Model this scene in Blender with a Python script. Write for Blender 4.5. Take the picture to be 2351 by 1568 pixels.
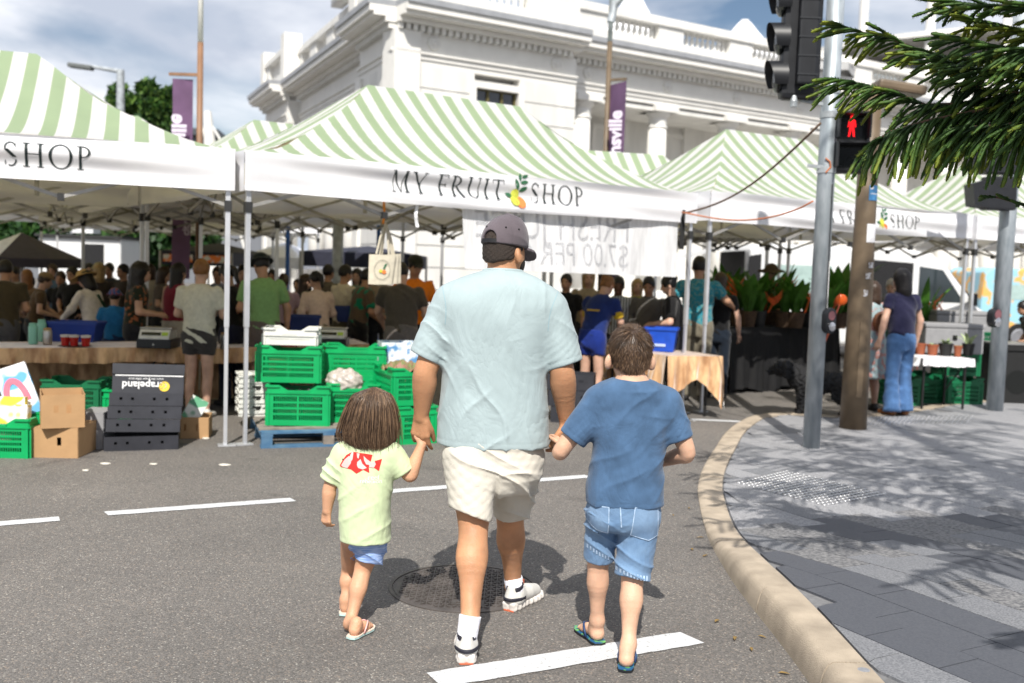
import bpy, bmesh, math, random
import numpy as np
from mathutils import Vector, Matrix
from math import radians, sin, cos, pi, hypot, atan2, sqrt
random.seed(7); np.random.seed(7)
for _o in list(bpy.data.objects): bpy.data.objects.remove(_o)
SC = bpy.context.scene
# ------------------------------------------------------------------ camera
CAM_H, PITCH, ROLL = 1.6, radians(4.2), .033
_f = np.array([0, cos(PITCH), -sin(PITCH)]); _u0 = np.array([0, sin(PITCH), cos(PITCH)]); _r0 = np.array([1., 0, 0])
_r = cos(ROLL)*_r0 + sin(ROLL)*_u0; _u = -sin(ROLL)*_r0 + cos(ROLL)*_u0
cd = bpy.data.cameras.new('camera'); cam = bpy.data.objects.new('camera', cd); SC.collection.objects.link(cam)
cam.matrix_world = Matrix(((_r[0], _u[0], -_f[0], 0), (_r[1], _u[1], -_f[1], 0), (_r[2], _u[2], -_f[2], CAM_H), (0, 0, 0, 1)))
cd.lens = 35; cd.sensor_width = 36; cd.clip_end = 3000; cd.clip_start = .05
cd.dof.use_dof = True; cd.dof.focus_distance = 4.35; cd.dof.aperture_fstop = 2.2; cd.dof.aperture_blades = 9
SC.camera = cam
# ------------------------------------------------------------------ sky, sun, exposure
SUN_EL, SUN_AZ = radians(48), radians(2)      # shadows run forward (+y), a touch to the right
w = bpy.data.worlds.new('World'); SC.world = w; w.use_nodes = True
nt = w.node_tree; nt.nodes.clear()
def _n(t, **k):
    n = nt.nodes.new(t)
    for a, b in k.items(): setattr(n, a, b)
    return n
_out = _n('ShaderNodeOutputWorld'); _bg = _n('ShaderNodeBackground'); _bg.inputs[1].default_value = .07
_sky = _n('ShaderNodeTexSky', sky_type='NISHITA', sun_disc=False, sun_elevation=SUN_EL, sun_rotation=pi - SUN_AZ, air_density=1.0, dust_density=.6, ozone_density=1.6)
_tc = _n('ShaderNodeTexCoord')
_mp = _n('ShaderNodeMapping'); _mp.inputs['Scale'].default_value = (1, 1, 2.4); _mp.inputs['Location'].default_value = (.32, .1, .07)
_nz = _n('ShaderNodeTexNoise'); _nz.inputs['Scale'].default_value = 2.3; _nz.inputs['Detail'].default_value = 7; _nz.inputs['Roughness'].default_value = .52; _nz.inputs['Distortion'].default_value = .35
_rp = _n('ShaderNodeValToRGB'); _rp.color_ramp.elements[0].position = .37; _rp.color_ramp.elements[1].position = .50
_nz2 = _n('ShaderNodeTexNoise'); _nz2.inputs['Scale'].default_value = 3.6; _nz2.inputs['Detail'].default_value = 6; _nz2.inputs['Roughness'].default_value = .5
_rp2 = _n('ShaderNodeValToRGB'); _e = _rp2.color_ramp.elements
_e[0].position = .42; _e[0].color = (6.8, 7.5, 8.9, 1); _e[1].position = .6; _e[1].color = (13, 13.2, 13.8, 1)
_mx = _n('ShaderNodeMix', data_type='RGBA')
L = nt.links.new
L(_tc.outputs['Generated'], _mp.inputs[0]); L(_mp.outputs[0], _nz.inputs['Vector']); L(_mp.outputs[0], _nz2.inputs['Vector'])
L(_nz.outputs[0], _rp.inputs[0]); L(_nz2.outputs[0], _rp2.inputs[0]); L(_rp.outputs[0], _mx.inputs['Factor'])
L(_sky.outputs[0], _mx.inputs['A']); L(_rp2.outputs[0], _mx.inputs['B']); L(_mx.outputs['Result'], _bg.inputs[0]); L(_bg.outputs[0], _out.inputs[0])
sd = bpy.data.lights.new('sun', 'SUN'); sun = bpy.data.objects.new('sun', sd); SC.collection.objects.link(sun)
sd.energy = 5.0; sd.angle = radians(.55); sd.color = (1, .955, .88)
sun.rotation_euler = Vector((-sin(SUN_AZ)*cos(SUN_EL), -cos(SUN_AZ)*cos(SUN_EL), sin(SUN_EL))).to_track_quat('Z', 'Y').to_euler()
vs = SC.view_settings; vs.view_transform = 'Standard'; vs.look = 'None'; vs.exposure = .32; vs.gamma = 1; vs.use_curve_mapping = False
SC.render.engine = 'CYCLES'; SC.cycles.use_denoising = True; SC.cycles.max_bounces = 8; SC.cycles.transparent_max_bounces = 8
SC.cycles.caustics_reflective = False; SC.cycles.caustics_refractive = False; SC.cycles.sample_clamp_indirect = 8
# ------------------------------------------------------------------ helpers
CO = SC.collection.objects
_FP = 35/36*2351
def ray(px, py): return _f + (px-1175.5)/_FP*_r - (py-784)/_FP*_u
def G(px, py, z=0.):
    d = ray(px, py); k = (z-CAM_H)/d[2]; return Vector((d[0]*k, d[1]*k, CAM_H+d[2]*k))
def A(px, py, Y):
    d = ray(px, py); k = Y/d[1]; return Vector((d[0]*k, Y, CAM_H+d[2]*k))
def tag(o, label=None, cat=None, group=None, kind=None):
    if label: o['label'] = label
    if cat: o['category'] = cat
    if group: o['group'] = group
    if kind: o['kind'] = kind
    return o
def thing(name, label, cat, loc=(0, 0, 0), rz=0., group=None):
    o = bpy.data.objects.new(name, None); CO.link(o); o.empty_display_size = .1
    o.location = loc; o.rotation_euler = (0, 0, rz)
    return tag(o, label, cat, group)
def link(name, me, mat=None, parent=None, loc=None, rot=None):
    if mat is not None and not me.materials:
        for m in (mat if isinstance(mat, (list, tuple)) else [mat]): me.materials.append(m)
    o = bpy.data.objects.new(name, me); CO.link(o)
    if parent is not None: o.parent = parent
    if loc is not None: o.location = loc
    if rot is not None: o.rotation_euler = rot
    return o
def copy_tree(o, parent=None):
    c = o.copy(); CO.link(c); c.parent = parent
    for ch in list(o.children): copy_tree(ch, c)
    return c
def rotm(rx=0, ry=0, rz=0):
    return Matrix.Rotation(rz, 3, 'Z') @ Matrix.Rotation(ry, 3, 'Y') @ Matrix.Rotation(rx, 3, 'X')
class MB:
    """collects shapes of ONE mesh"""
    def __init__(s): s.v = []; s.f = []; s.m = []; s.uv = {}
    def add(s, vs, fs, mi=0):
        b = len(s.v); s.v += [tuple(p) for p in vs]
        for f in fs: s.f.append(tuple(i+b for i in f)); s.m.append(mi)
        return b
    def box(s, c, sz, R=None, mi=0, top=None):
        x, y, z = sz[0]/2, sz[1]/2, sz[2]/2; t = top or (1, 1)
        P = [(-x, -y, -z), (x, -y, -z), (x, y, -z), (-x, y, -z), (-x*t[0], -y*t[1], z), (x*t[0], -y*t[1], z), (x*t[0], y*t[1], z), (-x*t[0], y*t[1], z)]
        c = Vector(c); P = [c+(R @ Vector(p) if R else Vector(p)) for p in P]
        s.add(P, [(0, 3, 2, 1), (4, 5, 6, 7), (0, 1, 5, 4), (1, 2, 6, 5), (2, 3, 7, 6), (3, 0, 4, 7)], mi); return s
    def bb(s, x0, x1, y0, y1, z0, z1, mi=0): return s.box(((x0+x1)/2, (y0+y1)/2, (z0+z1)/2), (x1-x0, y1-y0, z1-z0), mi=mi)
    def tube(s, pts, r, n=8, mi=0, cap=True, sq=None):
        pts = [Vector(p) for p in pts]; rs = r if isinstance(r, (list, tuple)) else [r]*len(pts); rings = []
        for i, p in enumerate(pts):
            d = (pts[min(i+1, len(pts)-1)]-pts[max(i-1, 0)]); d = d.normalized() if d.length > 1e-9 else Vector((0, 0, 1))
            if i == 0:
                a = d.cross(Vector((0, 0, 1)) if abs(d.z) < .9 else Vector((1, 0, 0))).normalized()
            else: a = (a-d*a.dot(d)).normalized()
            b = d.cross(a)
            rings.append([p+(a*cos(2*pi*(k+.5)/n)+b*sin(2*pi*(k+.5)/n))*rs[i] for k in range(n)])
        F = []
        for i in range(len(pts)-1):
            for k in range(n): F.append((i*n+k, i*n+(k+1) % n, (i+1)*n+(k+1) % n, (i+1)*n+k))
        if cap: F += [tuple(range(n))[::-1], tuple(range((len(pts)-1)*n, len(pts)*n))]
        s.add([q for g in rings for q in g], F, mi); return s
    def bar(s, a, b, wd, hd=None, mi=0):
        a, b = Vector(a), Vector(b); d = b-a; hd = hd or wd
        q = d.to_track_quat('Z', 'Y').to_matrix(); return s.box((a+b)/2, (wd, hd, d.length), q, mi)
    def lathe(s, c, prof, n=20, mi=0, R=None, cap=True):
        c = Vector(c); V = []
        for r, z in prof:
            for k in range(n):
                p = Vector((r*cos(2*pi*k/n), r*sin(2*pi*k/n), z)); V.append(c+(R @ p if R else p))
        F = [(i*n+k, i*n+(k+1) % n, (i+1)*n+(k+1) % n, (i+1)*n+k) for i in range(len(prof)-1) for k in range(n)]
        if cap: F += [tuple(range(n))[::-1], tuple(range((len(prof)-1)*n, len(prof)*n))]
        s.add(V, F, mi); return s
    def prism(s, poly, z0, z1, mi=0, M=None):
        n = len(poly); V = [Vector((p[0], p[1], z0)) for p in poly]+[Vector((p[0], p[1], z1)) for p in poly]
        if M: V = [M @ p for p in V]
        s.add(V, [tuple(range(n))[::-1], tuple(range(n, 2*n))]+[(i, (i+1) % n, n+(i+1) % n, n+i) for i in range(n)], mi); return s
    def grid(s, fn, nu, nv, mi=0):
        V = [fn(i/nu, j/nv) for j in range(nv+1) for i in range(nu+1)]
        s.add(V, [(j*(nu+1)+i, j*(nu+1)+i+1, (j+1)*(nu+1)+i+1, (j+1)*(nu+1)+i) for j in range(nv) for i in range(nu)], mi); return s
    def ball(s, c, r, nu=10, nv=6, mi=0, R=None):
        r = (r, r, r) if not isinstance(r, (tuple, list)) else r; c = Vector(c); V = []
        for j in range(nv+1):
            th = pi*j/nv
            for k in range(nu):
                p = Vector((r[0]*sin(th)*cos(2*pi*k/nu), r[1]*sin(th)*sin(2*pi*k/nu), -r[2]*cos(th))); V.append(c+(R @ p if R else p))
        s.add(V, [(j*nu+k, j*nu+(k+1) % nu, (j+1)*nu+(k+1) % nu, (j+1)*nu+k) for j in range(nv) for k in range(nu)], mi); return s
    def mesh(s, name, smooth=False, uv=None):
        me = bpy.data.meshes.new(name); me.from_pydata(s.v, [], s.f)
        if any(s.m): me.polygons.foreach_set('material_index', s.m)
        if smooth: me.polygons.foreach_set('use_smooth', [True]*len(s.f))
        if uv is not None:
            lay = me.uv_layers.new(name='UVMap'); vi = np.zeros(len(me.loops), dtype=np.int32); me.loops.foreach_get('vertex_index', vi)
            lay.data.foreach_set('uv', np.asarray(uv, dtype=np.float32)[vi].ravel())
        me.update(); return me
    def build(s, name, mat, parent=None, loc=None, rot=None, smooth=False, bevel=0, uv=None):
        me = s.mesh(name, smooth, uv)
        if bevel:
            bm = bmesh.new(); bm.from_mesh(me); bmesh.ops.remove_doubles(bm, verts=bm.verts, dist=1e-5)
            ed = [e for e in bm.edges if len(e.link_faces) == 2 and e.calc_face_angle(0) > .6]
            bmesh.ops.bevel(bm, geom=ed, offset=bevel, segments=2, affect='EDGES', profile=.6, clamp_overlap=True); bm.to_mesh(me); bm.free()
        return link(name, me, mat, parent, loc, rot)
# ------------------------------------------------------------------ materials
MATS = {}
def mat(name, col, rough=.6, var=.12, scale=12., bump=0., bscale=None, metal=0., detail=4, spec=.4, col2=None, trans=0., coat=0., sheen=0., stretch=None, thr=None, emit=0.):
    if name in MATS: return MATS[name]
    m = bpy.data.materials.new(name); m.use_nodes = True; t = m.node_tree; b = t.nodes['Principled BSDF']
    c = (*col, 1) if len(col) == 3 else col
    b.inputs['Roughness'].default_value = rough; b.inputs['Metallic'].default_value = metal; b.inputs['Specular IOR Level'].default_value = spec
    if coat: b.inputs['Coat Weight'].default_value = coat; b.inputs['Coat Roughness'].default_value = .1
    if sheen: b.inputs['Sheen Weight'].default_value = sheen
    if emit: b.inputs['Emission Color'].default_value = c; b.inputs['Emission Strength'].default_value = emit
    tc = t.nodes.new('ShaderNodeTexCoord'); vec = tc.outputs['Object']
    if stretch:
        mp = t.nodes.new('ShaderNodeMapping'); mp.inputs['Scale'].default_value = stretch; t.links.new(vec, mp.inputs[0]); vec = mp.outputs[0]
    nz = t.nodes.new('ShaderNodeTexNoise'); nz.inputs['Scale'].default_value = scale; nz.inputs['Detail'].default_value = detail; t.links.new(vec, nz.inputs['Vector'])
    rp = t.nodes.new('ShaderNodeValToRGB'); e = rp.color_ramp.elements
    lo, hi = thr or (.3, .7)
    e[0].position = lo; e[1].position = hi
    if col2 is not None: e[0].color = c; e[1].color = (*col2, 1)
    else:
        e[0].color = tuple(max(0, x*(1-var)) for x in c[:3])+(1,); e[1].color = tuple(min(1, x*(1+var)) for x in c[:3])+(1,)
    t.links.new(nz.outputs[0], rp.inputs[0]); t.links.new(rp.outputs[0], b.inputs['Base Color'])
    if bump:
        n2 = t.nodes.new('ShaderNodeTexNoise'); n2.inputs['Scale'].default_value = bscale or scale*4; n2.inputs['Detail'].default_value = 3; t.links.new(vec, n2.inputs['Vector'])
        bp = t.nodes.new('ShaderNodeBump'); bp.inputs['Strength'].default_value = bump; bp.inputs['Distance'].default_value = .01
        t.links.new(n2.outputs[0], bp.inputs['Height']); t.links.new(bp.outputs[0], b.inputs['Normal'])
    if trans:
        tr = t.nodes.new('ShaderNodeBsdfTranslucent'); t.links.new(rp.outputs[0], tr.inputs[0]); ms = t.nodes.new('ShaderNodeMixShader'); ms.inputs[0].default_value = trans
        t.links.new(b.outputs[0], ms.inputs[1]); t.links.new(tr.outputs[0], ms.inputs[2]); t.links.new(ms.outputs[0], t.nodes['Material Output'].inputs[0])
    MATS[name] = m; return m
def hexc(h):
    c = [int(h[i:i+2], 16)/255 for i in (0, 2, 4)]; return tuple(x/12.92 if x <= .04045 else ((x+.055)/1.055)**2.4 for x in c)
def cloth(name, col, var=.1, scale=30, wr=.16, **k):
    if 'cloth_'+name in MATS: return MATS['cloth_'+name]
    m = _cloth(name, col, var, scale, **k); t = m.node_tree; N = t.nodes.new; b = t.nodes['Principled BSDF']
    tc = N('ShaderNodeTexCoord'); mp = N('ShaderNodeMapping'); mp.inputs['Rotation'].default_value = (0, .5, 0); mp.inputs['Scale'].default_value = (1.5, 1, .8); nz = N('ShaderNodeTexNoise'); nz.inputs['Scale'].default_value = 5; nz.inputs['Detail'].default_value = 3; nz.inputs['Distortion'].default_value = 1.2
    m1 = N('ShaderNodeMath'); m1.operation = 'SUBTRACT'; m1.inputs[1].default_value = .5; m2 = N('ShaderNodeMath'); m2.operation = 'ABSOLUTE'; m3 = N('ShaderNodeMath'); m3.operation = 'POWER'; m3.inputs[1].default_value = .7
    bp = N('ShaderNodeBump'); bp.inputs['Strength'].default_value = wr; bp.inputs['Distance'].default_value = .05; Lk = t.links.new
    Lk(tc.outputs['Object'], mp.inputs[0]); Lk(mp.outputs[0], nz.inputs['Vector']); Lk(nz.outputs[0], m1.inputs[0]); Lk(m1.outputs[0], m2.inputs[0]); Lk(m2.outputs[0], m3.inputs[0]); Lk(m3.outputs[0], bp.inputs['Height'])
    old = b.inputs['Normal'].links[0].from_socket if b.inputs['Normal'].links else None
    if old is not None: Lk(bp.outputs[0], b.inputs['Normal'].links[0].from_node.inputs['Normal'])
    else: Lk(bp.outputs[0], b.inputs['Normal'])
    return m
def _cloth(name, col, var=.1, scale=30, **k): return mat('cloth_'+name, col, .85, var, scale, bump=k.pop('bump', .25), bscale=k.pop('bscale', 260), spec=.2, sheen=.15, **k)
# ------------------------------------------------------------------ text as mesh
def text_mesh(txt, size, depth=.002, bold=0., shear=0., spacing=1.):
    c = bpy.data.curves.new('t', 'FONT'); c.body = txt; c.size = size; c.extrude = depth/2; c.offset = bold; c.shear = shear; c.space_character = spacing; c.align_x = 'CENTER'; c.align_y = 'CENTER'; c.resolution_u = 3
    o = bpy.data.objects.new('t', c); CO.link(o); dg = bpy.context.evaluated_depsgraph_get()
    me = bpy.data.meshes.new_from_object(o.evaluated_get(dg)); bpy.data.objects.remove(o); bpy.data.curves.remove(c); me.materials.clear(); return me
def frame_rot(xdir, up=(0, 0, 1)):
    """euler that lays text (x right, y up, z out) along xdir"""
    x = Vector(xdir).normalized(); y = Vector(up); y = (y-x*y.dot(x)).normalized(); z = x.cross(y)
    return Matrix((x, y, z)).transposed().to_euler()
# ------------------------------------------------------------------ implicit surfaces -> mesh (surface nets)
def seg(P, a, b, ra, rb):
    a = np.asarray(a, float); b = np.asarray(b, float); ab = b-a; L2 = max(ab @ ab, 1e-12)
    t = np.clip(((P-a) @ ab)/L2, 0, 1)
    q = P-a-t[:, None]*ab
    return np.sqrt((q*q).sum(1))-(ra+(rb-ra)*t)
def chain(P, pts, rs, k=.0):
    d = None
    for i in range(len(pts)-1):
        e = seg(P, pts[i], pts[i+1], rs[i], rs[i+1]); d = e if d is None else (smin(d, e, k) if k else np.minimum(d, e))
    return d
def curve_chain(pts, rs, n=4):
    """the same chain, rounded through its joints"""
    P = [np.asarray(p, float) for p in pts]; Q = []; S_ = []; m = len(P)
    for i in range(m-1):
        for k in range(n):
            t = k/n; a, b, c, d = max(i-1, 0), i, i+1, min(i+2, m-1)
            w = (-.5*t+t*t-.5*t**3, 1-2.5*t*t+1.5*t**3, .5*t+2*t*t-1.5*t**3, -.5*t*t+.5*t**3)
            Q.append(P[a]*w[0]+P[b]*w[1]+P[c]*w[2]+P[d]*w[3]); S_.append(rs[a]*w[0]+rs[b]*w[1]+rs[c]*w[2]+rs[d]*w[3])
    Q.append(P[-1]); S_.append(rs[-1]); return Q, S_
def arm(sh, el, wr, r):
    sh, el, wr = [np.asarray(p, float) for p in (sh, el, wr)]; f = wr-el; return curve_chain([sh, (sh+el)/2, el, el+f*.28, el+f*.65, wr], [r[0], r[0]*.95, r[1], r[2], (r[2]+r[3])/2*.98, r[3]])
def ell(P, c, r, R=None):
    q = P-np.asarray(c, float)
    if R is not None: q = q @ np.asarray(R)
    r = np.asarray(r, float); k0 = np.sqrt(((q/r)**2).sum(1)); k1 = np.sqrt(((q/(r*r))**2).sum(1))+1e-9
    return k0*(k0-1)/k1
def smin(a, b, k):
    h = np.clip(.5+.5*(b-a)/k, 0, 1); return b+(a-b)*h-k*h*(1-h)
def smax(a, b, k): return -smin(-a, -b, k)
def dense(zs, *arrs, n=90, sg=2.2):
    z = np.linspace(zs[0], zs[-1], n); k = np.exp(-.5*(np.arange(-8, 9)/sg)**2); k /= k.sum(); out = [list(z)]
    for a in arrs: v = np.interp(z, zs, a); p = np.concatenate([2*v[0]-v[8:0:-1], v, 2*v[-1]-v[-2:-10:-1]]); out.append(list(np.convolve(p, k, 'valid')))
    return out
def near(P, pts, pad, fn, far=None):
    """fn(P) only where P lies in the padded box of pts, a safe large distance elsewhere"""
    q = np.asarray(pts, float); lo, hi = q.min(0)-pad, q.max(0)+pad; e = np.maximum(np.maximum(lo-P, P-hi), 0); dist = np.sqrt((e*e).sum(1)); m = dist <= 0; d = dist+pad*.6
    if m.any(): d[m] = fn(P[m])
    return d
def loft(P, zs, rx, ry, cx=None, cy=None, p=2.3, cap=.02):
    z = P[:, 2]; X = np.interp(z, zs, rx); Y = np.interp(z, zs, ry)
    x = P[:, 0]-(np.interp(z, zs, cx) if cx is not None else 0); y = P[:, 1]-(np.interp(z, zs, cy) if cy is not None else 0)
    k = (np.abs(x/X)**p+np.abs(y/Y)**p+1e-12)**(1/p); rr = np.sqrt(x*x+y*y)
    d = np.where(k > 1e-4, rr*(1-1/np.maximum(k, 1e-4)), -np.minimum(X, Y))
    return smax(d, np.maximum(z-zs[-1], zs[0]-z), cap)
def sdf_mesh(name, fn, lo, hi, h, mat_=None, parent=None, blk=6, slack=1.7, xf=None, smooth=True, link_it=True):
    lo = np.asarray(lo, float); hi = np.asarray(hi, float); nb = np.ceil((hi-lo)/h/blk).astype(int)+1; n = nb*blk
    g = np.stack(np.meshgrid(*[np.arange(k) for k in nb], indexing='ij'), -1).reshape(-1, 3)
    c = lo+(g*blk+(blk-1)/2)*h; dc = fn(c)
    D = np.repeat(np.repeat(np.repeat(np.where(dc < 0, -1., 1.).astype(np.float32).reshape(nb), blk, 0), blk, 1), blk, 2)
    act = g[np.abs(dc) < blk*h*.87*slack]
    if len(act) == 0: act = g
    off = np.stack(np.meshgrid(*[np.arange(blk)]*3, indexing='ij'), -1).reshape(-1, 3)
    idx = (act[:, None, :]*blk+off[None]).reshape(-1, 3); val = np.empty(len(idx), np.float32)
    for i in range(0, len(idx), 400000): val[i:i+400000] = fn(lo+idx[i:i+400000]*h)
    D[idx[:, 0], idx[:, 1], idx[:, 2]] = val
    S = D < 0; cnt = np.zeros(n-1, np.int8); cs = [(a, b, c_) for a in (0, 1) for b in (0, 1) for c_ in (0, 1)]
    for a, b, c_ in cs: cnt += S[a:n[0]-1+a, b:n[1]-1+b, c_:n[2]-1+c_]
    cells = np.argwhere((cnt > 0) & (cnt < 8)); vid = -np.ones(n-1, np.int32); vid[tuple(cells.T)] = np.arange(len(cells))
    acc = np.zeros((len(cells), 3)); num = np.zeros(len(cells))
    for a in cs:
        for ax in range(3):
            if a[ax]: continue
            b = list(a); b[ax] = 1
            ia = cells+a; ib = cells+b; va = D[tuple(ia.T)]; vb = D[tuple(ib.T)]; m = (va < 0) != (vb < 0)
            t = np.where(m, va/np.where(np.abs(va-vb) < 1e-9, 1, va-vb), 0); p = np.tile(np.array(a, float), (len(cells), 1)); p[:, ax] = t
            acc[m] += p[m]; num[m] += 1
    V = lo+(cells+acc/np.maximum(num, 1)[:, None])*h
    Q = []
    for ax in range(3):
        o1, o2 = [(1, 2), (2, 0), (0, 1)][ax]
        sl0 = [slice(None)]*3; sl1 = [slice(None)]*3; sl0[ax] = slice(0, n[ax]-1); sl1[ax] = slice(1, n[ax])
        s0 = S[tuple(sl0)]; s1 = S[tuple(sl1)]; e = np.argwhere(s0 != s1)
        e = e[(e[:, o1] > 0) & (e[:, o2] > 0) & (e[:, o1] < n[o1]-1) & (e[:, o2] < n[o2]-1)]
        if not len(e): continue
        d1 = np.zeros(3, int); d2 = np.zeros(3, int); d1[o1] = 1; d2[o2] = 1
        q = np.stack([vid[tuple((e-d1-d2).T)], vid[tuple((e-d2).T)], vid[tuple(e.T)], vid[tuple((e-d1).T)]], 1)
        fl = ~s0[tuple(e.T)]; q[fl] = q[fl][:, ::-1]; Q.append(q)
    Q = np.concatenate(Q); Q = Q[(Q >= 0).all(1)]
    if xf is not None: V = xf(V)
    me = bpy.data.meshes.new(name); me.vertices.add(len(V)); me.vertices.foreach_set('co', V.astype(np.float32).ravel())
    me.loops.add(len(Q)*4); me.loops.foreach_set('vertex_index', Q.astype(np.int32).ravel())
    me.polygons.add(len(Q)); me.polygons.foreach_set('loop_start', np.arange(0, len(Q)*4, 4, dtype=np.int32))
    if smooth: me.polygons.foreach_set('use_smooth', np.ones(len(Q), bool))
    me.update(calc_edges=True)
    return link(name, me, mat_, parent) if link_it else me
# ------------------------------------------------------------------ road
def asphalt():
    m = bpy.data.materials.new('asphalt'); m.use_nodes = True; t = m.node_tree; b = t.nodes['Principled BSDF']; N = t.nodes.new; Lk = t.links.new
    tc = N('ShaderNodeTexCoord'); v = N('ShaderNodeTexVoronoi'); v.inputs['Scale'].default_value = 150; v.inputs['Randomness'].default_value = 1
    Lk(tc.outputs['Object'], v.inputs['Vector'])
    sep = N('ShaderNodeSeparateColor'); Lk(v.outputs['Color'], sep.inputs[0])
    rp = N('ShaderNodeValToRGB'); e = rp.color_ramp.elements; e[0].position = 0; e[0].color = (.105, .099, .094, 1); e[1].position = .62; e[1].color = (.17, .16, .152, 1)
    for p, c in ((.86, (.205, .192, .18)), (.955, (.26, .215, .18)), (.99, (.38, .365, .335))): x = e.new(p); x.color = (*c, 1)
    Lk(sep.outputs[0], rp.inputs[0])
    nz = N('ShaderNodeTexNoise'); nz.inputs['Scale'].default_value = .55; nz.inputs['Detail'].default_value = 8; nz.inputs['Roughness'].default_value = .65; Lk(tc.outputs['Object'], nz.inputs['Vector'])
    r2 = N('ShaderNodeValToRGB'); r2.color_ramp.elements[0].position = .32; r2.color_ramp.elements[0].color = (.75, .745, .74, 1); r2.color_ramp.elements[1].position = .7; r2.color_ramp.elements[1].color = (1.05, 1.03, 1.0, 1); Lk(nz.outputs[0], r2.inputs[0])
    mx = N('ShaderNodeMix'); mx.data_type = 'RGBA'; mx.blend_type = 'MULTIPLY'; mx.inputs['Factor'].default_value = 1; Lk(rp.outputs[0], mx.inputs['A']); Lk(r2.outputs[0], mx.inputs['B'])
    n5 = N('ShaderNodeTexNoise'); n5.inputs['Scale'].default_value = 1.7; n5.inputs['Detail'].default_value = 5; n5.inputs['Distortion'].default_value = .8; Lk(tc.outputs['Object'], n5.inputs['Vector'])
    r5 = N('ShaderNodeValToRGB'); r5.color_ramp.elements[0].position = .63; r5.color_ramp.elements[0].color = (1, 1, 1, 1); r5.color_ramp.elements[1].position = .72; r5.color_ramp.elements[1].color = (.74, .74, .75, 1); Lk(n5.outputs[0], r5.inputs[0])
    v2 = N('ShaderNodeTexVoronoi'); v2.feature = 'DISTANCE_TO_EDGE'; v2.inputs['Scale'].default_value = .42; nw = N('ShaderNodeTexNoise'); nw.inputs['Scale'].default_value = 3; nw.inputs['Detail'].default_value = 6; Lk(tc.outputs['Object'], nw.inputs['Vector'])
    av = N('ShaderNodeMix'); av.data_type = 'VECTOR'; av.inputs['Factor'].default_value = .16; Lk(tc.outputs['Object'], av.inputs['A']); Lk(nw.outputs['Color'], av.inputs['B']); Lk(av.outputs['Result'], v2.inputs['Vector'])
    r6 = N('ShaderNodeValToRGB'); r6.color_ramp.elements[0].position = .0015; r6.color_ramp.elements[0].color = (.55, .55, .55, 1); r6.color_ramp.elements[1].position = .004; r6.color_ramp.elements[1].color = (1, 1, 1, 1); Lk(v2.outputs['Distance'], r6.inputs[0])
    ma = N('ShaderNodeMix'); ma.data_type = 'RGBA'; ma.blend_type = 'MULTIPLY'; ma.inputs['Factor'].default_value = 1; Lk(mx.outputs['Result'], ma.inputs['A']); Lk(r5.outputs[0], ma.inputs['B']); mbx = N('ShaderNodeMix'); mbx.data_type = 'RGBA'; mbx.blend_type = 'MULTIPLY'; mbx.inputs['Factor'].default_value = .15; Lk(ma.outputs['Result'], mbx.inputs['A']); Lk(r6.outputs[0], mbx.inputs['B'])
    Lk(mbx.outputs['Result'], b.inputs['Base Color']); b.inputs['Roughness'].default_value = .8; b.inputs['Specular IOR Level'].default_value = .35
    bp = N('ShaderNodeBump'); bp.inputs['Strength'].default_value = .55; bp.inputs['Distance'].default_value = .006; Lk(v.outputs['Distance'], bp.inputs['Height']); bp.invert = True; Lk(bp.outputs[0], b.inputs['Normal'])
    return m
road = MB().grid(lambda a, b: (-900+1800*a, -500+1900*b, 0), 8, 8).build('road', asphalt()); tag(road, kind='structure')
paint_m = mat('road_paint', (.78, .79, .80), .65, .06, 45, bump=.5, bscale=300, detail=6)
def worn_paint():
    m = paint_m; t = m.node_tree; b = t.nodes['Principled BSDF']; N = t.nodes.new
    tc = N('ShaderNodeTexCoord'); nz = N('ShaderNodeTexNoise'); nz.inputs['Scale'].default_value = 70; nz.inputs['Detail'].default_value = 8; nz.inputs['Roughness'].default_value = .75; t.links.new(tc.outputs['Object'], nz.inputs['Vector'])
    rp = N('ShaderNodeValToRGB'); rp.color_ramp.elements[0].position = .33; rp.color_ramp.elements[0].color = (.16, .15, .145, 1); rp.color_ramp.elements[1].position = .44; rp.color_ramp.elements[1].color = (.62, .63, .64, 1); t.links.new(nz.outputs[0], rp.inputs[0]); t.links.new(rp.outputs[0], b.inputs['Base Color'])
worn_paint()
def dash(a, b, wd, seed):
    a, b = Vector(a), Vector(b); d = (b-a).normalized(); n = Vector((-d.y, d.x, 0)); rnd = random.Random(seed); Lh = (b-a).length; k = max(12, int(Lh/.04)); T = []; B_ = []
    for i in range(k+1):
        j = lambda: rnd.uniform(-.004, .004)
        e = rnd.uniform(-.018, .018) if i in (0, k) else 0
        T.append(a+d*(Lh*i/k+e)+n*(wd/2+j())); B_.append(a+d*(Lh*i/k+rnd.uniform(-.01, .01)*(i in (0, k)))-n*(wd/2+j()))
    mb = MB(); mb.add([(p.x, p.y, .004) for p in T+B_], [(i+k+1, i+k+2, i+1, i) for i in range(k)]); mb.build('lane_line', paint_m, road)
dash(G(245, 1180)+Vector((0, 0, 0)), G(673, 1148), .105, 1); dash(G(-300, 1228), G(136, 1192), .105, 2); dash(G(865, 1131), G(1352, 1094), .105, 3)
dash(G(1000, 1562), G(1590, 1465), .15, 4)
for i, (x, y, l) in enumerate(((1648, 962, 90), (1570, 958, 30))): dash(G(x-l, y), G(x+l, y+8), .1, 9+i)
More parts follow.
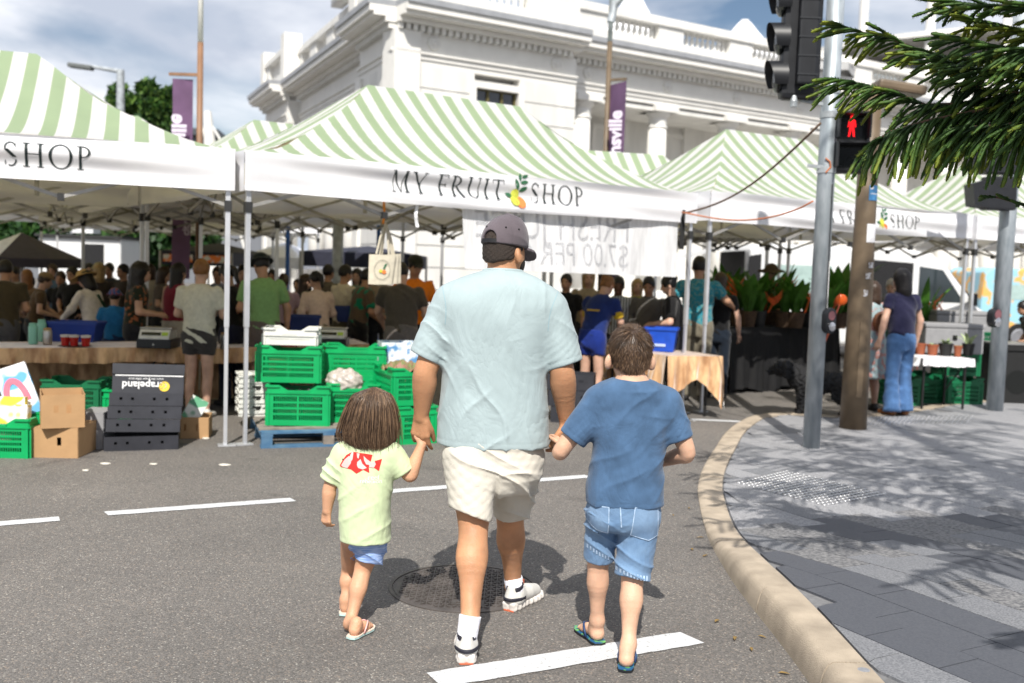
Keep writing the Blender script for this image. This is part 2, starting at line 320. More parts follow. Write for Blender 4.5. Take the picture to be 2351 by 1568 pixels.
# ------------------------------------------------------------------ pavement with kerb
def hp(y):
    t = min(max((y-4.6)/2.0, 0), 1); return .13-.115*t*t*(3-2*t)
OUT = [(1.3, -6), (1.26, -2), (1.24, 1.5), (1.22, 3.84), (1.215, 4.27), (1.2, 4.76), (1.195, 5.14), (1.22, 5.83), (1.26, 6.25), (1.34, 6.85), (1.43, 7.4), (1.61, 8.14), (1.9, 9.1), (2.22, 10.1), (2.55, 10.9), (2.85, 11.4), (3.3, 11.68), (3.8, 11.6), (4.25, 11.75), (4.95, 12.35), (5.75, 13.1), (7.15, 13.9), (12, 15.4), (30, 19)]
def resample(P, st):
    P = [Vector((*p, 0)) for p in P]; Q = []
    for i in range(len(P)-1):   # catmull-rom
        p0, p1, p2, p3 = P[max(i-1, 0)], P[i], P[i+1], P[min(i+2, len(P)-1)]; n = max(2, int((p2-p1).length/.04)); c = (p2-p1).length
        m1 = (p2-p0).normalized()*c; m2 = (p3-p1).normalized()*c
        for k in range(n):
            t = k/n; Q.append((2*t**3-3*t*t+1)*p1+(t**3-2*t*t+t)*m1+(-2*t**3+3*t*t)*p2+(t**3-t*t)*m2)
    Q.append(P[-1]); R_ = [Q[0]]; acc = 0
    for a, b in zip(Q, Q[1:]):
        acc += (b-a).length
        if acc >= st: R_.append(b); acc = 0
    return R_
KP = resample(OUT, .06)
KN = []
for i in range(len(KP)):
    d = (KP[min(i+1, len(KP)-1)]-KP[max(i-1, 0)]).normalized(); KN.append(Vector((d.y, -d.x, 0)))
KW = .185
INN = [p+n*KW for p, n in zip(KP, KN)]
_iy = np.array([p.y for p in INN]); _ix = np.array([p.x for p in INN]); _sel = np.maximum.accumulate(_iy) <= _iy+1e-9
def inner_x(y): return float(np.interp(y, _iy[_sel], _ix[_sel]))
def gran(name, c1, c2, sc, b=.25, r=.6, thr=(.36, .64)): return mat(name, c1, r, col2=c2, scale=sc, detail=7, bump=b, bscale=sc*2, thr=thr)
pave_m = gran('granite_paving', (.17, .17, .18), (.40, .40, .42), 60)
pav = MB()
ob_ = [(KP[i]+KN[i]*(KW*.6)) for i in range(len(KP))]
pav.add([(p.x, p.y, hp(p.y)-.012) for p in ob_]+[(max(40, p.x+1), p.y, hp(p.y)-.012) for p in ob_], [(i, len(ob_)+i, len(ob_)+i+1, i+1) for i in range(len(ob_)-1)])
pavement = pav.build('pavement', mat('paving_bed', (.17, .17, .175), .9, .2, 30, bump=.3)); tag(pavement, kind='structure')
kerb_m = mat('kerb_concrete', (.39, .325, .25), .85, .22, 7, bump=.5, bscale=160, detail=9)
kerb = bpy.data.objects.new('kerb', None); CO.link(kerb); tag(kerb, kind='structure')
i0 = 0; _rk = random.Random(3); _cuts = []
_near = [k for k in range(len(KP)) if True]
_acc = 0; _next = .95; _cuts = [0]
for i in range(1, len(KP)):
    _acc += (KP[i]-KP[i-1]).length
    if _acc >= _next: _cuts.append(i); _acc = 0; _next = _rk.uniform(.85, 1.05) if KP[i].y < 15 else 6
_cuts.append(len(KP)-1)
for a, b in zip(_cuts, _cuts[1:]):
    if b-a < 2: continue
    mb = MB(); prof = [(.0, -1), (.006, .35), (.018, .72), (.032, .9), (.05, .985), (.075, 1.), (KW-.012, 1.), (KW-.004, .985), (KW, .9), (KW, -1)]; n = len(prof)
    idx = list(range(a, b+1)); V = []
    dz = _rk.uniform(-.003, .003)
    for q, k in enumerate(idx):
        h = hp(KP[k].y)+.004+dz
        s = .0
        if q == 0: s = .006
        if q == len(idx)-1: s = -.006
        tdir = (KP[min(k+1, len(KP)-1)]-KP[max(k-1, 0)]).normalized()
        for (o, z) in prof: p = KP[k]+KN[k]*o+tdir*s; V.append((p.x, p.y, -.06 if z < 0 else h*z))
    F = [(i*n+j, i*n+j+1, (i+1)*n+j+1, (i+1)*n+j) for i in range(len(idx)-1) for j in range(n-1)]+[tuple(range(n)), tuple(range((len(idx)-1)*n, len(idx)*n))[::-1]]
    mb.add(V, F); o = mb.build('kerb_stone', kerb_m, kerb, smooth=False)
    for p in o.data.polygons: p.use_smooth = len(p.vertices) == 4
    o.data.set_sharp_from_angle(angle=radians(35))
# slabs, each its own piece
E1 = Vector((.485, -.875, 0)); E2 = Vector((.875, .485, 0)); _rs = random.Random(11)
sl_m = [gran('slab_speckled', (.08, .082, .09), (.24, .236, .235), 48, thr=(.36, .62)), gran('slab_blue_grey', (.066, .07, .083), (.088, .093, .107), 90, .15, .55), gran('slab_pale', (.19, .19, .20), (.36, .36, .372), 75), gran('slab_grey', (.12, .125, .138), (.235, .238, .25), 110, .2)]
orig = Vector((1.4, 4.2, 0)); n_slab = 0
def in_view(p):
    v = np.array(p)-np.array((0, 0, CAM_H)); wv = v @ _f
    if wv < .3: return False
    x = 1175.5+_FP*(v @ _r)/wv; y = 784-_FP*(v @ _u)/wv; return -60 < x < 2410 and y < 1640
far = MB()
for r in range(-24, 44):
    t = -9+_rs.uniform(0, .4); wd = .2 if r % 3 else .3
    row0 = r*.233
    while t < 12:
        ln = _rs.choice((.36, .42, .5, .6)); c0 = orig+E2*row0+E1*t
        cen = c0+E1*ln/2+E2*.1
        pts = []
        rect = [c0, c0+E1*(ln-.005), c0+E1*(ln-.005)+E2*.228, c0+E2*.228]
        for q in range(4):
            a, b = rect[q], rect[(q+1) % 4]
            for k in range(6 if q % 2 == 0 else 3): pts.append(a.lerp(b, k/(6 if q % 2 == 0 else 3)))
        t += ln
        if cen.x > 14 or cen.y < 1.5 or cen.y > 13.6: continue
        lim = [inner_x(p.y)+.012 for p in pts]
        if sum(p.x > l for p, l in zip(pts, lim)) < 6: continue
        if cen.y > 11.2 and cen.x < np.interp(cen.y, [11.2, 11.75, 12.35, 13.1, 13.9], [2.6, 4.6, 5.3, 6.1, 7.6]): continue
        P2 = []
        for p, l in zip(pts, lim):
            q = Vector((max(p.x, l), p.y, hp(p.y)))
            if not P2 or (q-P2[-1]).length > .004: P2.append(q)
        if len(P2) < 3: continue
        # light band near the crossing, dark slabs towards the shop-front side
        nearb = cen.y < 6.4+.25*(cen.x-2) 
        rr = _rs.random()
        if nearb: mi = (1 if ((r*7+3) % 5 in (0, 2) and rr < .8) or (cen.y < 4.5 and rr < .62) else 0 if rr < .62 else 3)
        else: mi = 2 if rr < .75 else 3
        jz = _rs.uniform(-.0012, .0012); n = len(P2)
        mb = far if (n_slab >= 290 or not in_view((cen.x, cen.y, .1)) or cen.y > 9.5) else MB()
        V = [(p.x, p.y, p.z+jz) for p in P2]+[(p.x, p.y, p.z-.03) for p in P2]
        mb.add(V, [tuple(range(n))]+[(i, n+i, n+(i+1) % n, (i+1) % n) for i in range(n)], mi if mb is far else 0)
        if mb is not far: mb.build('paving_slab', sl_m[mi], pavement); n_slab += 1
o = far.build('paving_slabs_far', sl_m, pavement); o['kind'] = 'stuff'
# tactile studs set into the kerb ramp
_c5 = lambda x, y: ((2700+x/1.385)/1.742, (1600+y/1.385)/1.742)
stud_m = mat('stud_steel', (.55, .55, .56), .32, .15, 40, metal=.75)
stud = MB().lathe((0, 0, 0), [(.0175, -.004), (.0175, .002), (.0145, .0055), (.0125, .006)], 12).mesh('tactile_stud', True); stud.materials.append(stud_m)
T0, T1, T2, T3 = [G(*_c5(*p), .02) for p in ((330, 455), (610, 385), (1185, 520), (830, 585))]
for i in range(17):
    for j in range(16):
        p = (T0.lerp(T3, (i+.5)/17)).lerp(T1.lerp(T2, (i+.5)/17), (j+.5)/16); link('tactile_stud', stud, None, pavement, (p.x, p.y, hp(p.y)+.004))
mb = MB(); 
for i in range(22):
    for j in range(6):
        p = G(2000+i*11-j*3, 957+j*3.4-i*.15, .02); mb.lathe((p.x, p.y, hp(p.y)+.004), [(.022, -.004), (.022, .003), (.015, .006)], 8)
o = mb.build('tactile_studs_far', stud_m, pavement); o['kind'] = 'stuff'
p = G(*_c5(1045, 1497), .134); MB().lathe((0, 0, 0), [(.024, -.004), (.024, .001), (.022, .002)], 20).build('survey_disc', stud_m, kerb, (p.x, p.y, hp(p.y)+.005))
# ------------------------------------------------------------------ manhole cover
iron = mat('cast_iron', (.105, .092, .085), .55, .35, 9, bump=.25, bscale=120, metal=.35, detail=6)
mh = thing('manhole_cover', 'round patterned cast iron manhole cover in the road between the man’s feet', 'manhole cover', (-.2, 4.88, 0))
MB().lathe((0, 0, 0), [(.375, -.02), (.375, .005), (.357, .006), (.356, -.02)], 64, cap=False).build('rim', iron, mh)
MB().lathe((0, 0, 0), [(.351, -.02), (.351, .003), (0.001, .003)], 64).build('lid', iron, mh)
mb = MB()
for i in range(-11, 12):
    for j in range(-11, 12):
        x, y = i*.03, j*.03
        if hypot(x, y) >.325 or (abs(x-.02) < .07 and -.28 < y < -.2): continue
        R_ = rotm(rz=(pi/4 if (i+j) % 2 else -pi/4)); mb.box((x, y, .006), (.027, .011, .008), R_, top=(.8, .7))
o = mb.build('raised_tread', iron, mh); o['kind'] = 'stuff'
mb = MB().bb(-.05, .09, -.275, -.268, .003, .009)
for x in (-.045, .015, .07): mb.bb(x, x+.018, -.26, -.212, .003, .009)
mb.bb(-.045, .088, -.24, -.23, .0031, .0085); mb.build('lifting_grip', iron, mh)
# ------------------------------------------------------------------ litter on the road
for i, (x, y, s, lb) in enumerate(((242, 1066, .03, 'small cream scrap of paper on the road before the brown carton'), (197, 1082, .02, 'tiny white scrap of paper on the road, nearest of the litter'), (897*.5748, 1069, .035, 'flat white scrap of paper on the road before the tent feet'), (472, 1008, .03, 'pale scrap of paper on the road beside the black grape boxes'), (353, 1067, .025, 'pale scrap of paper on the road below the black grape boxes'))):
    p = G(x, y); mb = MB(); rr = random.Random(i); mb.prism([(s*(1+.4*rr.random())*cos(a), s*.7*(1+.4*rr.random())*sin(a)) for a in (0, 1, 2.1, 3.2, 4.3, 5.4)], .004, .009+.004*rr.random()); tag(mb.build('paper_scrap', mat('scrap_paper', (.72, .68, .6), .9), None, p), lb, 'litter', 'scraps on the road')
rl_ = random.Random(77); leafdry = mat('dry_leaf', (.16, .10, .035), .8, .4, 30, col2=(.30, .20, .06))
for i in range(14):
    k = rl_.randint(0, len(KP)-1)
    yy = rl_.uniform(3.9, 9); pp = Vector((float(np.interp(yy, [p.y for p in KP[:160]], [p.x for p in KP[:160]]))-rl_.uniform(.02, .22), yy, .004)); mb = MB(); s = rl_.uniform(.012, .026)
    mb.add([(-s, 0, .002), (-s*.3, s*.35, .006), (s*.6, s*.25, .007), (s*1.1, 0, .003), (s*.5, -s*.3, .008), (-s*.4, -s*.3, .006)], [(0, 5, 4, 3, 2, 1)]); tag(mb.build('fallen_leaf', leafdry, None, pp, (0, 0, rl_.uniform(0, 6))), 'tiny dry leaf lying on the road beside the curved kerb', 'leaf', 'fallen leaves along the kerb')
# ------------------------------------------------------------------ heritage building on the corner
BC = Vector((-3.5, 28, 0))
cream = mat('painted_stucco', (.70, .688, .655), .75, .1, 1.5, stretch=(1.5, 1.5, .35), bump=.15, bscale=60, detail=8)
cream2 = mat('painted_trim', (.73, .715, .68), .7, .05, 2, bump=.1, bscale=60)
groovem = mat('stucco_joint', (.42, .42, .42), .9, .1, 4)
capm = mat('cornice_lead', (.30, .31, .33), .6, .1, 3)
glassm = mat('dark_glass', (.02, .025, .035), .08, .3, 2, spec=.8)
olive = mat('olive_timber', (.12, .10, .035), .6, .15, 8)
HB = thing('heritage_building', 'cream classical corner building with balustrade parapet, cornice and loggia columns', 'building', BC)
def facade(d, n):
    d = Vector((*d, 0)); n = Vector((*n, 0)); flip = d.cross(n).z > 0
    def P(t, o, z): return d*t+n*o+Vector((0, 0, z))
    def fb(mb, t0, t1, o0, o1, z0, z1, mi=0):
        V = [P(t, o, z) for z in (z0, z1) for o in (o0, o1) for t in (t0, t1)]
        F = [(0, 1, 3, 2), (4, 6, 7, 5), (0, 4, 5, 1), (1, 5, 7, 3), (3, 7, 6, 2), (2, 6, 4, 0)]
        if not flip: F = [f[::-1] for f in F]
        mb.add(V, F, mi); return mb
    return P, fb
DR, NR = (.848, .53), (.53, -.848); DL, NL = (-.416, .909), (-.909, -.416)
balu = MB().lathe((0, 0, 0), [(.075, 0), (.075, .06), (.05, .09), (.085, .22), (.075, .32), (.04, .46), (.045, .5), (.07, .53), (.07, .58)], 10).mesh('baluster', True); balu.materials.append(cream2)
rosm = MB().lathe((0, 0, 0), [(.2, 0), (.2, .03), (.14, .06), (.1, .04), (.07, .09), (.01, .1)], 16).mesh('rosette', True); rosm.materials.append(cream2)
def entab(P, fb, t0, t1, off, top, tag_='entablature', parapet=()):
    en = fb(MB(), t0, t1, off-.6, off, 7.2, 7.36); fb(en, t0, t1, off-.6, off+.04, 7.362, 7.5); fb(en, t0, t1, off-.6, off+.1, 7.5, 7.56); fb(en, t0, t1, off-.6, off-.02, 7.56, 8.1)
    e = en.build(tag_, cream2, HB)
    k = int((t1-t0)/.22); db = MB()
    for i in range(k): fb(db, t0+i*.22+.04, t0+i*.22+.17, off-.1, off+.18, 8.1, 8.26)
    o = db.build('dentils', cream, e); o['kind'] = 'stuff'
    c = fb(MB(), t0-.0, t1, off-.6, off+.28, 8.262, 8.4); fb(c, t0, t1, off-.6, off+.62, 8.402, 8.5); fb(c, t0, t1, off-.6, off+.74, 8.5, 8.68); c.build('cornice', cream2, HB)
    fb(MB(), t0, t1, off-.6, off+.8, 8.682, 8.84).build('cornice_cap', capm, HB)
    pb = fb(MB(), t0, t1, off-.5, off+.12, 8.842, 9.28); fb(pb, t0, t1, off-.52, off+.16, top-.28, top-.1); fb(pb, t0, t1, off-.46, off+.1, top-.098, top)
    x = t0
    for (a, b) in list(parapet)+[(t1, t1)]:
        if a > x: fb(pb, x, a, off-.45, off+.08, 9.282, top-.282)
        x = b
    pb.build('parapet', cream, HB)
    for (a, b) in parapet:
        k = int((b-a)/.235)
        for i in range(k):
            q = P(a+(b-a)*(i+.5)/k, off-.17, 9.282); link('baluster', balu, None, HB, q).scale = (1, 1, (top-.282-9.282)/.58)
def courses(P, fb, t0, t1, off, holes=(), z1=7.2):
    z = .9; k = 0; fb(MB(), t0, t1, off-.5, off-.022, .0, z1-.002).build('wall_core', groovem, HB) if not holes else None
    fb(MB(), t0-.02, t1+.02, off-.4, off+.08, 0, .9).build('plinth', cream, HB)
    while z < z1-.05:
        zt = min(z+.63, z1); segs = [(t0, t1)]
        for (a, b, h0, h1) in holes:
            if h0 < zt-.02 and h1 > z+.02: segs = [s for (p, q) in segs for s in ((p, min(q, a)), (max(p, b), q)) if s[1]-s[0] > .02]
        for (p, q) in segs: fb(MB(), p, q, off-.4, off, z+.035, zt).build('wall_course', cream, HB)
        for (p, q) in segs: fb(MB(), p, q, off-.39, off-.03, z, z+.035).build('wall_joint', groovem, HB)
        z = zt
def window(P, fb, t0, t1, z0, z1, off, bars=2, rows=3, trim=.2):
    w_ = fb(MB(), t0-trim, t0, off-.15, off+.06, z0-trim, z1+trim); fb(w_, t1, t1+trim, off-.15, off+.06, z0-trim, z1+trim); fb(w_, t0, t1, off-.15, off+.06, z1, z1+trim); fb(w_, t0, t1, off-.15, off+.1, z0-trim, z0)
    W_ = w_.build('window', cream2, HB); fb(MB(), t0, t1, off-.2, off-.16, z0, z1).build('pane', glassm, W_)
    m_ = MB(); fb(m_, t0, t0+.07, off-.158, off-.1, z0, z1); fb(m_, t1-.07, t1, off-.158, off-.1, z0, z1)
    for i in range(1, bars): x = t0+(t1-t0)*i/bars; fb(m_, x-.04, x+.04, off-.158, off-.11, z0, z1)
    for i in range(0, rows+1): z = z0+(z1-z0)*i/rows; fb(m_, t0+.07, t1-.07, off-.157, off-.12, z-.035, z+.035)
    m_.build('sash', olive, W_)
def column(P, fb, t, off, z0=1.0, z1=7.0, r=.36):
    q = P(t, off, 0)
    s = MB().lathe((q.x, q.y, 0), [(r, z0), (r*.99, z0+1.8), (r*.95, z0+3.4), (r*.86, z1-.55)], 24).build('column', cream2, HB, smooth=True)
    MB().lathe((q.x, q.y, 0), [(r*.86, z1-.55), (r*.95, z1-.5), (r*.95, z1-.45), (r*.86, z1-.43), (r*.86, z1-.2), (r*1.1, z1-.1), (r*1.22, z1-.02), (r*1.22, z1)], 24).build('capital', cream2, s)
    a = MB(); fb(a, t-r*1.4, t+r*1.4, off-r*1.4, off+r*1.4, z1, z1+.2); a.build('abacus', cream2, s)
    b = MB().lathe((q.x, q.y, 0), [(r*1.3, z0-.3), (r*1.3, z0-.1), (r*1.12, z0)], 24); fb(b, t-r*1.5, t+r*1.5, off-r*1.5, off+r*1.5, 0, z0-.3); b.build('pedestal', cream2, s)
# right-hand front
P, fb = facade(DR, NR)
courses(P, fb, .0, 6.15, 0, [(2.55, 4.1, 3.9, 6.85)]); fb(MB(), .02, 6.13, -.6, -.45, 0, 7.19).build('wall_core', groovem, HB)
window(P, fb, 2.6, 4.05, 3.95, 6.8, 0, 3, 3)
entab(P, fb, 0, 6.15, 0, 10.3, parapet=[(2.6, 4.3)])
fb(MB(), -.05, .75, -.7, .1, .9, 8.1).build('corner_pilaster', cream2, HB)
entab(P, fb, 6.15, 42, -.55, 10.05, parapet=[(7.6+i*3.22, 9.75+i*3.22) for i in range(10)])
for t, o_ in ((1.2, -.02), (5.4, -.02), (7.0, -.57), (10.3, -.57), (13.5, -.57), (16.7, -.57), (19.9, -.57)):
    q = P(t, o_, 7.85); r_ = link('rosette', rosm, None, HB, q); r_.rotation_euler = Vector((*NR, 0)).to_track_quat('Z', 'Y').to_euler()
fb(MB(), 6.15, 42, -3.4, -3.0, 0, 7.6).build('loggia_wall', cream, HB); fb(MB(), 6.15, 42, -3.0, -.62, 7.0, 7.15).build('loggia_ceiling', cream, HB); fb(MB(), 6.15, 42, -3.0, 0.3, .0, .7).build('loggia_floor', cream, HB)
for i in range(10):
    t = 7.05+i*3.2; column(P, fb, t, -.95)
    if i < 8: fb(MB(), t-.3, t+.3, -3.0, -2.85, .7, 7.0).build('wall_pilaster', cream2, HB); window(P, fb, t+2.1, t+3.3, 3.2, 6.6, -2.98, 2, 4, .16)
# left-hand front
P, fb = facade(DL, NL)
courses(P, fb, 0.62, 3.6, 0); entab(P, fb, 0, 3.6, 0, 10.45, parapet=[(1.2, 2.5)])
entab(P, fb, 3.6, 14.2, -.5, 10.2, parapet=[(4.3, 6.0), (7.0, 8.6), (9.6, 11.2), (12.2, 13.6)])
courses(P, fb, 14.2, 19, 0); entab(P, fb, 14.2, 19, 0, 10.3, parapet=[(15.2, 17.8)])
fb(MB(), 3.6, 14.2, -3, -2.6, 0, 7.6).build('loggia_wall', cream, HB); fb(MB(), 3.6, 14.2, -2.6, -.6, 7.0, 7.15).build('loggia_ceiling', cream, HB)
for t in (4.6, 7.2, 9.8, 12.4): column(P, fb, t, -.9)
for t in (3.4, 14.5, 18.6): fb(MB(), t-.3, t+.3, -.5, .1, .9, 7.2).build('wall_pilaster', cream2, HB)
window(P, fb, 16, 17.2, 3, 5.8, 0)
q = P(6.5, -.15, 10.2); mb = MB(); fb(mb, 5.9, 7.1, -.35, .05, 10.2, 10.5)
for k, (zz, rr) in enumerate(((10.65, .34), (11.05, .26), (11.4, .3), (11.75, .2))): mb.ball((q.x, q.y, zz), (rr*1.2, rr*1.2, rr), 12, 8)
mb.build('parapet_ornament', cream2, HB, smooth=True)
for t in (2.9, 3.9, 14.4, 18.8): fb(MB(), t-.35, t+.35, -.5, .2, 8.86, 10.75).build('parapet_pier', cream2, HB)
q = P(4.6, -.6, 10.2)+BC
fp = thing('flagpole', 'slim white flagpole rising from the corner building parapet', 'flagpole', q); MB().tube([(0, 0, 0), (0, 0, 6)], [.11, .07], 12).build('pole', cream2, fp); MB().ball((0, 0, 6.08), .12).build('finial', cream2, fp); MB().lathe((0, 0, 0), [(.3, -.3), (.3, .05), (.2, .2), (.1, .25)], 14).build('base', cream2, fp)
# tensile roof sails behind the parapet
sailm = mat('white_membrane', (.86, .86, .87), .6, .02, 1)
for (px, py, lb) in ((1455, -14, 'larger white tensile sail roof behind the parapet, nearer the building corner'), (1710, 52, 'smaller white tensile sail roof peak behind the parapet, nearest the traffic signal')):
    c = A(px, py, 42); S_ = thing('tensile_canopy', lb, 'canopy roof', (c.x, c.y, 0), radians(32)); h = c.z
    def sail(u, v, h=h):
        a = 2*pi*u; r = v; e = 5.2*(1-.16*abs(sin(2*a))**.6); zz = h-(h-9.6)*(1-(1-r)**2.4); return ((.25+e*r)*cos(a), (.25+e*r)*sin(a), zz)
    MB().grid(sail, 40, 14).build('membrane', sailm, S_, smooth=True)
    MB().tube([(0, 0, 8), (0, 0, h+.1)], .18, 10).build('mast', sailm, S_)
    MB().grid(lambda u, v: ((5.45*(1-.16*abs(sin(4*pi*u))**.6))*cos(2*pi*u), (5.45*(1-.16*abs(sin(4*pi*u))**.6))*sin(2*pi*u), 9.3+.3*v), 40, 1).build('edge_beam', groovem, S_)
# ------------------------------------------------------------------ apartment block far right
ab = thing('apartment_block', 'tall white curved apartment block with balconies behind the pine branches', 'building', (38, 72, 0))
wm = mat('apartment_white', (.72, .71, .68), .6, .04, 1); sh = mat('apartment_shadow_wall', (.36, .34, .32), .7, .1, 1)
def arc(a, r): return (r*sin(a), -r*cos(a))
for k in range(6):
    z = 2+k*3.25; mb = MB(); n = 26; rr0 = 17.5
    if k >= 5: rr0 = 18.4
    V = []
    for i in range(n+1):
        a = -1.25+2.0*i/n
        for (r, zz) in ((rr0, z), (rr0, z+.35), (rr0-6, z+.35), (rr0-6, z)): x, y = arc(a, r); V.append((x, y+12, zz))
    mb.add(V, [(i*4+j, i*4+(j+1) % 4, i*4+4+(j+1) % 4, i*4+4+j) for i in range(n) for j in range(4)]); fl = mb.build('floor_slab', wm, ab)
    if k < 5:
        mb = MB(); V = []
        for i in range(n+1):
            x, y = arc(-1.25+2.0*i/n, rr0-.15); V += [(x, y+12, z+.35), (x, y+12, z+1.3)]
        mb.add(V, [(i*2, i*2+2, i*2+3, i*2+1) for i in range(n)]); mb.build('balustrade', mat('balcony_glass', (.45, .52, .55), .25, .1, 1), fl)
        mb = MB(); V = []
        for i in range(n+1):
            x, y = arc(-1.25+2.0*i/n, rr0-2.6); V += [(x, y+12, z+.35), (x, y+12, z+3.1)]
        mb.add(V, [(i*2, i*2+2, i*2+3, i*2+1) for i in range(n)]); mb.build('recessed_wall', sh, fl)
        for i in range(11):
            a = -1.2+.18*i; x, y = arc(a, rr0-2.52); mb = MB().box((x, y+12, z+1.6), (1.9, .08, 2.2), rotm(rz=a)); mb.build('window', glassm, fl)
for i in range(8):
    x, y = arc(-1.15+.27*i, 17.7); MB().tube([(x, y+12, 0), (x, y+12, 23.5)], .32, 12).build('column', wm, ab)
# ------------------------------------------------------------------ far left: dark-roofed building, masted roof, street light
db_ = thing('dark_roof_building', 'low grey building with flat dark roof beyond the left tent', 'building', (-25, 62, 0), radians(8))
MB().bb(-12, 9, 0, 14, 0, 7.4).build('wall', mat('grey_cladding', (.16, .17, .19), .6), db_); MB().bb(-13, 6.5, -1.2, 15, 9.1, 9.5).build('roof', mat('dark_roof', (.06, .07, .08), .5), db_); MB().bb(-12, 5.5, .3, 14, 7.4, 9.1).build('clerestory', mat('clerestory_glass', (.25, .29, .33), .2), db_)
c = A(492, 256, 45); ms = thing('roof_mast', 'white tapering mast with stay cables beyond the left tent', 'mast', (c.x, c.y, 0))
MB().tube([(0, 0, 0), (0, 0, c.z*.55), (-.3, 0, c.z)], [.4, .42, .16], 12).build('spar', wm, ms)
for dx in (-2.2, 1.6, 3.6): MB().tube([(-.3, 0, c.z-.3), (dx, 0, 1.5)], .06, 6).build('stay', wm, ms)
c = A(277, 160, 30); sl = thing('street_light', 'grey street light with long outreach arm above the left trees', 'street light', (c.x, c.y, 0)); gal = mat('galvanised_steel', (.42, .45, .47), .5, .3, 9, metal=.5, detail=8, bump=.08)
MB().tube([(0, 0, 0), (0, 0, c.z-.1), (0, 0, c.z)], [.16, .11, .1], 12).build('pole', gal, sl); a2 = A(205, 152, 30); MB().tube([(0, 0, c.z-.05), (a2.x-c.x, 0, a2.z-c.z+c.z)], [.07, .05], 8).build('arm', gal, sl); MB().box((a2.x-c.x-.25, 0, a2.z-.02), (.7, .3, .13), rotm(ry=.1)).build('lamp_head', mat('lamp_grey', (.12, .13, .13), .5), sl, bevel=.03)
# ------------------------------------------------------------------ brown lamp posts with purple banners
brown = mat('bronze_paint', (.135, .098, .062), .5, .18, 6, bump=.08); brown2 = mat('rust_brown_paint', (.23, .125, .07), .55, .15, 5); purple = mat('banner_purple', (.155, .085, .165), .75, .18, 3, trans=.25)
lilac = mat('banner_print', (.62, .55, .66), .7)
def lamp_post(name, lb, px_top, px_bot, Y, ybot, pbrk, top_py, m, bpx, by0, by1, words, rot, arm_py, sz):
    g_ = A(px_bot, ybot, Y); t_ = A(px_top, top_py, Y); h = t_.z; o = thing(name, lb, 'lamp post', (g_.x, Y, 0)); zb = A(px_top, pbrk, Y).z
    MB().tube([(0, 0, 0), (0, 0, zb)], [.05, .045], 16).build('pole', m, o, smooth=True); MB().tube([(0, 0, zb), (0, 0, max(h, zb+2))], [.042, .036], 14).build('upper_pole', gal if m is brown else cream2, o, smooth=True)
    za = A(bpx[0], arm_py, Y).z; x0 = A(bpx[0], by0, Y).x-g_.x; x1 = A(bpx[1], by0, Y).x-g_.x; z0 = A(bpx[0], by0, Y).z; z1 = A(bpx[0], by1, Y).z; far_ = x0 if abs(x0) > abs(x1) else x1
    MB().bar((0, 0, za), (far_*1.12, -.15 if rot else 0, za), .045).build('banner_arm', m, o)
    b = thing('street_banner', 'purple street banner with pale lettering on the %s lamp post' % ('rust-brown' if m is brown2 else 'dark bronze'), 'banner', (g_.x, Y, 0))
    w_ = x1-x0; lo = z1-2.2
    def bn(u, v): return (x0+w_*u, (-.5*u if rot else 0)+.05*sin(3*v+u), z0-(z0-lo)*v)
    MB().grid(bn, 6, 14).build('banner_cloth', purple, b, smooth=True)
    tm = text_mesh(words, sz, .01, bold=.012); t2 = link('banner_lettering', tm, lilac, b); zc = A(bpx[0], 238, Y).z-sz*2.6; t2.location = (x0+w_*.42, -.09-(.25 if rot else 0), zc); t2.scale = (1, 1 if rot else -1, 1); t2.rotation_euler = (radians(90), radians(-90), radians(-14) if rot else 0)
    tm = text_mesh('city of', sz*.5, .01, bold=.006); t2 = link('banner_lettering', tm, lilac, b); t2.location = (x0+w_*.86, -.09-(.4 if rot else 0), lo+(z0-lo)*.28); t2.rotation_euler = (radians(90), radians(-90), radians(-14) if rot else 0)
    return o
lamp_post('lamp_post', 'rust-brown lamp post with white top behind the left tent', 466, 458, 15.5, 330, 98, -60, brown2, (396, 441), 180, 310, 'townsville', 0, 170, .30)
o = lamp_post('lamp_post', 'dark bronze lamp post with galvanised top behind the centre tent', 1402, 1390, 17.5, 360, 96, 8, brown, (1400, 1432), 196, 350, 'townsville', 1, 184, .30)
p0 = A(1404, 10, 17.5); p1 = A(1440, -22, 17.5); MB().tube([(p0.x-o.location.x-.0, 0, p0.z-.3), (p0.x-o.location.x+.05, 0, p0.z), (p1.x-o.location.x, 0, p1.z)], .07, 10).build('outreach_arm', gal, o)
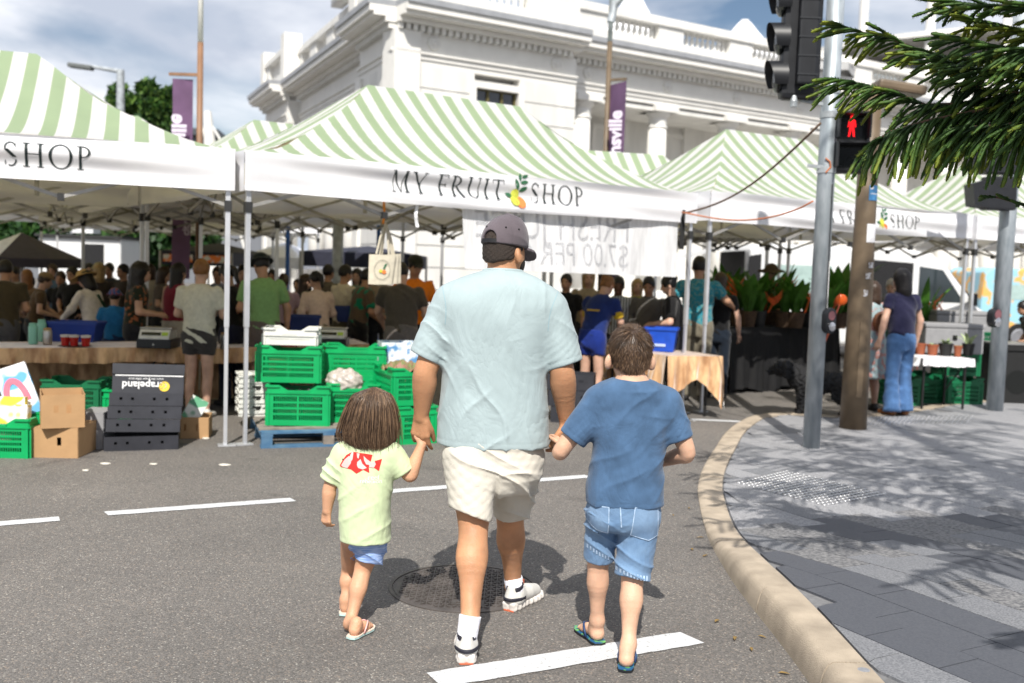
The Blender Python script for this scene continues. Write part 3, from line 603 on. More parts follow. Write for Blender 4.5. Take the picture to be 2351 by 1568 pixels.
# ------------------------------------------------------------------ striped market tents
def stripe_mat(name, white, green, pitch=.24, frac=.47, trans=.48):
    m = bpy.data.materials.new(name); m.use_nodes = True; t = m.node_tree; b = t.nodes['Principled BSDF']; N = t.nodes.new; Lk = t.links.new
    uv = N('ShaderNodeUVMap'); sp = N('ShaderNodeSeparateXYZ'); Lk(uv.outputs[0], sp.inputs[0])
    def mth(op, a, bb=None):
        n = N('ShaderNodeMath'); n.operation = op
        for i, x in enumerate((a, bb)):
            if x is None: continue
            if isinstance(x, (int, float)): n.inputs[i].default_value = x
            else: Lk(x, n.inputs[i])
        return n.outputs[0]
    s = mth('LESS_THAN', mth('FRACT', mth('DIVIDE', sp.outputs[0], pitch)), frac); s = mth('MULTIPLY', s, mth('GREATER_THAN', sp.outputs[1], .035))
    tc = N('ShaderNodeTexCoord'); nz = N('ShaderNodeTexNoise'); nz.inputs['Scale'].default_value = 3; nz.inputs['Detail'].default_value = 5; Lk(tc.outputs['Object'], nz.inputs['Vector'])
    mx = N('ShaderNodeMix'); mx.data_type = 'RGBA'; Lk(s, mx.inputs['Factor']); mx.inputs['A'].default_value = (*white, 1); mx.inputs['B'].default_value = (*green, 1)
    m2 = N('ShaderNodeMix'); m2.data_type = 'RGBA'; m2.blend_type = 'MULTIPLY'; m2.inputs['Factor'].default_value = .12; Lk(mx.outputs['Result'], m2.inputs['A']); Lk(nz.outputs[0], m2.inputs['B'])
    Lk(m2.outputs['Result'], b.inputs['Base Color']); b.inputs['Roughness'].default_value = .7; b.inputs['Specular IOR Level'].default_value = .25
    n3 = N('ShaderNodeTexNoise'); n3.inputs['Scale'].default_value = 9; n3.inputs['Detail'].default_value = 3; Lk(tc.outputs['Object'], n3.inputs['Vector'])
    bp = N('ShaderNodeBump'); bp.inputs['Strength'].default_value = .25; bp.inputs['Distance'].default_value = .02; Lk(n3.outputs[0], bp.inputs['Height']); Lk(bp.outputs[0], b.inputs['Normal'])
    tr = N('ShaderNodeBsdfTranslucent'); Lk(m2.outputs['Result'], tr.inputs[0]); ms = N('ShaderNodeMixShader'); ms.inputs[0].default_value = trans
    Lk(b.outputs[0], ms.inputs[1]); Lk(tr.outputs[0], ms.inputs[2]); Lk(ms.outputs[0], t.nodes['Material Output'].inputs[0]); return m
canopy_m = stripe_mat('striped_canopy', (.84, .845, .85), (.43, .555, .355))
val_m = mat('valance_white', (.83, .83, .86), .7, .03, 3, bump=.12, bscale=14, trans=.22)
underside_m = mat('underside_tint', (.80, .66, .43), .8, .1, 2, trans=.7)  # beige puts the warm glow of light through the roof into the colour
alu = mat('tent_aluminium', (.62, .63, .65), .38, .08, 6, metal=.55)
frame_m = mat('tent_frame_grey', (.34, .33, .31), .5, .15, 8, metal=.3)
joint_m = mat('frame_joint_plastic', (.03, .03, .03), .5)
ink = mat('valance_ink', (.012, .022, .022), .6)
# serif capitals from strokes: unit cap height
def glyphs(txt, size, gap=.16, word=.42):
    mb = MB(); x = 0.; kz = [0]
    def poly(p):
        kz[0] += 1; z = .0006+.0002*(kz[0] % 13); b = [(x+q[0], q[1]) for q in p]; n = len(b); mb.add([(q[0]*size, -z, q[1]*size) for q in b], [tuple(range(n))])
    def bar(a, b, w0, w1=None):
        w1 = w1 or w0; n = max(1, int(abs(b[1]-a[1])/.12)); L_ = lambda t: (a[0]+(b[0]-a[0])*t, a[1]+(b[1]-a[1])*t, (w0+(w1-w0)*t)/2)
        for i in range(n): p, q = L_(i/n), L_((i+1)/n); poly([(p[0]-p[2], p[1]), (p[0]+p[2], p[1]), (q[0]+q[2], q[1]), (q[0]-q[2], q[1])])
    def hb(x0, x1, y, w=.04): poly([(x0, y-w/2), (x1, y-w/2), (x1, y+w/2), (x0, y+w/2)])
    def ser(cx, y, w=.2): hb(cx-w/2, cx+w/2, y+(.018 if y < .5 else -.018), .036)
    def arc(cx, cy, rx, ry, a0, a1, th, thin=.045, n=22):
        for i in range(n):
            q = []
            for s, a in ((1, a0+(a1-a0)*i/n), (1, a0+(a1-a0)*(i+1)/n), (-1, a0+(a1-a0)*(i+1)/n), (-1, a0+(a1-a0)*i/n)):
                w = thin+(th-thin)*abs(cos(a))**1.5; q.append((cx+(rx+s*w/2)*cos(a), cy+(ry+s*thin/2)*sin(a)))
            poly(q)
    for ch in txt:
        wd = 0
        if ch == ' ': x += word; continue
        if ch == 'M':
            bar((.1, 0), (.14, 1), .045); bar((.8, 0), (.78, 1), .12); bar((.46, .0), (.15, 1), .04, .12); bar((.46, 0), (.77, 1), .04, .05); ser(.1, 0); ser(.8, 0, .26); ser(.12, 1, .16); ser(.8, 1, .18); wd = .93
        elif ch == 'Y':
            bar((.42, 0), (.42, .46), .11); bar((.42, .42), (.1, 1), .1, .12); bar((.42, .42), (.72, 1), .06, .045); ser(.42, 0, .28); ser(.1, 1, .24); ser(.72, 1, .2); wd = .82
        elif ch in 'FRPHIT':
            c0 = .36 if ch == 'T' else .14
            bar((c0, 0), (c0, 1), .11); ser(c0, 0, .28)
            if ch != 'T': ser(c0, 1, .28)
            wd = .3
            if ch == 'F': hb(.14, .56, .98); hb(.14, .48, .52); bar((.555, .82), (.555, 1), .035); bar((.48, .43), (.48, .61), .035); wd = .62
            if ch in 'RP': arc(.2, .74, .3, .24, -pi/2, pi/2, .11); hb(.14, .2, .98); hb(.14, .2, .5); wd = .58
            if ch == 'R': bar((.7, 0), (.34, .5), .13, .1); ser(.72, 0, .16); wd = .78
            if ch == 'H': bar((.68, 0), (.68, 1), .11); ser(.68, 0, .28); ser(.68, 1, .28); hb(.14, .68, .52); wd = .84
            if ch == 'T': hb(.02, .7, .98); bar((.03, .8), (.03, 1), .035); bar((.69, .8), (.69, 1), .035); wd = .72
        elif ch == 'U':
            bar((.12, .3), (.12, 1), .11); bar((.64, .3), (.64, 1), .05); arc(.38, .3, .26, .28, pi, 2*pi, .09); ser(.12, 1, .26); ser(.64, 1, .22); wd = .76
        elif ch == 'O': arc(.47, .5, .41, .5, 0, 2*pi, .12, n=36); wd = .94
        elif ch == 'S':
            arc(.3, .75, .2, .23, .35, pi*1.08, .06, .05); arc(.3, .25, .2, .23, pi*1.35, 2*pi+.08, .06, .05); bar((.46, .36), (.14, .68), .17, .17); bar((.1, .05), (.1, .24), .03); bar((.49, .78), (.49, .95), .03); wd = .6
        x += wd+gap
    return mb, x*size
leafm = mat('logo_leaf', (.03, .13, .06), .6); pearm = mat('logo_pear', (.50, .52, .06), .6); orangem = mat('logo_orange', (.80, .20, .05), .6)
def disc(mb, cx, cz, rx, rz, y, rot=0, tip=0.):
    V = []
    for k in range(20):
        a = 2*pi*k/20; px_, pz = rx*cos(a), rz*sin(a)
        if tip: pz *= (1-abs(cos(a))**3*tip)
        V.append((cx+px_*cos(rot)-pz*sin(rot), y, cz+px_*sin(rot)+pz*cos(rot)))
    mb.add(V, [tuple(range(20))])
def sign(parent, xc, z, size, ys):
    y = 0.
    wid = lambda t: glyphs(t, size)[1]; sp0 = wid('MY')+.42*size; wa = sp0+wid('FRUIT'); wb = wid('SHOP'); lg = size*1.5; tot = wa+lg+wb; x0 = xc-tot/2
    def lay(mb):
        mb.v = [(p[0], p[1]*.6+ys(p[0], p[2]), p[2]) for p in mb.v]; return mb
    for wd_, xx in (('MY', x0), ('FRUIT', x0+sp0), ('SHOP', x0+wa+lg)):
        for ch in wd_:
            mb, cw_ = glyphs(ch, size); mb.v = [(p[0]+xx, p[1], p[2]+z) for p in mb.v]; lay(mb).build('letter', ink, parent); xx += cw_
    m1, m2, m3 = MB(), MB(), MB(); cx = x0+wa+lg*.42; s = size
    disc(m1, cx-.42*s, .28*s+z, .24*s, .11*s, y-.001, -.3, .6); disc(m1, cx+.02*s, .85*s+z, .3*s, .12*s, y-.0012, 1.9, .6); disc(m1, cx+.42*s, .62*s+z, .27*s, .12*s, y-.0014, .45, .6); disc(m1, cx+.46*s, .98*s+z, .26*s, .1*s, y-.0016, .15, .6); disc(m1, cx+.2*s, 1.22*s+z, .2*s, .09*s, y-.0018, 1.7, .6); disc(m1, cx+.5*s, 1.28*s+z, .2*s, .09*s, y-.002, .35, .6)
    disc(m2, cx-.05*s, .36*s+z, .25*s, .25*s, y-.003); disc(m2, cx-.16*s, .0*s+z, .26*s, .25*s, y-.0034); disc(m3, cx+.2*s, -.06*s+z, .3*s, .3*s, y-.0042)
    lay(m1).build('logo_leaves', leafm, parent); lay(m2).build('logo_pear', pearm, parent); lay(m3).build('logo_orange', orangem, parent)
EZ = 2.52
def tent(label, CL, ang, Ln, W, r0, r1, zr, legs=(1, 1, 1, 1), text=None, ez=EZ, seed=0, vh=.34, off=0., group='striped market tents'):
    o = thing('market_tent', label, 'market tent', (CL[0], CL[1], 0), ang, group); rnd = np.random.RandomState(seed); H_ = zr-ez; pf = lambda s: ez+H_*s**1.52; hw = W/2
    ph = rnd.rand(8)*6
    rip = lambda a, s: .018*sin(a*5+ph[0])*s*(1-s)*4+.01*sin(a*11+s*6+ph[1])*s*(1-s)*4
    def face(fn, n=44, m=14):
        mb = MB(); mb.grid(fn, n, m); uv = []
        for j in range(m+1):
            for i in range(n+1): uv.append(fn(i/n, j/m, True))
        return mb, uv
    def fr(a, s, uv=False):
        x = s*r0+a*((Ln-(Ln-r1)*s)-s*r0); return (x+off, s) if uv else (x, s*hw, pf(s)+rip(x, s))
    def bk(a, s, uv=False):
        x = s*r0+(1-a)*((Ln-(Ln-r1)*s)-s*r0); return (x+off, s) if uv else (x, W-s*hw, pf(s))
    def lf(a, s, uv=False):
        y = s*hw+(1-a)*(W-2*s*hw); return (y+off, s) if uv else (s*r0, y, pf(s)+rip(y+3, s))
    def rt(a, s, uv=False):
        y = s*hw+a*(W-2*s*hw); return (y+off, s) if uv else (Ln-(Ln-r1)*s, y, pf(s))
    for fn in (fr, bk, lf, rt):
        mb, uv = face(fn); mb.build('canopy_panel', canopy_m, o, uv=uv, smooth=True)
        mb = MB().grid(lambda a, s, fn=fn: (lambda p: (p[0]*(1-.012)+Ln*.006, p[1]*.988+W*.006, p[2]-.03))(fn(a, s)), 10, 8); mb.build('lining', underside_m, o, smooth=True)  # added sheet below the roof, there to turn the underside warm beige
    def val(ax, sgn):
        def f(a, v):
            t_ = a; ed = 1-abs(2*a-1)**4; dy = (.02*sin(v*7+a*3+ph[2])+.014*sin(v*11-a*7+ph[3])+.01*sin(a*40+ph[4])*v)*ed+.03*v*ed
            z = ez-vh*v-(.02*sin(pi*a))*v+.006*sin(a*9+ph[5])*v
            return {'f': (a*Ln, -.004-dy, z), 'b': ((1-a)*Ln, W+.004+dy, z), 'l': (-.004-dy, (1-a)*W, z), 'r': (Ln+.004+dy, a*W, z)}[ax]
        return f
    for ax in 'fblr': MB().grid(val(ax, 1), 90 if ax in 'fb' else 40, 24).build('valance', val_m, o, smooth=True)
    # frame: legs and scissor trusses
    cor = [(.05, .05), (Ln-.05, .05), (Ln-.05, W-.05), (.05, W-.05)]
    for k, (x, y) in enumerate(cor):
        if not legs[k]: continue
        lg = MB().bb(x-.021, x+.021, y-.021, y+.021, 1.02, ez-.02).build('leg', alu, o, bevel=.004)
        MB().bb(x-.016, x+.016, y-.016, y+.016, .01, 1.06).build('inner_tube', alu, lg, bevel=.003)
        MB().bb(x-.085 if k in (0, 3) else x-.06, x+.06 if k in (0, 3) else x+.085, y-.055, y+.055, .002, .012).build('foot_plate', alu, lg)
        MB().bb(x-.03, x+.03, y-.03, y+.03, 2.0, 2.09).build('slider', joint_m, lg)
        MB().bb(x-.032, x+.032, y-.032, y+.032, ez-.1, ez-.015).build('corner_joint', joint_m, lg)
    def truss(a, b, n):
        a, b = Vector(a), Vector(b); zt, zb = ez-.07, 2.05
        for i in range(n):
            p, q = a.lerp(b, i/n), a.lerp(b, (i+1)/n); up = i % 2 == 0
            for s in (0, 1):
                z0, z1 = (zt, zb) if s == 0 else (zb, zt)
                dv = (b-a).normalized().cross(Vector((0, 0, 1)))*(.016 if s else -.016)
                MB().bar((p.x+dv.x, p.y+dv.y, z0), (q.x+dv.x, q.y+dv.y, z1), .014, .03).build('truss_bar', frame_m, o)
            if i:
                for zz in (zt, zb): MB().box((p.x, p.y, zz), (.05, .05, .06)).build('truss_joint', joint_m, o)
    truss((.05, .05, 0), (Ln-.05, .05, 0), 4); truss((.05, W-.05, 0), (Ln-.05, W-.05, 0), 4); truss((.05, .05, 0), (.05, W-.05, 0), 2); truss((Ln-.05, .05, 0), (Ln-.05, W-.05, 0), 2)
    xm = (r0+r1)/2; truss((xm, .05, 0), (xm, W-.05, 0), 2)
    for xr in (r0, r1): MB().tube([(xr, hw, 2.15), (xr, hw, zr-.05)], .022, 8).build('ridge_post', frame_m, o)
    MB().bar((r0, hw, zr-.06), (r1, hw, zr-.06), .03).build('ridge_bar', frame_m, o)
    if text:
        vf = val('f', 1); sign(o, *text[:3], lambda x, z: vf(x/Ln, min(1, max(0, (ez-z)/vh)))[1]-.006)
    return o
angC = atan2(2.93, 4.35); nC = Vector((-.559, .829, 0)); uC = Vector((.829, .559, 0))
T1 = tent('green striped tent with full shop lettering, hung with a white cloth banner', (-2.30, 8.47), angC, 5.25, 3.5, 1.95, 3.95, 3.54, text=(2.5, EZ-.25, .195, -.05), seed=1)
angL = .36; TLn = 5.25; cL = Vector((-2.37, 8.43, 0))-Vector((cos(angL), sin(angL), 0))*TLn
T2 = tent('green striped tent at the left edge, only SHOP of its lettering showing', (cL.x, cL.y), angL, TLn, 4.0, 1.6, TLn-1.68, 3.5, text=(3.1, EZ-.25, .185, -.05), seed=2, off=.1)
angR = radians(31)
T3 = tent('green striped tent behind the traffic signal pole, lettering half hidden', (2.22, 11.5), angR, 4.85, 3.4, 1.75, 3.3, 3.6, text=(2.7, 2.56-.26, .17, -.05), ez=2.56, seed=3)
T4 = tent('green striped tent at the right edge behind the low pine twig', (6.5, 14.15), radians(24), 4.6, 3.4, 1.7, 3.0, 3.62, ez=2.56, seed=4)
T5 = tent('distant striped tent, only its roof ridge showing between two nearer tents', (.4, 14.3), radians(14), 3.6, 3.6, 1.2, 2.5, 3.55, seed=5)
def rear(src, shift, label):
    c = copy_tree(src); c.location = src.location+shift; c['label'] = label
    for ch in list(c.children):
        if ch.name.split('.')[0] in ('letter', 'logo_leaves', 'logo_pear', 'logo_orange'): bpy.data.objects.remove(ch)
    return c
nL = Vector((-sin(angL), cos(angL), 0)); nR = Vector((-sin(angR), cos(angR), 0))
for k in range(1, 4): rear(T2, nL*(4.08*k)+Vector((.9*k, .2*k, 0)), 'roof underside of the %s tent row behind the leftmost striped tent' % ('second', 'third', 'fourth')[k-1])
rear(T1, nC*3.62, 'roof underside of the second tent row behind the centre striped tent')
rear(T3, nR*3.5, 'roof underside of the tent behind the signal pole’s striped tent')
# ------------------------------------------------------------------ cloth banner hung from the centre tent
def hit(px, py, p0, n):
    d = Vector(ray(px, py)); c = Vector((0, 0, CAM_H)); k = (p0-c).dot(n)/d.dot(n); return c+d*k
fp_ = Vector((-2.30, 8.47, 0))+nC*-.0
TLq, TRq, BLq, BRq = [hit(x, y, fp_, nC) for x, y in ((1064, 470), (1562, 486), (1071, 617), (1552, 636))]
bo = thing('cloth_banner', 'white juice banner seen from behind, hanging under the centre tent valance', 'banner', BLq)
banm = mat('banner_cloth', (.80, .805, .82), .85, .1, 5, bump=.2, bscale=9, trans=.2, stretch=(6, 6, 1), detail=6)
def bfn(u, v):
    p = (TLq.lerp(TRq, u)).lerp(BLq.lerp(BRq, u), v)-BLq; return p+nC*(.012*sin(u*38+v*2)*(.3+.7*v)+.02*sin(u*9+1)*v+.03*(1-v))
MB().grid(bfn, 120, 14).build('banner_sheet', banm, bo, smooth=True)
faint = mat('show_through_print', (.765, .77, .787), .85, .1, 5, bump=.2, bscale=9, trans=.2, stretch=(6, 6, 1), detail=6)
for txt, v, u_, s_ in (('FRESH JUICE', .30, .40, .40), ('$7.00 PER CUP', .73, .42, .32)):
    me = text_mesh(txt, s_, .0005)
    for q in me.vertices: q.co.x *= -.92
    t_ = link('print_show_through', me, faint, bo); XD = TRq-TLq; wd_ = XD.length; hd_ = (TLq-BLq).length
    for q in me.vertices: q.co = bfn(u_+q.co.x/wd_, v-q.co.y/hd_)-nC*.002
MB().bar(TRq-BLq+Vector((.03, 0, .02)), TRq-BLq+Vector((.03, 0, -.42)), .05, .03).build('rolled_edge', mat('black_strap', (.012, .012, .012), .8), bo)
# straps hanging from the tents
strap_m = mat('white_webbing', (.75, .76, .78), .8)
for (x, y0, y1, pl, nn, lb) in ((957, 462, 521, fp_, nC, 'white tie strap dangling from the centre tent valance'), (519, 470, 512, Vector((-2.5, 9.3, 0)), Vector((0, 1, 0)), 'short white tie strap under the corner of the left tent')):
    a, b = hit(x, y0, pl, nn), hit(x-3, y1, pl, nn); o = MB().grid(lambda u, v: (u*.03-.02*sin(3*v), .01*sin(v*9), (b.z-a.z)*v), 1, 8).build('tie_strap', strap_m, None, a); tag(o, lb, 'strap')
# cords from the signal pole to the tents
def cord(name, lb, pts, r, m):
    o = thing(name, lb, 'cord', pts[0]); MB().tube([p-pts[0] for p in pts], r, 6).build('strand', m, o, smooth=True); return o
p0 = A(1884, 283, 8.64); p1 = A(1568, 490, 11.2)
cord('rope', 'dark brown rope slanting from the signal pole to the banner corner', [p0.lerp(p1, k/14)+Vector((0, 0, -.16*sin(pi*k/14))) for k in range(15)], .011, mat('brown_rope', (.13, .08, .05), .9))
p0 = A(1866, 462, 8.64); p1 = A(1566, 487, 11.2)
cord('extension_cord', 'orange extension cord sagging from the signal pole to the tent corner', [p0.lerp(p1, k/16)+Vector((0, 0, -.13*sin(pi*(k/16)**.8))) for k in range(17)], .008, mat('orange_cord', (.55, .16, .05), .5))
# tote bags
tg = A(884, 580, 9.4); canvas = mat('tote_canvas', (.60, .55, .44), .9, .1, 20, bump=.3, bscale=220)
for k, (dx, dy, ry) in enumerate(((0, 0, .06), (.035, .05, -.03), (.055, .09, -.07))):
    o = thing('tote_bag', ('cream canvas tote bag with round fruit print, frontmost of the hanging bags', 'cream canvas tote bag in the middle of the hanging bags', 'cream canvas tote bag at the back of the hanging bags')[k], 'tote bag', (tg.x-.03+dx, tg.y+dy, tg.z-.16), radians(20), 'tote bags hung from the tent')
    def bag(u, v, s=1):
        w_ = .115+.015*v; a = 2*pi*u; return (w_*cos(a)*(1 if abs(cos(a)) > .1 else 1)*1.0, .022*sin(a), .28*v-.14+.008*cos(a))
    MB().grid(bag, 24, 8).build('pouch', canvas, o, rot=(0, ry, 0), smooth=True)
    MB().tube([(-.06, 0, .14), (-.035, 0, .3), (0, 0, .44), (.035, 0, .3), (.06, 0, .14)], .011, 5).build('handles', canvas, o, rot=(0, ry, 0))
    if k == 0:
        m1, m2, m3 = MB(), MB(), MB(); disc(m1, .02, .02, .02, .009, -.03, 1.2, .5); disc(m1, .028, .045, .02, .009, -.0305, .9, .5); disc(m2, -.012, -.015, .018, .016, -.031); disc(m3, .02, -.02, .02, .018, -.0315)
        for m_, mm, nm in ((m1, leafm, 'printed_leaves'), (m2, pearm, 'printed_pear'), (m3, orangem, 'printed_orange')): m_.build(nm, mm, o, rot=(0, ry, 0))
        rg = MB()
        for i in range(36):
            a = 2*pi*i/36; rg.box((.075*cos(a), -.0305, .075*sin(a)*1.2), (.006, .001, .009), rotm(ry=-a))
        rg.build('printed_ring', mat('ring_print', (.2, .2, .16), .8), o, rot=(0, ry, 0))
tie = MB().tube([(tg.x-.03, tg.y+.04, tg.z+.27), (tg.x-.02, tg.y+.04, tg.z+.36), (tg.x-.03, tg.y+.04, tg.z+.55)], .012, 6).build('cable_tie', mat('orange_tie', (.75, .25, .02), .5)); tag(tie, 'orange tie holding the hanging tote bags', 'tie')
# ------------------------------------------------------------------ crates, cartons, pallet
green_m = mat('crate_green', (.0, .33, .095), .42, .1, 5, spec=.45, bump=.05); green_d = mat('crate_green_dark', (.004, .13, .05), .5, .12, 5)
white_pl = mat('white_plastic', (.66, .66, .62), .45, .1, 6); blue_pl = mat('blue_plastic', (.012, .045, .30), .4, .12, 5); grey_fm = mat('grey_foam', (.27, .27, .28), .7, .08, 14)
card = mat('cardboard', (.42, .255, .125), .85, .09, 6, bump=.12, bscale=40); card_in = mat('cardboard_inside', (.36, .215, .10), .9, .1, 6)
blackc = mat('black_carton', (.028, .029, .036), .45, .2, 8); slotm = mat('slot_dark', (.004, .005, .005), .9)
def crate_wall(w, h, ribs=True):
    mb = MB(); ps = .055; hb = .05
    def bx(x0, x1, z0, z1, t=.012, o=0): mb.bb(x0, x1, -o-t/2, -o+t/2, z0, z1)
    bx(-w/2, -w/2+ps, 0, h); bx(w/2-ps, w/2, 0, h)
    bx(-w/2, w/2, 0, hb, .0125); dip = .045
    mb.add([(-w/2+ps, -.006, h-.1), (w/2-ps, -.006, h-.1), (w/2-ps, -.006, h), (w/2-ps-.05, -.006, h), (w/2-ps-.12, -.006, h-dip), (-w/2+ps+.12, -.006, h-dip), (-w/2+ps+.05, -.006, h), (-w/2+ps, -.006, h)], [tuple(range(8))])
    mb.add([(-w/2+ps, .006, h-.1), (w/2-ps, .006, h-.1), (w/2-ps, .006, h), (w/2-ps-.05, .006, h), (w/2-ps-.12, .006, h-dip), (-w/2+ps+.12, .006, h-dip), (-w/2+ps+.05, .006, h), (-w/2+ps, .006, h)], [tuple(range(8))[::-1]])
    bx(-w/2-.008, w/2+.008, h-.075, h-.06, .024, .004); bx(-w/2-.008, -w/2+ps+.05, h-.018, h, .03, .004); bx(w/2-ps-.05, w/2+.008, h-.018, h, .03, .004); bx(-w/2+ps+.11, w/2-ps-.11, h-dip-.018, h-dip, .028, .004)
    z0, z1 = hb, h-.1; n = 3
    for i in range(1, n+1): z = z0+(z1-z0)*i/(n+1); bx(-w/2+ps, w/2-ps, z-.009, z+.009, .011)
    k = int((w-2*ps)/.017)
    if ribs:
        for i in range(1, k): x = -w/2+ps+(w-2*ps)*i/k; bx(x-.003, x+.003, z0, z1, .007)
    bx(-.006, .006, z0, z1, .013); bx(-w/2, -w/2+.018, 0, h-.08, .03, .002); bx(w/2-.018, w/2, 0, h-.08, .03, .002)
    return mb
_cw = {}
def crate(lb, loc, rz, sz=(.53, .37, .33), m=None, name='plastic_crate', group='green plastic crates', fill=None, tilt=None, cat='crate'):
    m = m or green_m; o = thing(name, lb, cat, loc, rz, group)
    if tilt: o.rotation_euler = (tilt[0], tilt[1], rz)
    for key, w_, off, r in (('l', sz[0], (0, 0), 0), ('s', sz[1], (sz[0]/2, sz[1]/2), pi/2), ('l', sz[0], (0, sz[1]), pi), ('s', sz[1], (-sz[0]/2, sz[1]/2), -pi/2)):
        kk = (round(w_, 3), sz[2], m.name)
        if kk not in _cw: _cw[kk] = crate_wall(w_, sz[2]).mesh('side_wall'); _cw[kk].materials.append(m)
        link('side_wall', _cw[kk], None, o, (off[0], off[1], 0), (0, 0, r))
    MB().bb(-sz[0]/2+.01, sz[0]/2-.01, .01, sz[1]-.01, .004, .014).build('base', m, o)
    if fill:
        fm, fz, amp = fill; rr = random.Random(len(lb)); MB().grid(lambda u, v: ((u-.5)*(sz[0]-.03), .015+v*(sz[1]-.03), fz+amp*(rr.random()-.5)+amp*sin(pi*u)*sin(pi*v)), 14, 10).build('contents', fm, o, smooth=False)
    return o
def carton(lb, loc, rz, sz, m=card, holes=(), open_=True, tilt=None, name='carton', cat='carton', group=None, side=()):
    o = thing(name, lb, cat, loc, rz, group); w_, d, h = sz; t = .006
    if tilt: o.rotation_euler = (tilt[0], tilt[1], rz)
    def panel(W_, H_, hl, nm='panel'):
        """board with real hand holes: built from strips round each slot"""
        mb = MB(); xs = sorted(hl); x = -W_/2
        for (hx, hz, hw, hh) in xs:
            mb.bb(x, hx-hw/2, -t/2, t/2, 0, H_); mb.bb(hx-hw/2, hx+hw/2, -t/2, t/2, 0, hz-hh/2); mb.bb(hx-hw/2, hx+hw/2, -t/2, t/2, hz+hh/2, H_); x = hx+hw/2
        mb.bb(x, W_/2, -t/2, t/2, 0, H_); return mb
    for W_, off, r, hl in ((w_, (0, 0), 0, holes), (d, (w_/2, d/2), pi/2, side), (w_, (0, d), pi, ()), (d, (-w_/2, d/2), -pi/2, ())):
        panel(W_-(0 if r in (0, pi) else t*2.2), h, list(hl)).build('panel', m, o, (off[0], off[1], 0), (0, 0, r))
    MB().bb(-w_/2+t, w_/2-t, t, d-t, .001, .007).build('bottom', m, o)
    if not open_: MB().bb(-w_/2-.002, w_/2+.002, -.004, d+.004, h, h+.006).build('lid', m, o)
    return o
# pallet and what stands on it
PR = .34; PL = G(599, 1030); blue_w = mat('pallet_blue', (.035, .11, .22), .75, .35, 9, bump=.4, bscale=60, col2=(.10, .19, .28)); pal_w = mat('pallet_timber', (.23, .20, .17), .85, .25, 10, bump=.4)
pal = thing('pallet', 'blue timber pallet on the road under the green crates', 'pallet', PL, PR); PS = (1.15, 1.15)
for i in range(7): y = i*(PS[1]-.1)/6; MB().bb(0, PS[0], y, y+.1, .122, .14).build('deck_board', blue_w if i == 0 else pal_w, pal)
for x in (0, PS[0]/2-.05, PS[0]-.1): MB().bb(x, x+.1, .0, PS[1], .1, .121).build('stringer', blue_w, pal)
for x in (0, PS[0]/2-.05, PS[0]-.1):
    for y in (.0, PS[1]/2-.05, PS[1]-.1): MB().bb(x+.004, x+.096, y+.002, y+.098, .022, .1).build('block', blue_w if x == 0 else pal_w, pal)
for y in (.0, PS[1]/2-.05, PS[1]-.1): MB().bb(-.001, PS[0]+.001, y+.001, y+.099, .0, .022).build('skid_board', blue_w, pal)
def onp(x, y, z=.141): v = Matrix.Rotation(PR, 3, 'Z') @ Vector((x, y, z)); return v+PL
def wp(px, py, Y): return A(px, py, Y)
a = A(683, 985, 8.78); crate('green crate on the pallet, lower of the front left pair, black bag inside', (a.x, a.y, .141), .12, (.535, .38, .36), fill=(mat('black_bag', (.006, .006, .007), .35, .3, 20), .25, .05))
a = A(661, 900, 8.95); crate('green crate on the pallet, upper of the front left pair, under a white crate', (a.x, a.y, .503), .1, (.555, .38, .335))
a = A(665, 815, 9.0); crate('white vented crate lying on top of the green crates', (a.x, a.y, .84), .1, (.47, .34, .155), white_pl, group=None)
a = A(803, 985, 9.05); crate('green crate on the pallet holding a clear plastic bag', (a.x+.03, a.y, .141), .12, (.46, .38, .36), fill=(mat('black_bag', (.006, .006, .007)), .2, .03))
bagm = mat('clear_bag', (.62, .55, .50), .25, .25, 30, spec=.6, trans=.3)
a = A(790, 900, 9.15)
b_ = thing('plastic_bag', 'crumpled clear plastic bag of pale produce in a green crate', 'bag', (a.x, a.y, .40))
sdf_mesh('film', lambda P: ell(P, (0, 0, .1), (.17, .13, .13))+.012*np.sin(P[:, 0]*60+np.sin(P[:, 2]*50)*2)*np.sin(P[:, 2]*47+P[:, 1]*33), (-.25, -.2, -.1), (.25, .2, .3), .012, bagm, b_, smooth=False)
a = A(812, 990, 9.5); crate('green crate behind the clear bag, hidden below its taller twin', (a.x, a.y, .141), .12, (.55, .37, .33)); crate('green crate standing tall at the back of the pallet, right of the white crate', (a.x, a.y+.01, .475), .12, (.555, .37, .335))
a = G(952, 1019); crate('green crate on the road beside the girl’s raised hand, lower of two', (a.x+.02, a.y, 0), .5, (.36, .5, .34)); crate('green crate with leafy vegetables, upper of two near the girl’s raised hand', (a.x-.04, a.y+.02, .342), .46, (.36, .5, .34), fill=(mat('veg_tops', (.10, .20, .05), .7, col2=(.35, .14, .13), scale=25), .3, .07))
# blue printed fruit carton
prt = mat('printed_carton', (.10, .27, .52), .5, col2=(.72, .76, .80), scale=9, thr=(.42, .5), detail=2)
a = A(918, 862, 9.7); carton('blue and white printed fruit carton standing behind the green crates', (a.x, a.y, .48), .3, (.36, .3, .36), prt, [(-.08, .26, .03, .08), (.08, .26, .03, .08)]); 
a = A(575, 962, 9.25)
for k in range(4): crate('white crate, %s in the stack behind the tent legs' % ('lowest', 'second lowest', 'third', 'topmost')[k], (a.x+.06, a.y, .14+k*.095), .35, (.3, .4, .1), white_pl, group='stacked white crates')
# black cartons right of the man
for k in range(3): a = G(1318, 972); carton('black produce carton behind the man’s right hand, %s of three' % ('lowest', 'middle', 'topmost')[k], (a.x-.03*k, a.y+.03*k, .17*k), -.15, (.5, .36, .168), blackc, [(-.12, .1, .05, .03), (.12, .1, .05, .03)], group='black produce cartons')
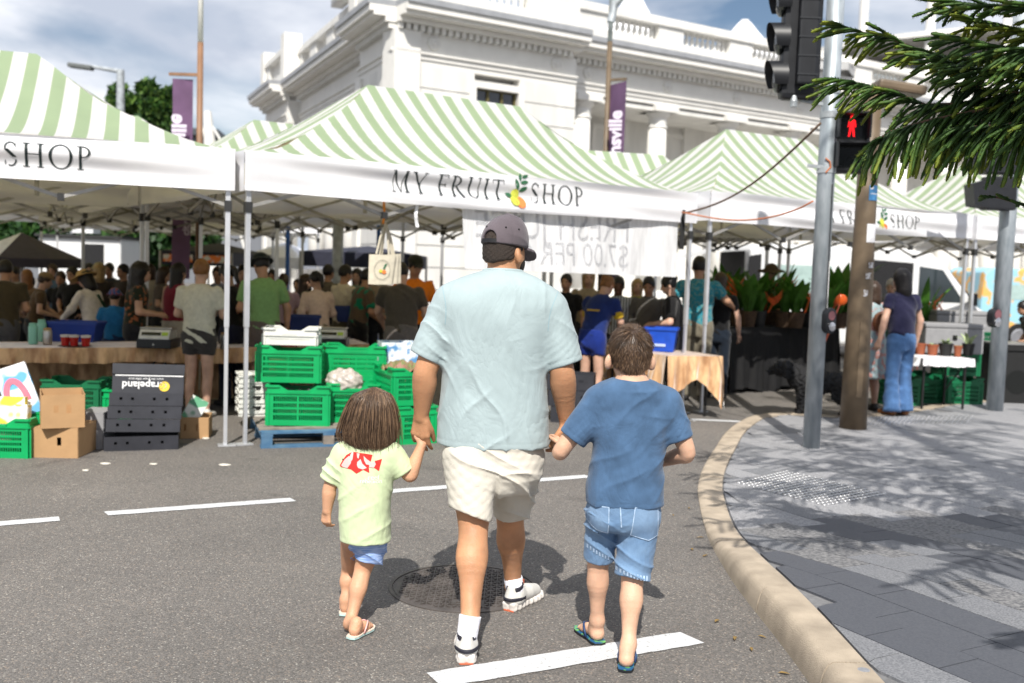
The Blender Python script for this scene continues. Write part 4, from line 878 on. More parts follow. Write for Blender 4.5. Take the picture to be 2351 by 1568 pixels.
# left group
a = G(20, 1052); crate('green crate at the left edge filled with flyers and boxes', (a.x-.13, a.y, 0), .05, (.56, .38, .31), fill=(mat('packing', (.1, .1, .1), .8), .2, .03))
fly = mat('flyer_yellow', (.75, .62, .06), .6, col2=(.80, .80, .76), scale=6, thr=(.45, .5), detail=1)
for (x, y, w_, h_, r, lb) in ((24, 985, .2, .26, .1, 'yellow and white printed box standing in the left green crate'), (40, 975, .14, .2, -.1, 'smaller white printed box leaning in the left green crate')):
    p = A(x, y, 7.88); carton(lb, (p.x, p.y, .18), r, (w_, .06, h_), fly, open_=False, tilt=(-.12, 0), name='printed_box')
a = G(121, 1051); carton('brown cardboard carton on the road, lower of two', (a.x, a.y, 0), .06, (.385, .42, .235), card, [(.05, .13, .032, .065)], open_=False)
a = G(150, 985, .24); carton('open brown carton turned askew on top of another', (a.x-.03, a.y+.03, .243), .46, (.31, .44, .26), card, [(-.05, .15, .035, .06), (.04, .15, .035, .07)], side=[(-.08, .14, .032, .075), (.02, .15, .032, .085), (.1, .16, .03, .08)])
a = G(208, 1031); carton('grey box behind the brown cartons, lower of two', (a.x, a.y, 0), .05, (.2, .3, .16), grey_fm, open_=False); carton('grey box behind the brown cartons, upper of two', (a.x, a.y+.01, .168), .05, (.2, .3, .13), grey_fm, open_=False)
pic = mat('picture_blue', (.12, .38, .62), .5, col2=(.82, .84, .86), scale=5, thr=(.44, .5), detail=1)
a = A(62, 965, 8.0); o = carton('tilted picture carton with pink rainbow print behind the brown cartons', (a.x, a.y, .28), .35, (.24, .05, .42), pic, open_=False, tilt=(-.2, -.35), name='printed_box')
mb = MB(); mb.grid(lambda u, v: ((.05+.05*v)*cos(pi*u)-.02, -.008, .12+(.16+.05*v)*sin(pi*u)), 16, 2); mb.build('rainbow_print', mat('pink_print', (.7, .15, .22), .6), o)
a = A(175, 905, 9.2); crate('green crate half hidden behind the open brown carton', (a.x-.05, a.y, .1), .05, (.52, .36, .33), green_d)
a = G(252, 1010); crate('green crate mostly hidden behind the black grape boxes', (a.x-.02, a.y+.3, 0), .05, (.3, .36, .4), green_m)
BG = G(325, 1034)-Vector((0, 0, 0)); rzg = .36
holes4 = lambda z, r=.02: [(-.2, z, r*1.1, r*1.1), (-.11, z, r*1.1, r*1.1), (.06, z, r*1.1, r*1.1), (.16, z, r*1.1, r*1.1)]
zt = 0; yo = 0
for k in range(4):
    h = .118 if k == 0 else .105
    v = Matrix.Rotation(rzg, 3, 'Z') @ Vector((.012*k, yo, 0))
    carton('black grape tray, %s of the leaning stack' % ('lowest', 'second lowest', 'third', 'fourth')[k], (BG.x+v.x, BG.y+v.y, zt), rzg, (.575, .36, h), blackc, holes4(h*.55), tilt=((-.0 if k == 0 else -.16), (.0 if k == 0 else .03)), name='grape_tray', group='black grape trays')
    zt += h+(.03 if k == 0 else .0); yo += .03
v = Matrix.Rotation(rzg, 3, 'Z') @ Vector((.05, yo, 0)); gb = carton('black grape box with upside-down lettering and yellow seal, topmost of the leaning stack', (BG.x+v.x, BG.y+v.y, zt-.01), rzg, (.56, .34, .24), blackc, (), tilt=(-.22, .03), name='grape_box', open_=True)
MB().bb(-.285, .285, -.02, -.008, .165, .25).build('top_flap', blackc, gb); MB().bb(-.26, .275, -.009, -.0045, .148, .16).build('white_band', mat('label_white', (.75, .75, .75), .6), gb)
t_ = link('lettering', text_mesh('Grapeland', .085, .001, .0015), mat('label_white', (.75, .75, .75)), gb, (-.03, -.0075, .075)); t_.rotation_euler = (radians(90), pi, 0)
t_ = link('lettering', text_mesh('enjoy the grape difference', .026, .001), mat('label_white', (.75, .75, .75)), gb, (-.02, -.0075, .125)); t_.rotation_euler = (radians(90), pi, 0)
mb = MB(); disc(mb, .125, .065, .042, .042, -.008); mb.build('yellow_seal', mat('seal_yellow', (.75, .52, .05), .6), gb)
a = A(447, 948, 8.75); o = carton('small brown carton right of the black grape boxes', (a.x, a.y, .0), .2, (.24, .3, .19), card, [(-.08, .1, .018, .06), (.02, .1, .012, .06)]); a = A(430, 905, 8.85)
carton('green and white picture box leaning out of the small brown carton', (a.x+.0, a.y, .12), .3, (.15, .03, .24), mat('picture_green', (.15, .42, .25), .5, col2=(.82, .84, .8), scale=7, thr=(.45, .5), detail=1), open_=False, tilt=(0, .5), name='printed_box')
# ------------------------------------------------------------------ tables with gold velvet
gold = mat('gold_velvet', (.36, .18, .075), .45, .2, 5, bump=.7, bscale=9, sheen=.9, detail=4, stretch=(2.2, 2.2, .7), thr=(.36, .62), col2=(.70, .44, .23)); tmetal = mat('trestle_black', (.012, .012, .012), .5)  # darker and lighter patches paint in fold shading and velvet sheen
def table(lb, P0, P1, P2, z, drop, back=True, cm=gold, corner=0., seed=0, clab=None):
    P0, P1, P2 = [Vector((p[0], p[1], 0)) for p in (P0, P1, P2)]; X = P1-P0; Y = P2-P0; o = thing('trestle_table', lb, 'table', P0)
    MB().add
    mb = MB(); V = [(Vector((0, 0, zz))+X*u+Y*v) for zz in (z-.035, z-.006) for u, v in ((0, 0), (1, 0), (1, 1), (0, 1))]; mb.add(V, [(0, 3, 2, 1), (4, 5, 6, 7), (0, 1, 5, 4), (1, 2, 6, 5), (2, 3, 7, 6), (3, 0, 4, 7)]); mb.build('table_top', tmetal, o)
    for u in (.1, .9):
        for v in (.12, .88): MB().tube([X*u+Y*v, X*u+Y*v+Vector((0, 0, z-.035))], .016, 8).build('leg', tmetal, o)
        MB().tube([X*u+Y*.12+Vector((0, 0, z-.06)), X*(u+(.18 if u < .5 else -.18))+Y*.5+Vector((0, 0, z*.35))], .009, 6).build('brace', tmetal, o)
    c = thing('tablecloth', clab, 'tablecloth', P0); rr = random.Random(seed); ph = [rr.random()*6 for _ in range(6)]
    MB().grid(lambda u, v: X*(u*1.02-.01)+Y*(v*1.02-.01)+Vector((0, 0, z+.003*sin(u*19)*sin(v*13))), 30, 10).build('top_cloth', cm, c, smooth=True)
    def side(A_, D, out, dp, n=70):
        Lw = D.length
        def f(u, v):
            w_ = .034*sin(u*Lw*21+ph[0]+.8*sin(u*Lw*5))+.02*sin(u*Lw*47+ph[1]+v*2)+.008*sin(u*Lw*90+v*4)
            cr = corner*(max(0, 1-u*Lw/.35)**1.5+max(0, 1-(1-u)*Lw/.35)**1.5)
            dz = (dp+cr)*v*(1+.05*sin(u*Lw*7+ph[2])); 
            return A_+D*u+out*(.014+w_*v+.03*v)+Vector((0, 0, z+.002-dz))
        return MB().grid(f, n, 10)
    no = lambda D: Vector((D.y, -D.x, 0)).normalized()
    for A_, D, dp in ((P0*0, X, drop), (X, Y, drop), (X+Y, -X, (z-.04 if back else drop)), (Y, -Y, drop)): side(A_, D, no(D), dp).build('cloth_drop', cm, c, smooth=True)
    return o
zt_ = .68; g1 = G(-160, 800, zt_); g2 = G(428, 797, zt_); table('long trestle table under gold cloth in the left tent', g1, g2, g1+Vector((-.1, .75, 0)), zt_, .15, seed=1, clab='gold velvet cloth on the long left table with drinks and a scale')
g3 = G(484, 800, zt_); g4 = G(845, 790, zt_); table('trestle table under gold cloth behind the tent legs', g3, g4, g3+Vector((-.3, .72, 0)), zt_, .15, seed=2, clab='gold velvet cloth on the table behind the stacked green crates')
P0, P1, P2 = G(1532, 817, .7), G(1658, 818, .7), G(1380, 792, .7); table('trestle table with bare black leg beside the tent legs at centre right', P0, P1, P2, .7, .26, True, corner=.32, seed=3, clab='sunlit gold velvet cloth with long hanging corner at centre right')
blk = mat('black_table_cloth', (.006, .006, .007), .8, .3, 5)
g5 = G(1672, 752, .9); g6 = G(1925, 750, .9); table('black-draped plant stall table behind the signal pole', g5, g6, g5+Vector((-.2, .8, 0)), .9, .87, True, blk, seed=4, clab='black cloth to the ground on the plant stall table')
g7 = G(2118, 822, .66); g8 = G(2236, 824, .66); table('small low table with potted succulents at the right', g7, g8, g7+Vector((-.1, .5, 0)), .66, .1, False, mat('white_board', (.7, .7, .72), .6), seed=5, clab='white covering on the small succulent table at the right')
# ------------------------------------------------------------------ things on the tables
mint = mat('mint_enamel', (.22, .52, .43), .35, .05, 5); steel = mat('brushed_steel', (.45, .44, .42), .35, .2, 12, metal=.8); wood = mat('bamboo_lid', (.40, .23, .09), .6); redj = mat('red_juice', (.42, .012, .01), .2, .2, 8, spec=.6); clearm = mat('cup_plastic', (.7, .66, .64), .3)
def put(px, py, z): return G(px, py, z)
def bottle(lb, px, py, Y, h, r, m, lid=None):
    p = A(px, py, Y); o = thing('drink_bottle', lb, 'bottle', (p.x, p.y, zt_)); MB().lathe((0, 0, 0), [(r*.9, .003), (r, .015), (r, h*.8), (r*.8, h*.92)], 18).build('body', m, o, smooth=True); MB().lathe((0, 0, 0), [(r*.82, h*.92), (r*.82, h), (r*.5, h*1.01)], 18).build('cap', lid or m, o); return o
bottle('mint green drink bottle on the left table, frontmost', 76, 792, 9.95, .215, .045, mint); bottle('mint green drink bottle half hidden behind the front one', 96, 785, 10.3, .23, .045, mint); 
bottle('steel tumbler with bamboo lid beside the mint bottles', 109, 792, 9.95, .17, .045, steel, wood); bottle('steel tumbler with bamboo lid behind the tent legs', 515, 787, 10.1, .17, .042, steel, wood)
for k, (x, lb) in enumerate(((150, 'leftmost clear cup of red juice on the left table'), (170, 'middle clear cup of red juice on the left table'), (197, 'rightmost clear cup of red juice on the left table'))):
    p = A(x, 790, 9.9); o = thing('juice_cup', lb, 'cup', (p.x, p.y, zt_+.006), group='juice cups on a tray'); MB().lathe((0, 0, 0), [(.035, 0), (.045, .085)], 16).build('juice', redj, o); MB().lathe((0, 0, 0), [(.046, .086), (.048, .1), (.05, .101), (.05, .106), (.02, .11)], 16).build('lid', clearm, o)
p = A(172, 793, 9.9); tag(MB().lathe((0, 0, 0), [(.15, .002), (.16, .006), (.158, .007)], 24).build('serving_tray', mat('tray_dark', (.05, .04, .03), .4), None, (p.x, p.y, zt_)), 'round dark tray under the red juice cups', 'tray')
def scale_(lb, dl, px, py, Y):
    p = A(px, py, Y); d = thing('cash_drawer', dl, 'cash drawer', (p.x, p.y, zt_+.004), .05); MB().bb(-.17, .17, -.15, .2, 0, .09).build('case', mat('drawer_black', (.012, .013, .016), .4), d, bevel=.006); MB().bb(-.16, .16, -.156, -.151, .012, .08).build('drawer_front', mat('drawer_black', (.012, .013, .016)), d); MB().lathe((0, -.157, .04), [(.009, 0), (.009, .004)], 10, R=rotm(rx=pi/2)).build('lock', steel, d)
    o = thing('weighing_scale', lb, 'scale', (p.x, p.y, zt_+.095), .05); w_ = mat('scale_grey', (.58, .58, .56), .4)
    mb = MB(); mb.prism([(-.15, 0), (.13, 0), (.13, .085), (-.09, .095), (-.15, .02)], -.15, .15, M=Matrix(((0, 0, 1, 0), (1, 0, 0, 0), (0, 1, 0, 0), (0, 0, 0, 1)))); mb.build('case', w_, o, bevel=.006)
    MB().box((-.03, -.127, .055), (.19, .005, .035), rotm(rx=-.66)).build('display', mat('lcd_dark', (.02, .025, .02), .2), o); MB().box((.105, -.127, .055), (.06, .005, .04), rotm(rx=-.66)).build('key_label', mat('label_lime', (.35, .5, .06), .5), o)
    MB().bb(-.16, .16, -.07, .14, .1, .112).build('pan', steel, o, bevel=.004)
scale_('grey price scale on the left table, left of the woman in the cream T-shirt', 'black cash drawer under the left scale', 363, 790, 10.05); scale_('grey price scale behind the stacked green crates', 'black cash drawer under the scale behind the green crates', 762, 785, 10.9)
def basket(lb, p, rz, sz, m=blue_pl, h=.2, g='blue shopping baskets'):
    o = thing('shopping_basket', lb, 'basket', p, rz, g); a, b = sz[0]/2, sz[1]/2; k = .82
    V = [(-a*k, -b*k, 0), (a*k, -b*k, 0), (a*k, b*k, 0), (-a*k, b*k, 0), (-a, -b, h), (a, -b, h), (a, b, h), (-a, b, h)]
    for q in range(4): i, j = q, (q+1) % 4; mb = MB(); A0, A1, B1, B0 = [Vector(V[x]) for x in (i, j, j+4, i+4)]; mb.grid(lambda u, v: (A0.lerp(A1, u)).lerp(B0.lerp(B1, u), v), 6, 4); mb.build('side', m, o)
    MB().add; mb = MB(); mb.add(V[:4], [(3, 2, 1, 0)]); mb.build('bottom', m, o)
    mb = MB()
    for i in range(4): mb.bar(V[4+i], V[4+(i+1) % 4], .022, .028)
    mb.build('rim', m, o); MB().grid(lambda u, v: ((u-.5)*sz[0]*.9, (v-.5)*sz[1]*.9, h*.85+.03*sin(u*9)*sin(v*8)), 8, 6).build('contents', mat('produce_mix', (.25, .28, .05), .7, col2=(.35, .10, .04), scale=18), o)
    return o
a = A(177, 785, 10.5); basket('blue shopping basket of produce behind the red juice cups', (a.x, a.y, zt_), .05, (.5, .3), h=.2)
a = A(699, 762, 11.6); basket('blue basket in front of the woman in the pale blouse', (a.x, a.y, A(699, 765, 11.6).z), .2, (.36, .26), mat('blue_basket_deep', (.01, .03, .16), .45), h=.2)
a = A(800, 735, 12.6); basket('dark blue basket carried by the man in the cream shirt', (a.x, a.y, A(800, 738, 12.6).z), .2, (.34, .26), mat('blue_basket_deep', (.01, .03, .16), .45), h=.18)
a = A(1518, 802, 11.5); cr = basket('bright blue printed crate on the sunlit gold table', (a.x, a.y, .705), -.25, (.36, .3), mat('blue_crate_bright', (.01, .07, .48), .4), h=.26); MB().bb(-.09, .06, -.14, -.136, .06, .09).build('pale_print', mat('print_pale_blue', (.4, .5, .75), .5), cr)
for k, (x, y, Y) in enumerate(((632, 776, 10.4), (665, 775, 10.5))): p = A(x, y, Y); o = carton('red punnet box behind the white crate, %s' % ('left one', 'right one')[k], (p.x, p.y, zt_+.003), .1, (.14, .12, .06), mat('punnet_red', (.38, .02, .02), .4), name='punnet_box', group='red punnets', open_=False)
# ------------------------------------------------------------------ traffic signal pole
sigm = mat('signal_black', (.012, .013, .016), .45, .2, 10); lensm = mat('lens_dark', (.01, .012, .012), .15); galv = mat('galvanised_steel', (.42, .45, .47))
galv_pole = mat('galvanised_pole', (.25, .29, .32), .5, col2=(.46, .50, .53), scale=5, metal=.45, detail=10, stretch=(3, 3, .8), bump=.06)
B1_ = G(1862, 1026, .02); sp = thing('traffic_signal_pole', 'galvanised grey traffic signal pole nearest the kerb', 'signal pole', (B1_.x, B1_.y, hp(B1_.y)))
MB().tube([(0, 0, 0), (0, 0, 5.2)], .079, 24).build('post', galv_pole, sp, smooth=True)
for z in (2.58, 3.08, 3.3): MB().lathe((0, 0, z), [(.079, -.03), (.086, -.028), (.086, .028), (.079, .03)], 24, cap=False).build('clamp_band', galv, sp)
MB().bar((-.02, -.06, 2.6), (-.17, .02, 2.62), .03).build('bracket', galv, sp)
MB().tube([(-.04, -.085, 2.68), (.0, -.09, 2.65), (.01, -.09, 2.6), (-.03, -.085, 2.55)], .007, 6).build('cable_loop', mat('orange_cord', (.55, .16, .05)), sp)
MB().tube([(.04, -.08, 2.45), (.045, -.083, 1.15)], .006, 5).build('cable', joint_m, sp)
MB().bb(.055, .062, -.06, .03, 1.22, 1.75).build('notice_strip', mat('notice_white', (.62, .62, .62), .6, col2=(.5, .15, .12), scale=20, thr=(.62, .66)), sp)
# vehicle lantern seen from behind, fixed to the pole
vl = thing('traffic_light', 'black three-lamp traffic light seen from behind on the signal pole', 'traffic light', (B1_.x, B1_.y, 0))
vz0, vz1 = A(1830, 232, B1_.y).z, 4.25
x0 = A(1795, 120, B1_.y).x-B1_.x; x1 = A(1872, 120, B1_.y).x-B1_.x
MB().bb(x0-.02, x1+.03, -.12, .05, vz0, vz1).build('housing', sigm, vl, bevel=.05)
MB().bb(x0+.10, x1-.03, -.20, -.121, vz0+.12, vz1-.1).build('back_cover', sigm, vl, bevel=.02)
for k in range(6): z = vz0+.2+k*.165; MB().bb(x0+.095, x1-.025, -.206, -.199, z, z+.012).build('cover_rib', mat('signal_rib', (.03, .032, .036), .4), vl)
for k in range(3):
    z = vz0+.2+k*.34; n = 16; mb = MB()
    def vis(u, v, z=z): a = -.55+(pi+1.1)*u; return (x0+.03-.13*v-.04*v*sin(a), -.03+.02*v+.15*cos(a), z+.15*sin(a))
    mb.grid(vis, 18, 5); mb.build('visor', sigm, vl, smooth=True); MB().ball((x0-.03, -.03, z), (.05, .14, .14), 14, 8).build('lens', lensm, vl)
MB().bar((x1-.12, -.05, vz0+.0), (.0, -.0, vz0-.03), .03).build('mount_bracket', galv, vl); MB().lathe((x1-.2, -.1, vz0-.02), [(.03, -.05), (.035, 0), (.02, .05)], 12).build('mount_knob', galv, vl)
# pedestrian lantern with red figure
def ped(lb, pole, px0, px1, py0, py1, Y, lit=True):
    a, b = A(px0, py0, Y), A(px1, py1, Y); w_ = b.x-a.x; h = a.z-b.z; o = thing('pedestrian_signal', lb, 'pedestrian signal', ((a.x+b.x)/2, Y, b.z), -.12)
    MB().bb(-w_/2, w_/2, 0, .2, 0, h).build('housing', sigm, o, bevel=.025)
    for k, z in enumerate((h*.07, h*.54)):
        hh = h*.4
        f = MB(); f.bb(-w_/2+.03, -w_/2+.045, -.16, -.001, z, z+hh).bb(w_/2-.045, w_/2-.03, -.16, -.001, z, z+hh).bb(-w_/2+.046, w_/2-.046, -.18, -.001, z+hh-.016, z+hh); f.build('hood', sigm, o)
        MB().bb(-w_/2+.046, w_/2-.046, -.004, -.002, z, z+hh-.02).build('lens', lensm, o)
    if lit:
        rm = mat('red_signal_glow', (.9, .01, .015), .5, .0, emit=1.6); z = h*.54+.02; s = h*.34; fg = MB()
        pts = lambda L_: [(x*s, y*s) for x, y in L_]
        Mx = Matrix(((1, 0, 0, 0), (0, 0, 1, 0), (0, 1, 0, z), (0, 0, 0, 1)))
        pg = [(-.08, 0), (-.16, .0), (-.10, .45), (-.11, .62), (-.15, .44), (-.2, .46), (-.15, .76), (-.08, .82), (.08, .82), (.15, .76), (.2, .46), (.15, .44), (.11, .62), (.10, .45), (.16, .0), (.08, 0), (.0, .4)]
        fg.prism(pts(pg), -.009, -.005, M=Mx); fg.build('red_figure', rm, o); hd = MB(); disc(hd, 0, z+.92*s, .085*s*1.1, .085*s*1.1, -.009); hd.build('red_head', rm, o)
    return o
p1 = ped('black pedestrian signal showing the red standing figure', sp, 1914, 1993, 252, 397, B1_.y-.05)
MB().bar((B1_.x-p1.location.x+.05, .1, .12), (-.05, .1, .12), .03).build('bracket', galv, p1)
p1 = None
def push_button(lb, px0, px1, py0, py1, Y):
    a, b = A(px0, py0, Y), A(px1, py1, Y); w_ = b.x-a.x; h = a.z-b.z; o = thing('push_button_box', lb, 'push button', ((a.x+b.x)/2, Y, b.z), .5)
    mb = MB(); n = 28; pl = [(w_/2*cos(t), h/2+(h/2-w_/2)*(1 if sin(t) > 0 else -1)+w_/2*sin(t)) for t in [2*pi*k/n for k in range(n)]]
    Mx = Matrix(((1, 0, 0, 0), (0, 0, 1, 0), (0, 1, 0, 0), (0, 0, 0, 1))); mb.prism(pl, -.05, .05, M=Mx); mb.build('housing', sigm, o, bevel=.012)
    MB().lathe((0, -.05, h*.28), [(w_*.33, 0), (w_*.33, .012), (w_*.22, .02), (.005, .022)], 18, R=rotm(rx=pi/2)).build('button', mat('button_chrome', (.6, .6, .62), .2, metal=.9), o); m_ = MB(); disc(m_, 0, h*.7, w_*.34, w_*.34, -.0515); m_.build('arrow_disc', mat('button_disc', (.2, .08, .09), .4), o)
    return o
push_button('black push button box on the nearest signal pole', 1886, 1914, 706, 766, B1_.y-.06)
# brown pole with stickers
B2_ = G(1958, 982, .02); bp = thing('brown_pole', 'dark bronze pole with stickers right of the signal pole', 'pole', (B2_.x, B2_.y, hp(B2_.y)))
MB().tube([(0, 0, 0), (0, 0, 1.2), (0, 0, 2.2), (0, 0, 3.6)], [.141, .125, .108, .1], 28).build('shaft', brown, bp, smooth=True)
MB().bb(-.03, .03, -.137, -.118, .35, 1.15).build('access_door', brown, bp)
MB().box((.26, -.02, 3.58), (.5, .3, .1), rotm(ry=.12)).build('lamp_head', brown, bp, bevel=.03)
def sticker(nm, a0, a1, z0, z1, m, r=.1125):
    MB().grid(lambda u, v: (r*sin(a0+(a1-a0)*u), -r*cos(a0+(a1-a0)*u), z0+(z1-z0)*v), 10, 2).build(nm, m, bp, smooth=True)
zs = lambda py: A(1985, py, B2_.y).z-hp(B2_.y)
sticker('blue_sticker', -.1, .9, zs(461), zs(427), mat('sticker_blue', (.03, .16, .38), .4, col2=(.1, .3, .55), scale=30)); sticker('sticker_print', .0, .3, zs(436), zs(430), mat('sticker_white', (.7, .7, .72), .5), .1135); sticker('sticker_print', .05, .8, zs(447), zs(445), mat('sticker_white', (.7, .7, .72), .5), .1135)
sticker('white_notice', -.1, .95, zs(557), zs(515), mat('sticker_white', (.7, .7, .72)), .1145)
for k, (a0, a1, y0, y1) in enumerate(((.2, .7, 615, 602), (.0, .5, 640, 626), (-.1, .25, 680, 665))): sticker('torn_sticker', a0, a1, zs(y0), zs(y1), mat('sticker_torn', (.55, .55, .58), .6, col2=(.2, .17, .14), scale=40, thr=(.5, .55)), .125)
# right-hand signal pole
B3_ = G(2283, 941, .02); rp_ = thing('traffic_signal_pole', 'galvanised signal pole at the right edge behind the pavement corner', 'signal pole', (B3_.x, B3_.y, hp(B3_.y))); MB().tube([(0, 0, 0), (0, 0, 5)], .1, 24).build('post', galv_pole, rp_, smooth=True); MB().lathe((0, 0, 2.6), [(.1, -.05), (.115, -.045), (.115, .045), (.1, .05)], 20, cap=False).build('clamp_band', galv, rp_)
push_button('black push button box on the right-hand signal pole', 2268, 2298, 708, 752, B3_.y-.08); MB().bb(.07, .1, -.12, -.06, .1, .1+.0).build if 0 else None
for k, (lb, y0, y1, x0_, x1_, rz) in enumerate((('upper black lantern with square visor on the right-hand pole', 282, 402, 2262, 2330, .0), ('lower black lantern with square visor on the right-hand pole', 405, 484, 2262, 2322, .0))):
    a, b = A(x0_, y0, B3_.y-.15), A(x1_, y1, B3_.y-.15); o = thing('signal_lantern', lb, 'traffic light', ((a.x+b.x)/2, B3_.y-.15, b.z), rz); w_, h = b.x-a.x, a.z-b.z
    MB().bb(-w_/2, w_/2, -.12, .12, 0, h).build('housing', sigm, o, bevel=.02)
    MB().add; mb = MB(); mb.prism([(-w_/2, h*.9), (-w_/2-.2, h*.75), (-w_/2-.16, h*.1), (-w_/2, h*.05)], -.13, .13, M=Matrix(((1, 0, 0, 0), (0, 0, 1, 0), (0, 1, 0, 0), (0, 0, 0, 1)))); mb.build('visor', sigm, o)
# ------------------------------------------------------------------ vehicles
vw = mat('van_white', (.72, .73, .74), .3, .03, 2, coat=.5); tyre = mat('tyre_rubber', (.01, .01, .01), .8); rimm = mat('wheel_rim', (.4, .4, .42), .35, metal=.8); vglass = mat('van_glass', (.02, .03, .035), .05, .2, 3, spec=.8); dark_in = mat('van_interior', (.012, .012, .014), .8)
def van(lb, loc, rz, Lv=5.2, Wv=1.9, Hv=2.25, m=vw, tail=True, paint=None):
    """nose towards +x, side facing -y"""
    o = thing('van', lb, 'van', loc, rz)
    prof = [(-Lv/2, .35), (-Lv/2, 1.1), (-Lv/2+.06, Hv-.12), (-Lv/2+.2, Hv), (Lv/2-1.9, Hv), (Lv/2-1.35, Hv-.08), (Lv/2-.95, Hv-.42), (Lv/2-.35, 1.15), (Lv/2-.06, .98), (Lv/2, .7), (Lv/2, .35), (Lv/2-.45, .3), (-Lv/2+.3, .3)]
    Mx = Matrix(((1, 0, 0, 0), (0, 0, 1, 0), (0, 1, 0, 0), (0, 0, 0, 1))); mb = MB(); mb.prism(prof, -Wv/2, Wv/2, M=Mx); mb.build('body', m, o, bevel=.06)
    y = -Wv/2-.006
    def pan(nm, p, mm, dy=0.): mb = MB(); mb.add([(a, y-dy, b) for a, b in p], [tuple(range(len(p)))]); return mb.build(nm, mm, o)
    pan('side_window', [(-Lv/2+.3, 1.25), (-Lv/2+1.75, 1.25), (-Lv/2+1.75, Hv-.4), (-Lv/2+.35, Hv-.4)], mat('van_pane_pale', (.35, .47, .45), .1))
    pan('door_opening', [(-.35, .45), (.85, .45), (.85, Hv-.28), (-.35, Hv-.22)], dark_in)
    pan('cab_window', [(Lv/2-1.62, 1.2), (Lv/2-.62, 1.2), (Lv/2-1.12, Hv-.4), (Lv/2-1.62, Hv-.34)], vglass)
    mb = MB(); mb.add([(Lv/2-.34, -Wv/2+.12, 1.2), (Lv/2-.34, Wv/2-.12, 1.2), (Lv/2-.9, Wv/2-.2, Hv-.42), (Lv/2-.9, -Wv/2+.2, Hv-.42)], [(0, 1, 2, 3)]); mb.build('windscreen', vglass, o, (.03, 0, .02))
    for xw in (-Lv/2+1.0, Lv/2-.95):
        w_ = MB().lathe((xw, -Wv/2+.1, .34), [(.33, -.12), (.34, -.05), (.34, .1), (.31, .115)], 24, R=rotm(rx=pi/2)).build('wheel', tyre, o, smooth=False); MB().lathe((xw, -Wv/2+.1, .34), [(.21, .116), (.18, .125), (.02, .12)], 16, R=rotm(rx=pi/2)).build('rim', rimm, w_)
    MB().bb(Lv/2-.55, Lv/2-.45, -Wv/2-.2, -Wv/2-.02, 1.15, 1.4).build('mirror', joint_m, o, bevel=.02)
    MB().ball((Lv/2-.1, -Wv/2+.15, .85), (.12, .12, .14)).build('headlight', clearm, o); MB().bb(Lv/2-.4, Lv/2+.04, -Wv/2+.02, Wv/2-.02, .32, .52).build('bumper', m, o, bevel=.04)
    if tail:
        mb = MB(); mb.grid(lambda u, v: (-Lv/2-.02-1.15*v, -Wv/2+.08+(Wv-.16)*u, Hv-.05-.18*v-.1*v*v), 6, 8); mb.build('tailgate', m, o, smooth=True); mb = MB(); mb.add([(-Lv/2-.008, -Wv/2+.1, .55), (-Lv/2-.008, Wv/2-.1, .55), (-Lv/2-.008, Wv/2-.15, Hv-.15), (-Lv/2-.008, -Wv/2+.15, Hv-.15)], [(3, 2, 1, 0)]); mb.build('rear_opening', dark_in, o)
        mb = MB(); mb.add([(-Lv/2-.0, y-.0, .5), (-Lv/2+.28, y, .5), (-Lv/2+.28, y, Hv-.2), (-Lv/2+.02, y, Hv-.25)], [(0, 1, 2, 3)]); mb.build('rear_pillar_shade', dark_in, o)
    return o
a = A(1955, 640, 21); van('white van with raised tailgate and open side door behind the plant stall', (a.x, 21, 0), radians(6))
gm = mat('painted_mural', (.30, .55, .66), .4, col2=(.75, .42, .12), scale=3.2, thr=(.5, .56), detail=3)
a = A(2320, 690, 25); van2 = van('blue van covered in a colourful mural at the right edge', (a.x+1.0, 25, 0), radians(4), 4.6, 1.8, 2.0, gm, False)
fd = thing('food_truck', 'white food truck with dark serving hatch behind the left crowd', 'food truck', (A(190, 600, 24).x, 24, 0), .05)
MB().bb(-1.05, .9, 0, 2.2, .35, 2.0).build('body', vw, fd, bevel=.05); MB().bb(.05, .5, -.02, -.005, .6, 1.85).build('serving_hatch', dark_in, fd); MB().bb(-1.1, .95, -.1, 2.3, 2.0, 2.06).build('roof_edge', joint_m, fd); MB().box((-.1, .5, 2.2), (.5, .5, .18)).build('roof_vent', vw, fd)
for x in (-.6, .5): MB().lathe((x, 0, .35), [(.34, -.1), (.34, .1)], 20, R=rotm(rx=pi/2)).build('wheel', tyre, fd)
# ------------------------------------------------------------------ far umbrellas and tents
um = thing('market_umbrella', 'dark market umbrella with one white panel at the left edge', 'umbrella', (A(50, 600, 16).x, 16, 0)); dkc = mat('umbrella_dark', (.045, .04, .06), .8); whc = mat('umbrella_white', (.72, .74, .8), .8)
zt2, zb2 = A(50, 534, 16).z, A(50, 592, 16).z
for k in range(8):
    a0, a1 = 2*pi*k/8+.1, 2*pi*(k+1)/8+.1; R_ = .95; mb = MB(); V = [(0, 0, zt2), (R_*cos(a0), R_*sin(a0), zb2), (R_*cos(a1), R_*sin(a1), zb2), (R_*cos(a1), R_*sin(a1), zb2-.14), (R_*cos(a0), R_*sin(a0), zb2-.14)]; mb.add(V, [(0, 1, 2), (1, 4, 3, 2)]); mb.build('panel', whc if k in (4, 5) else dkc, um)
MB().tube([(0, 0, 0), (0, 0, zt2)], .025, 8).build('pole', frame_m, um)
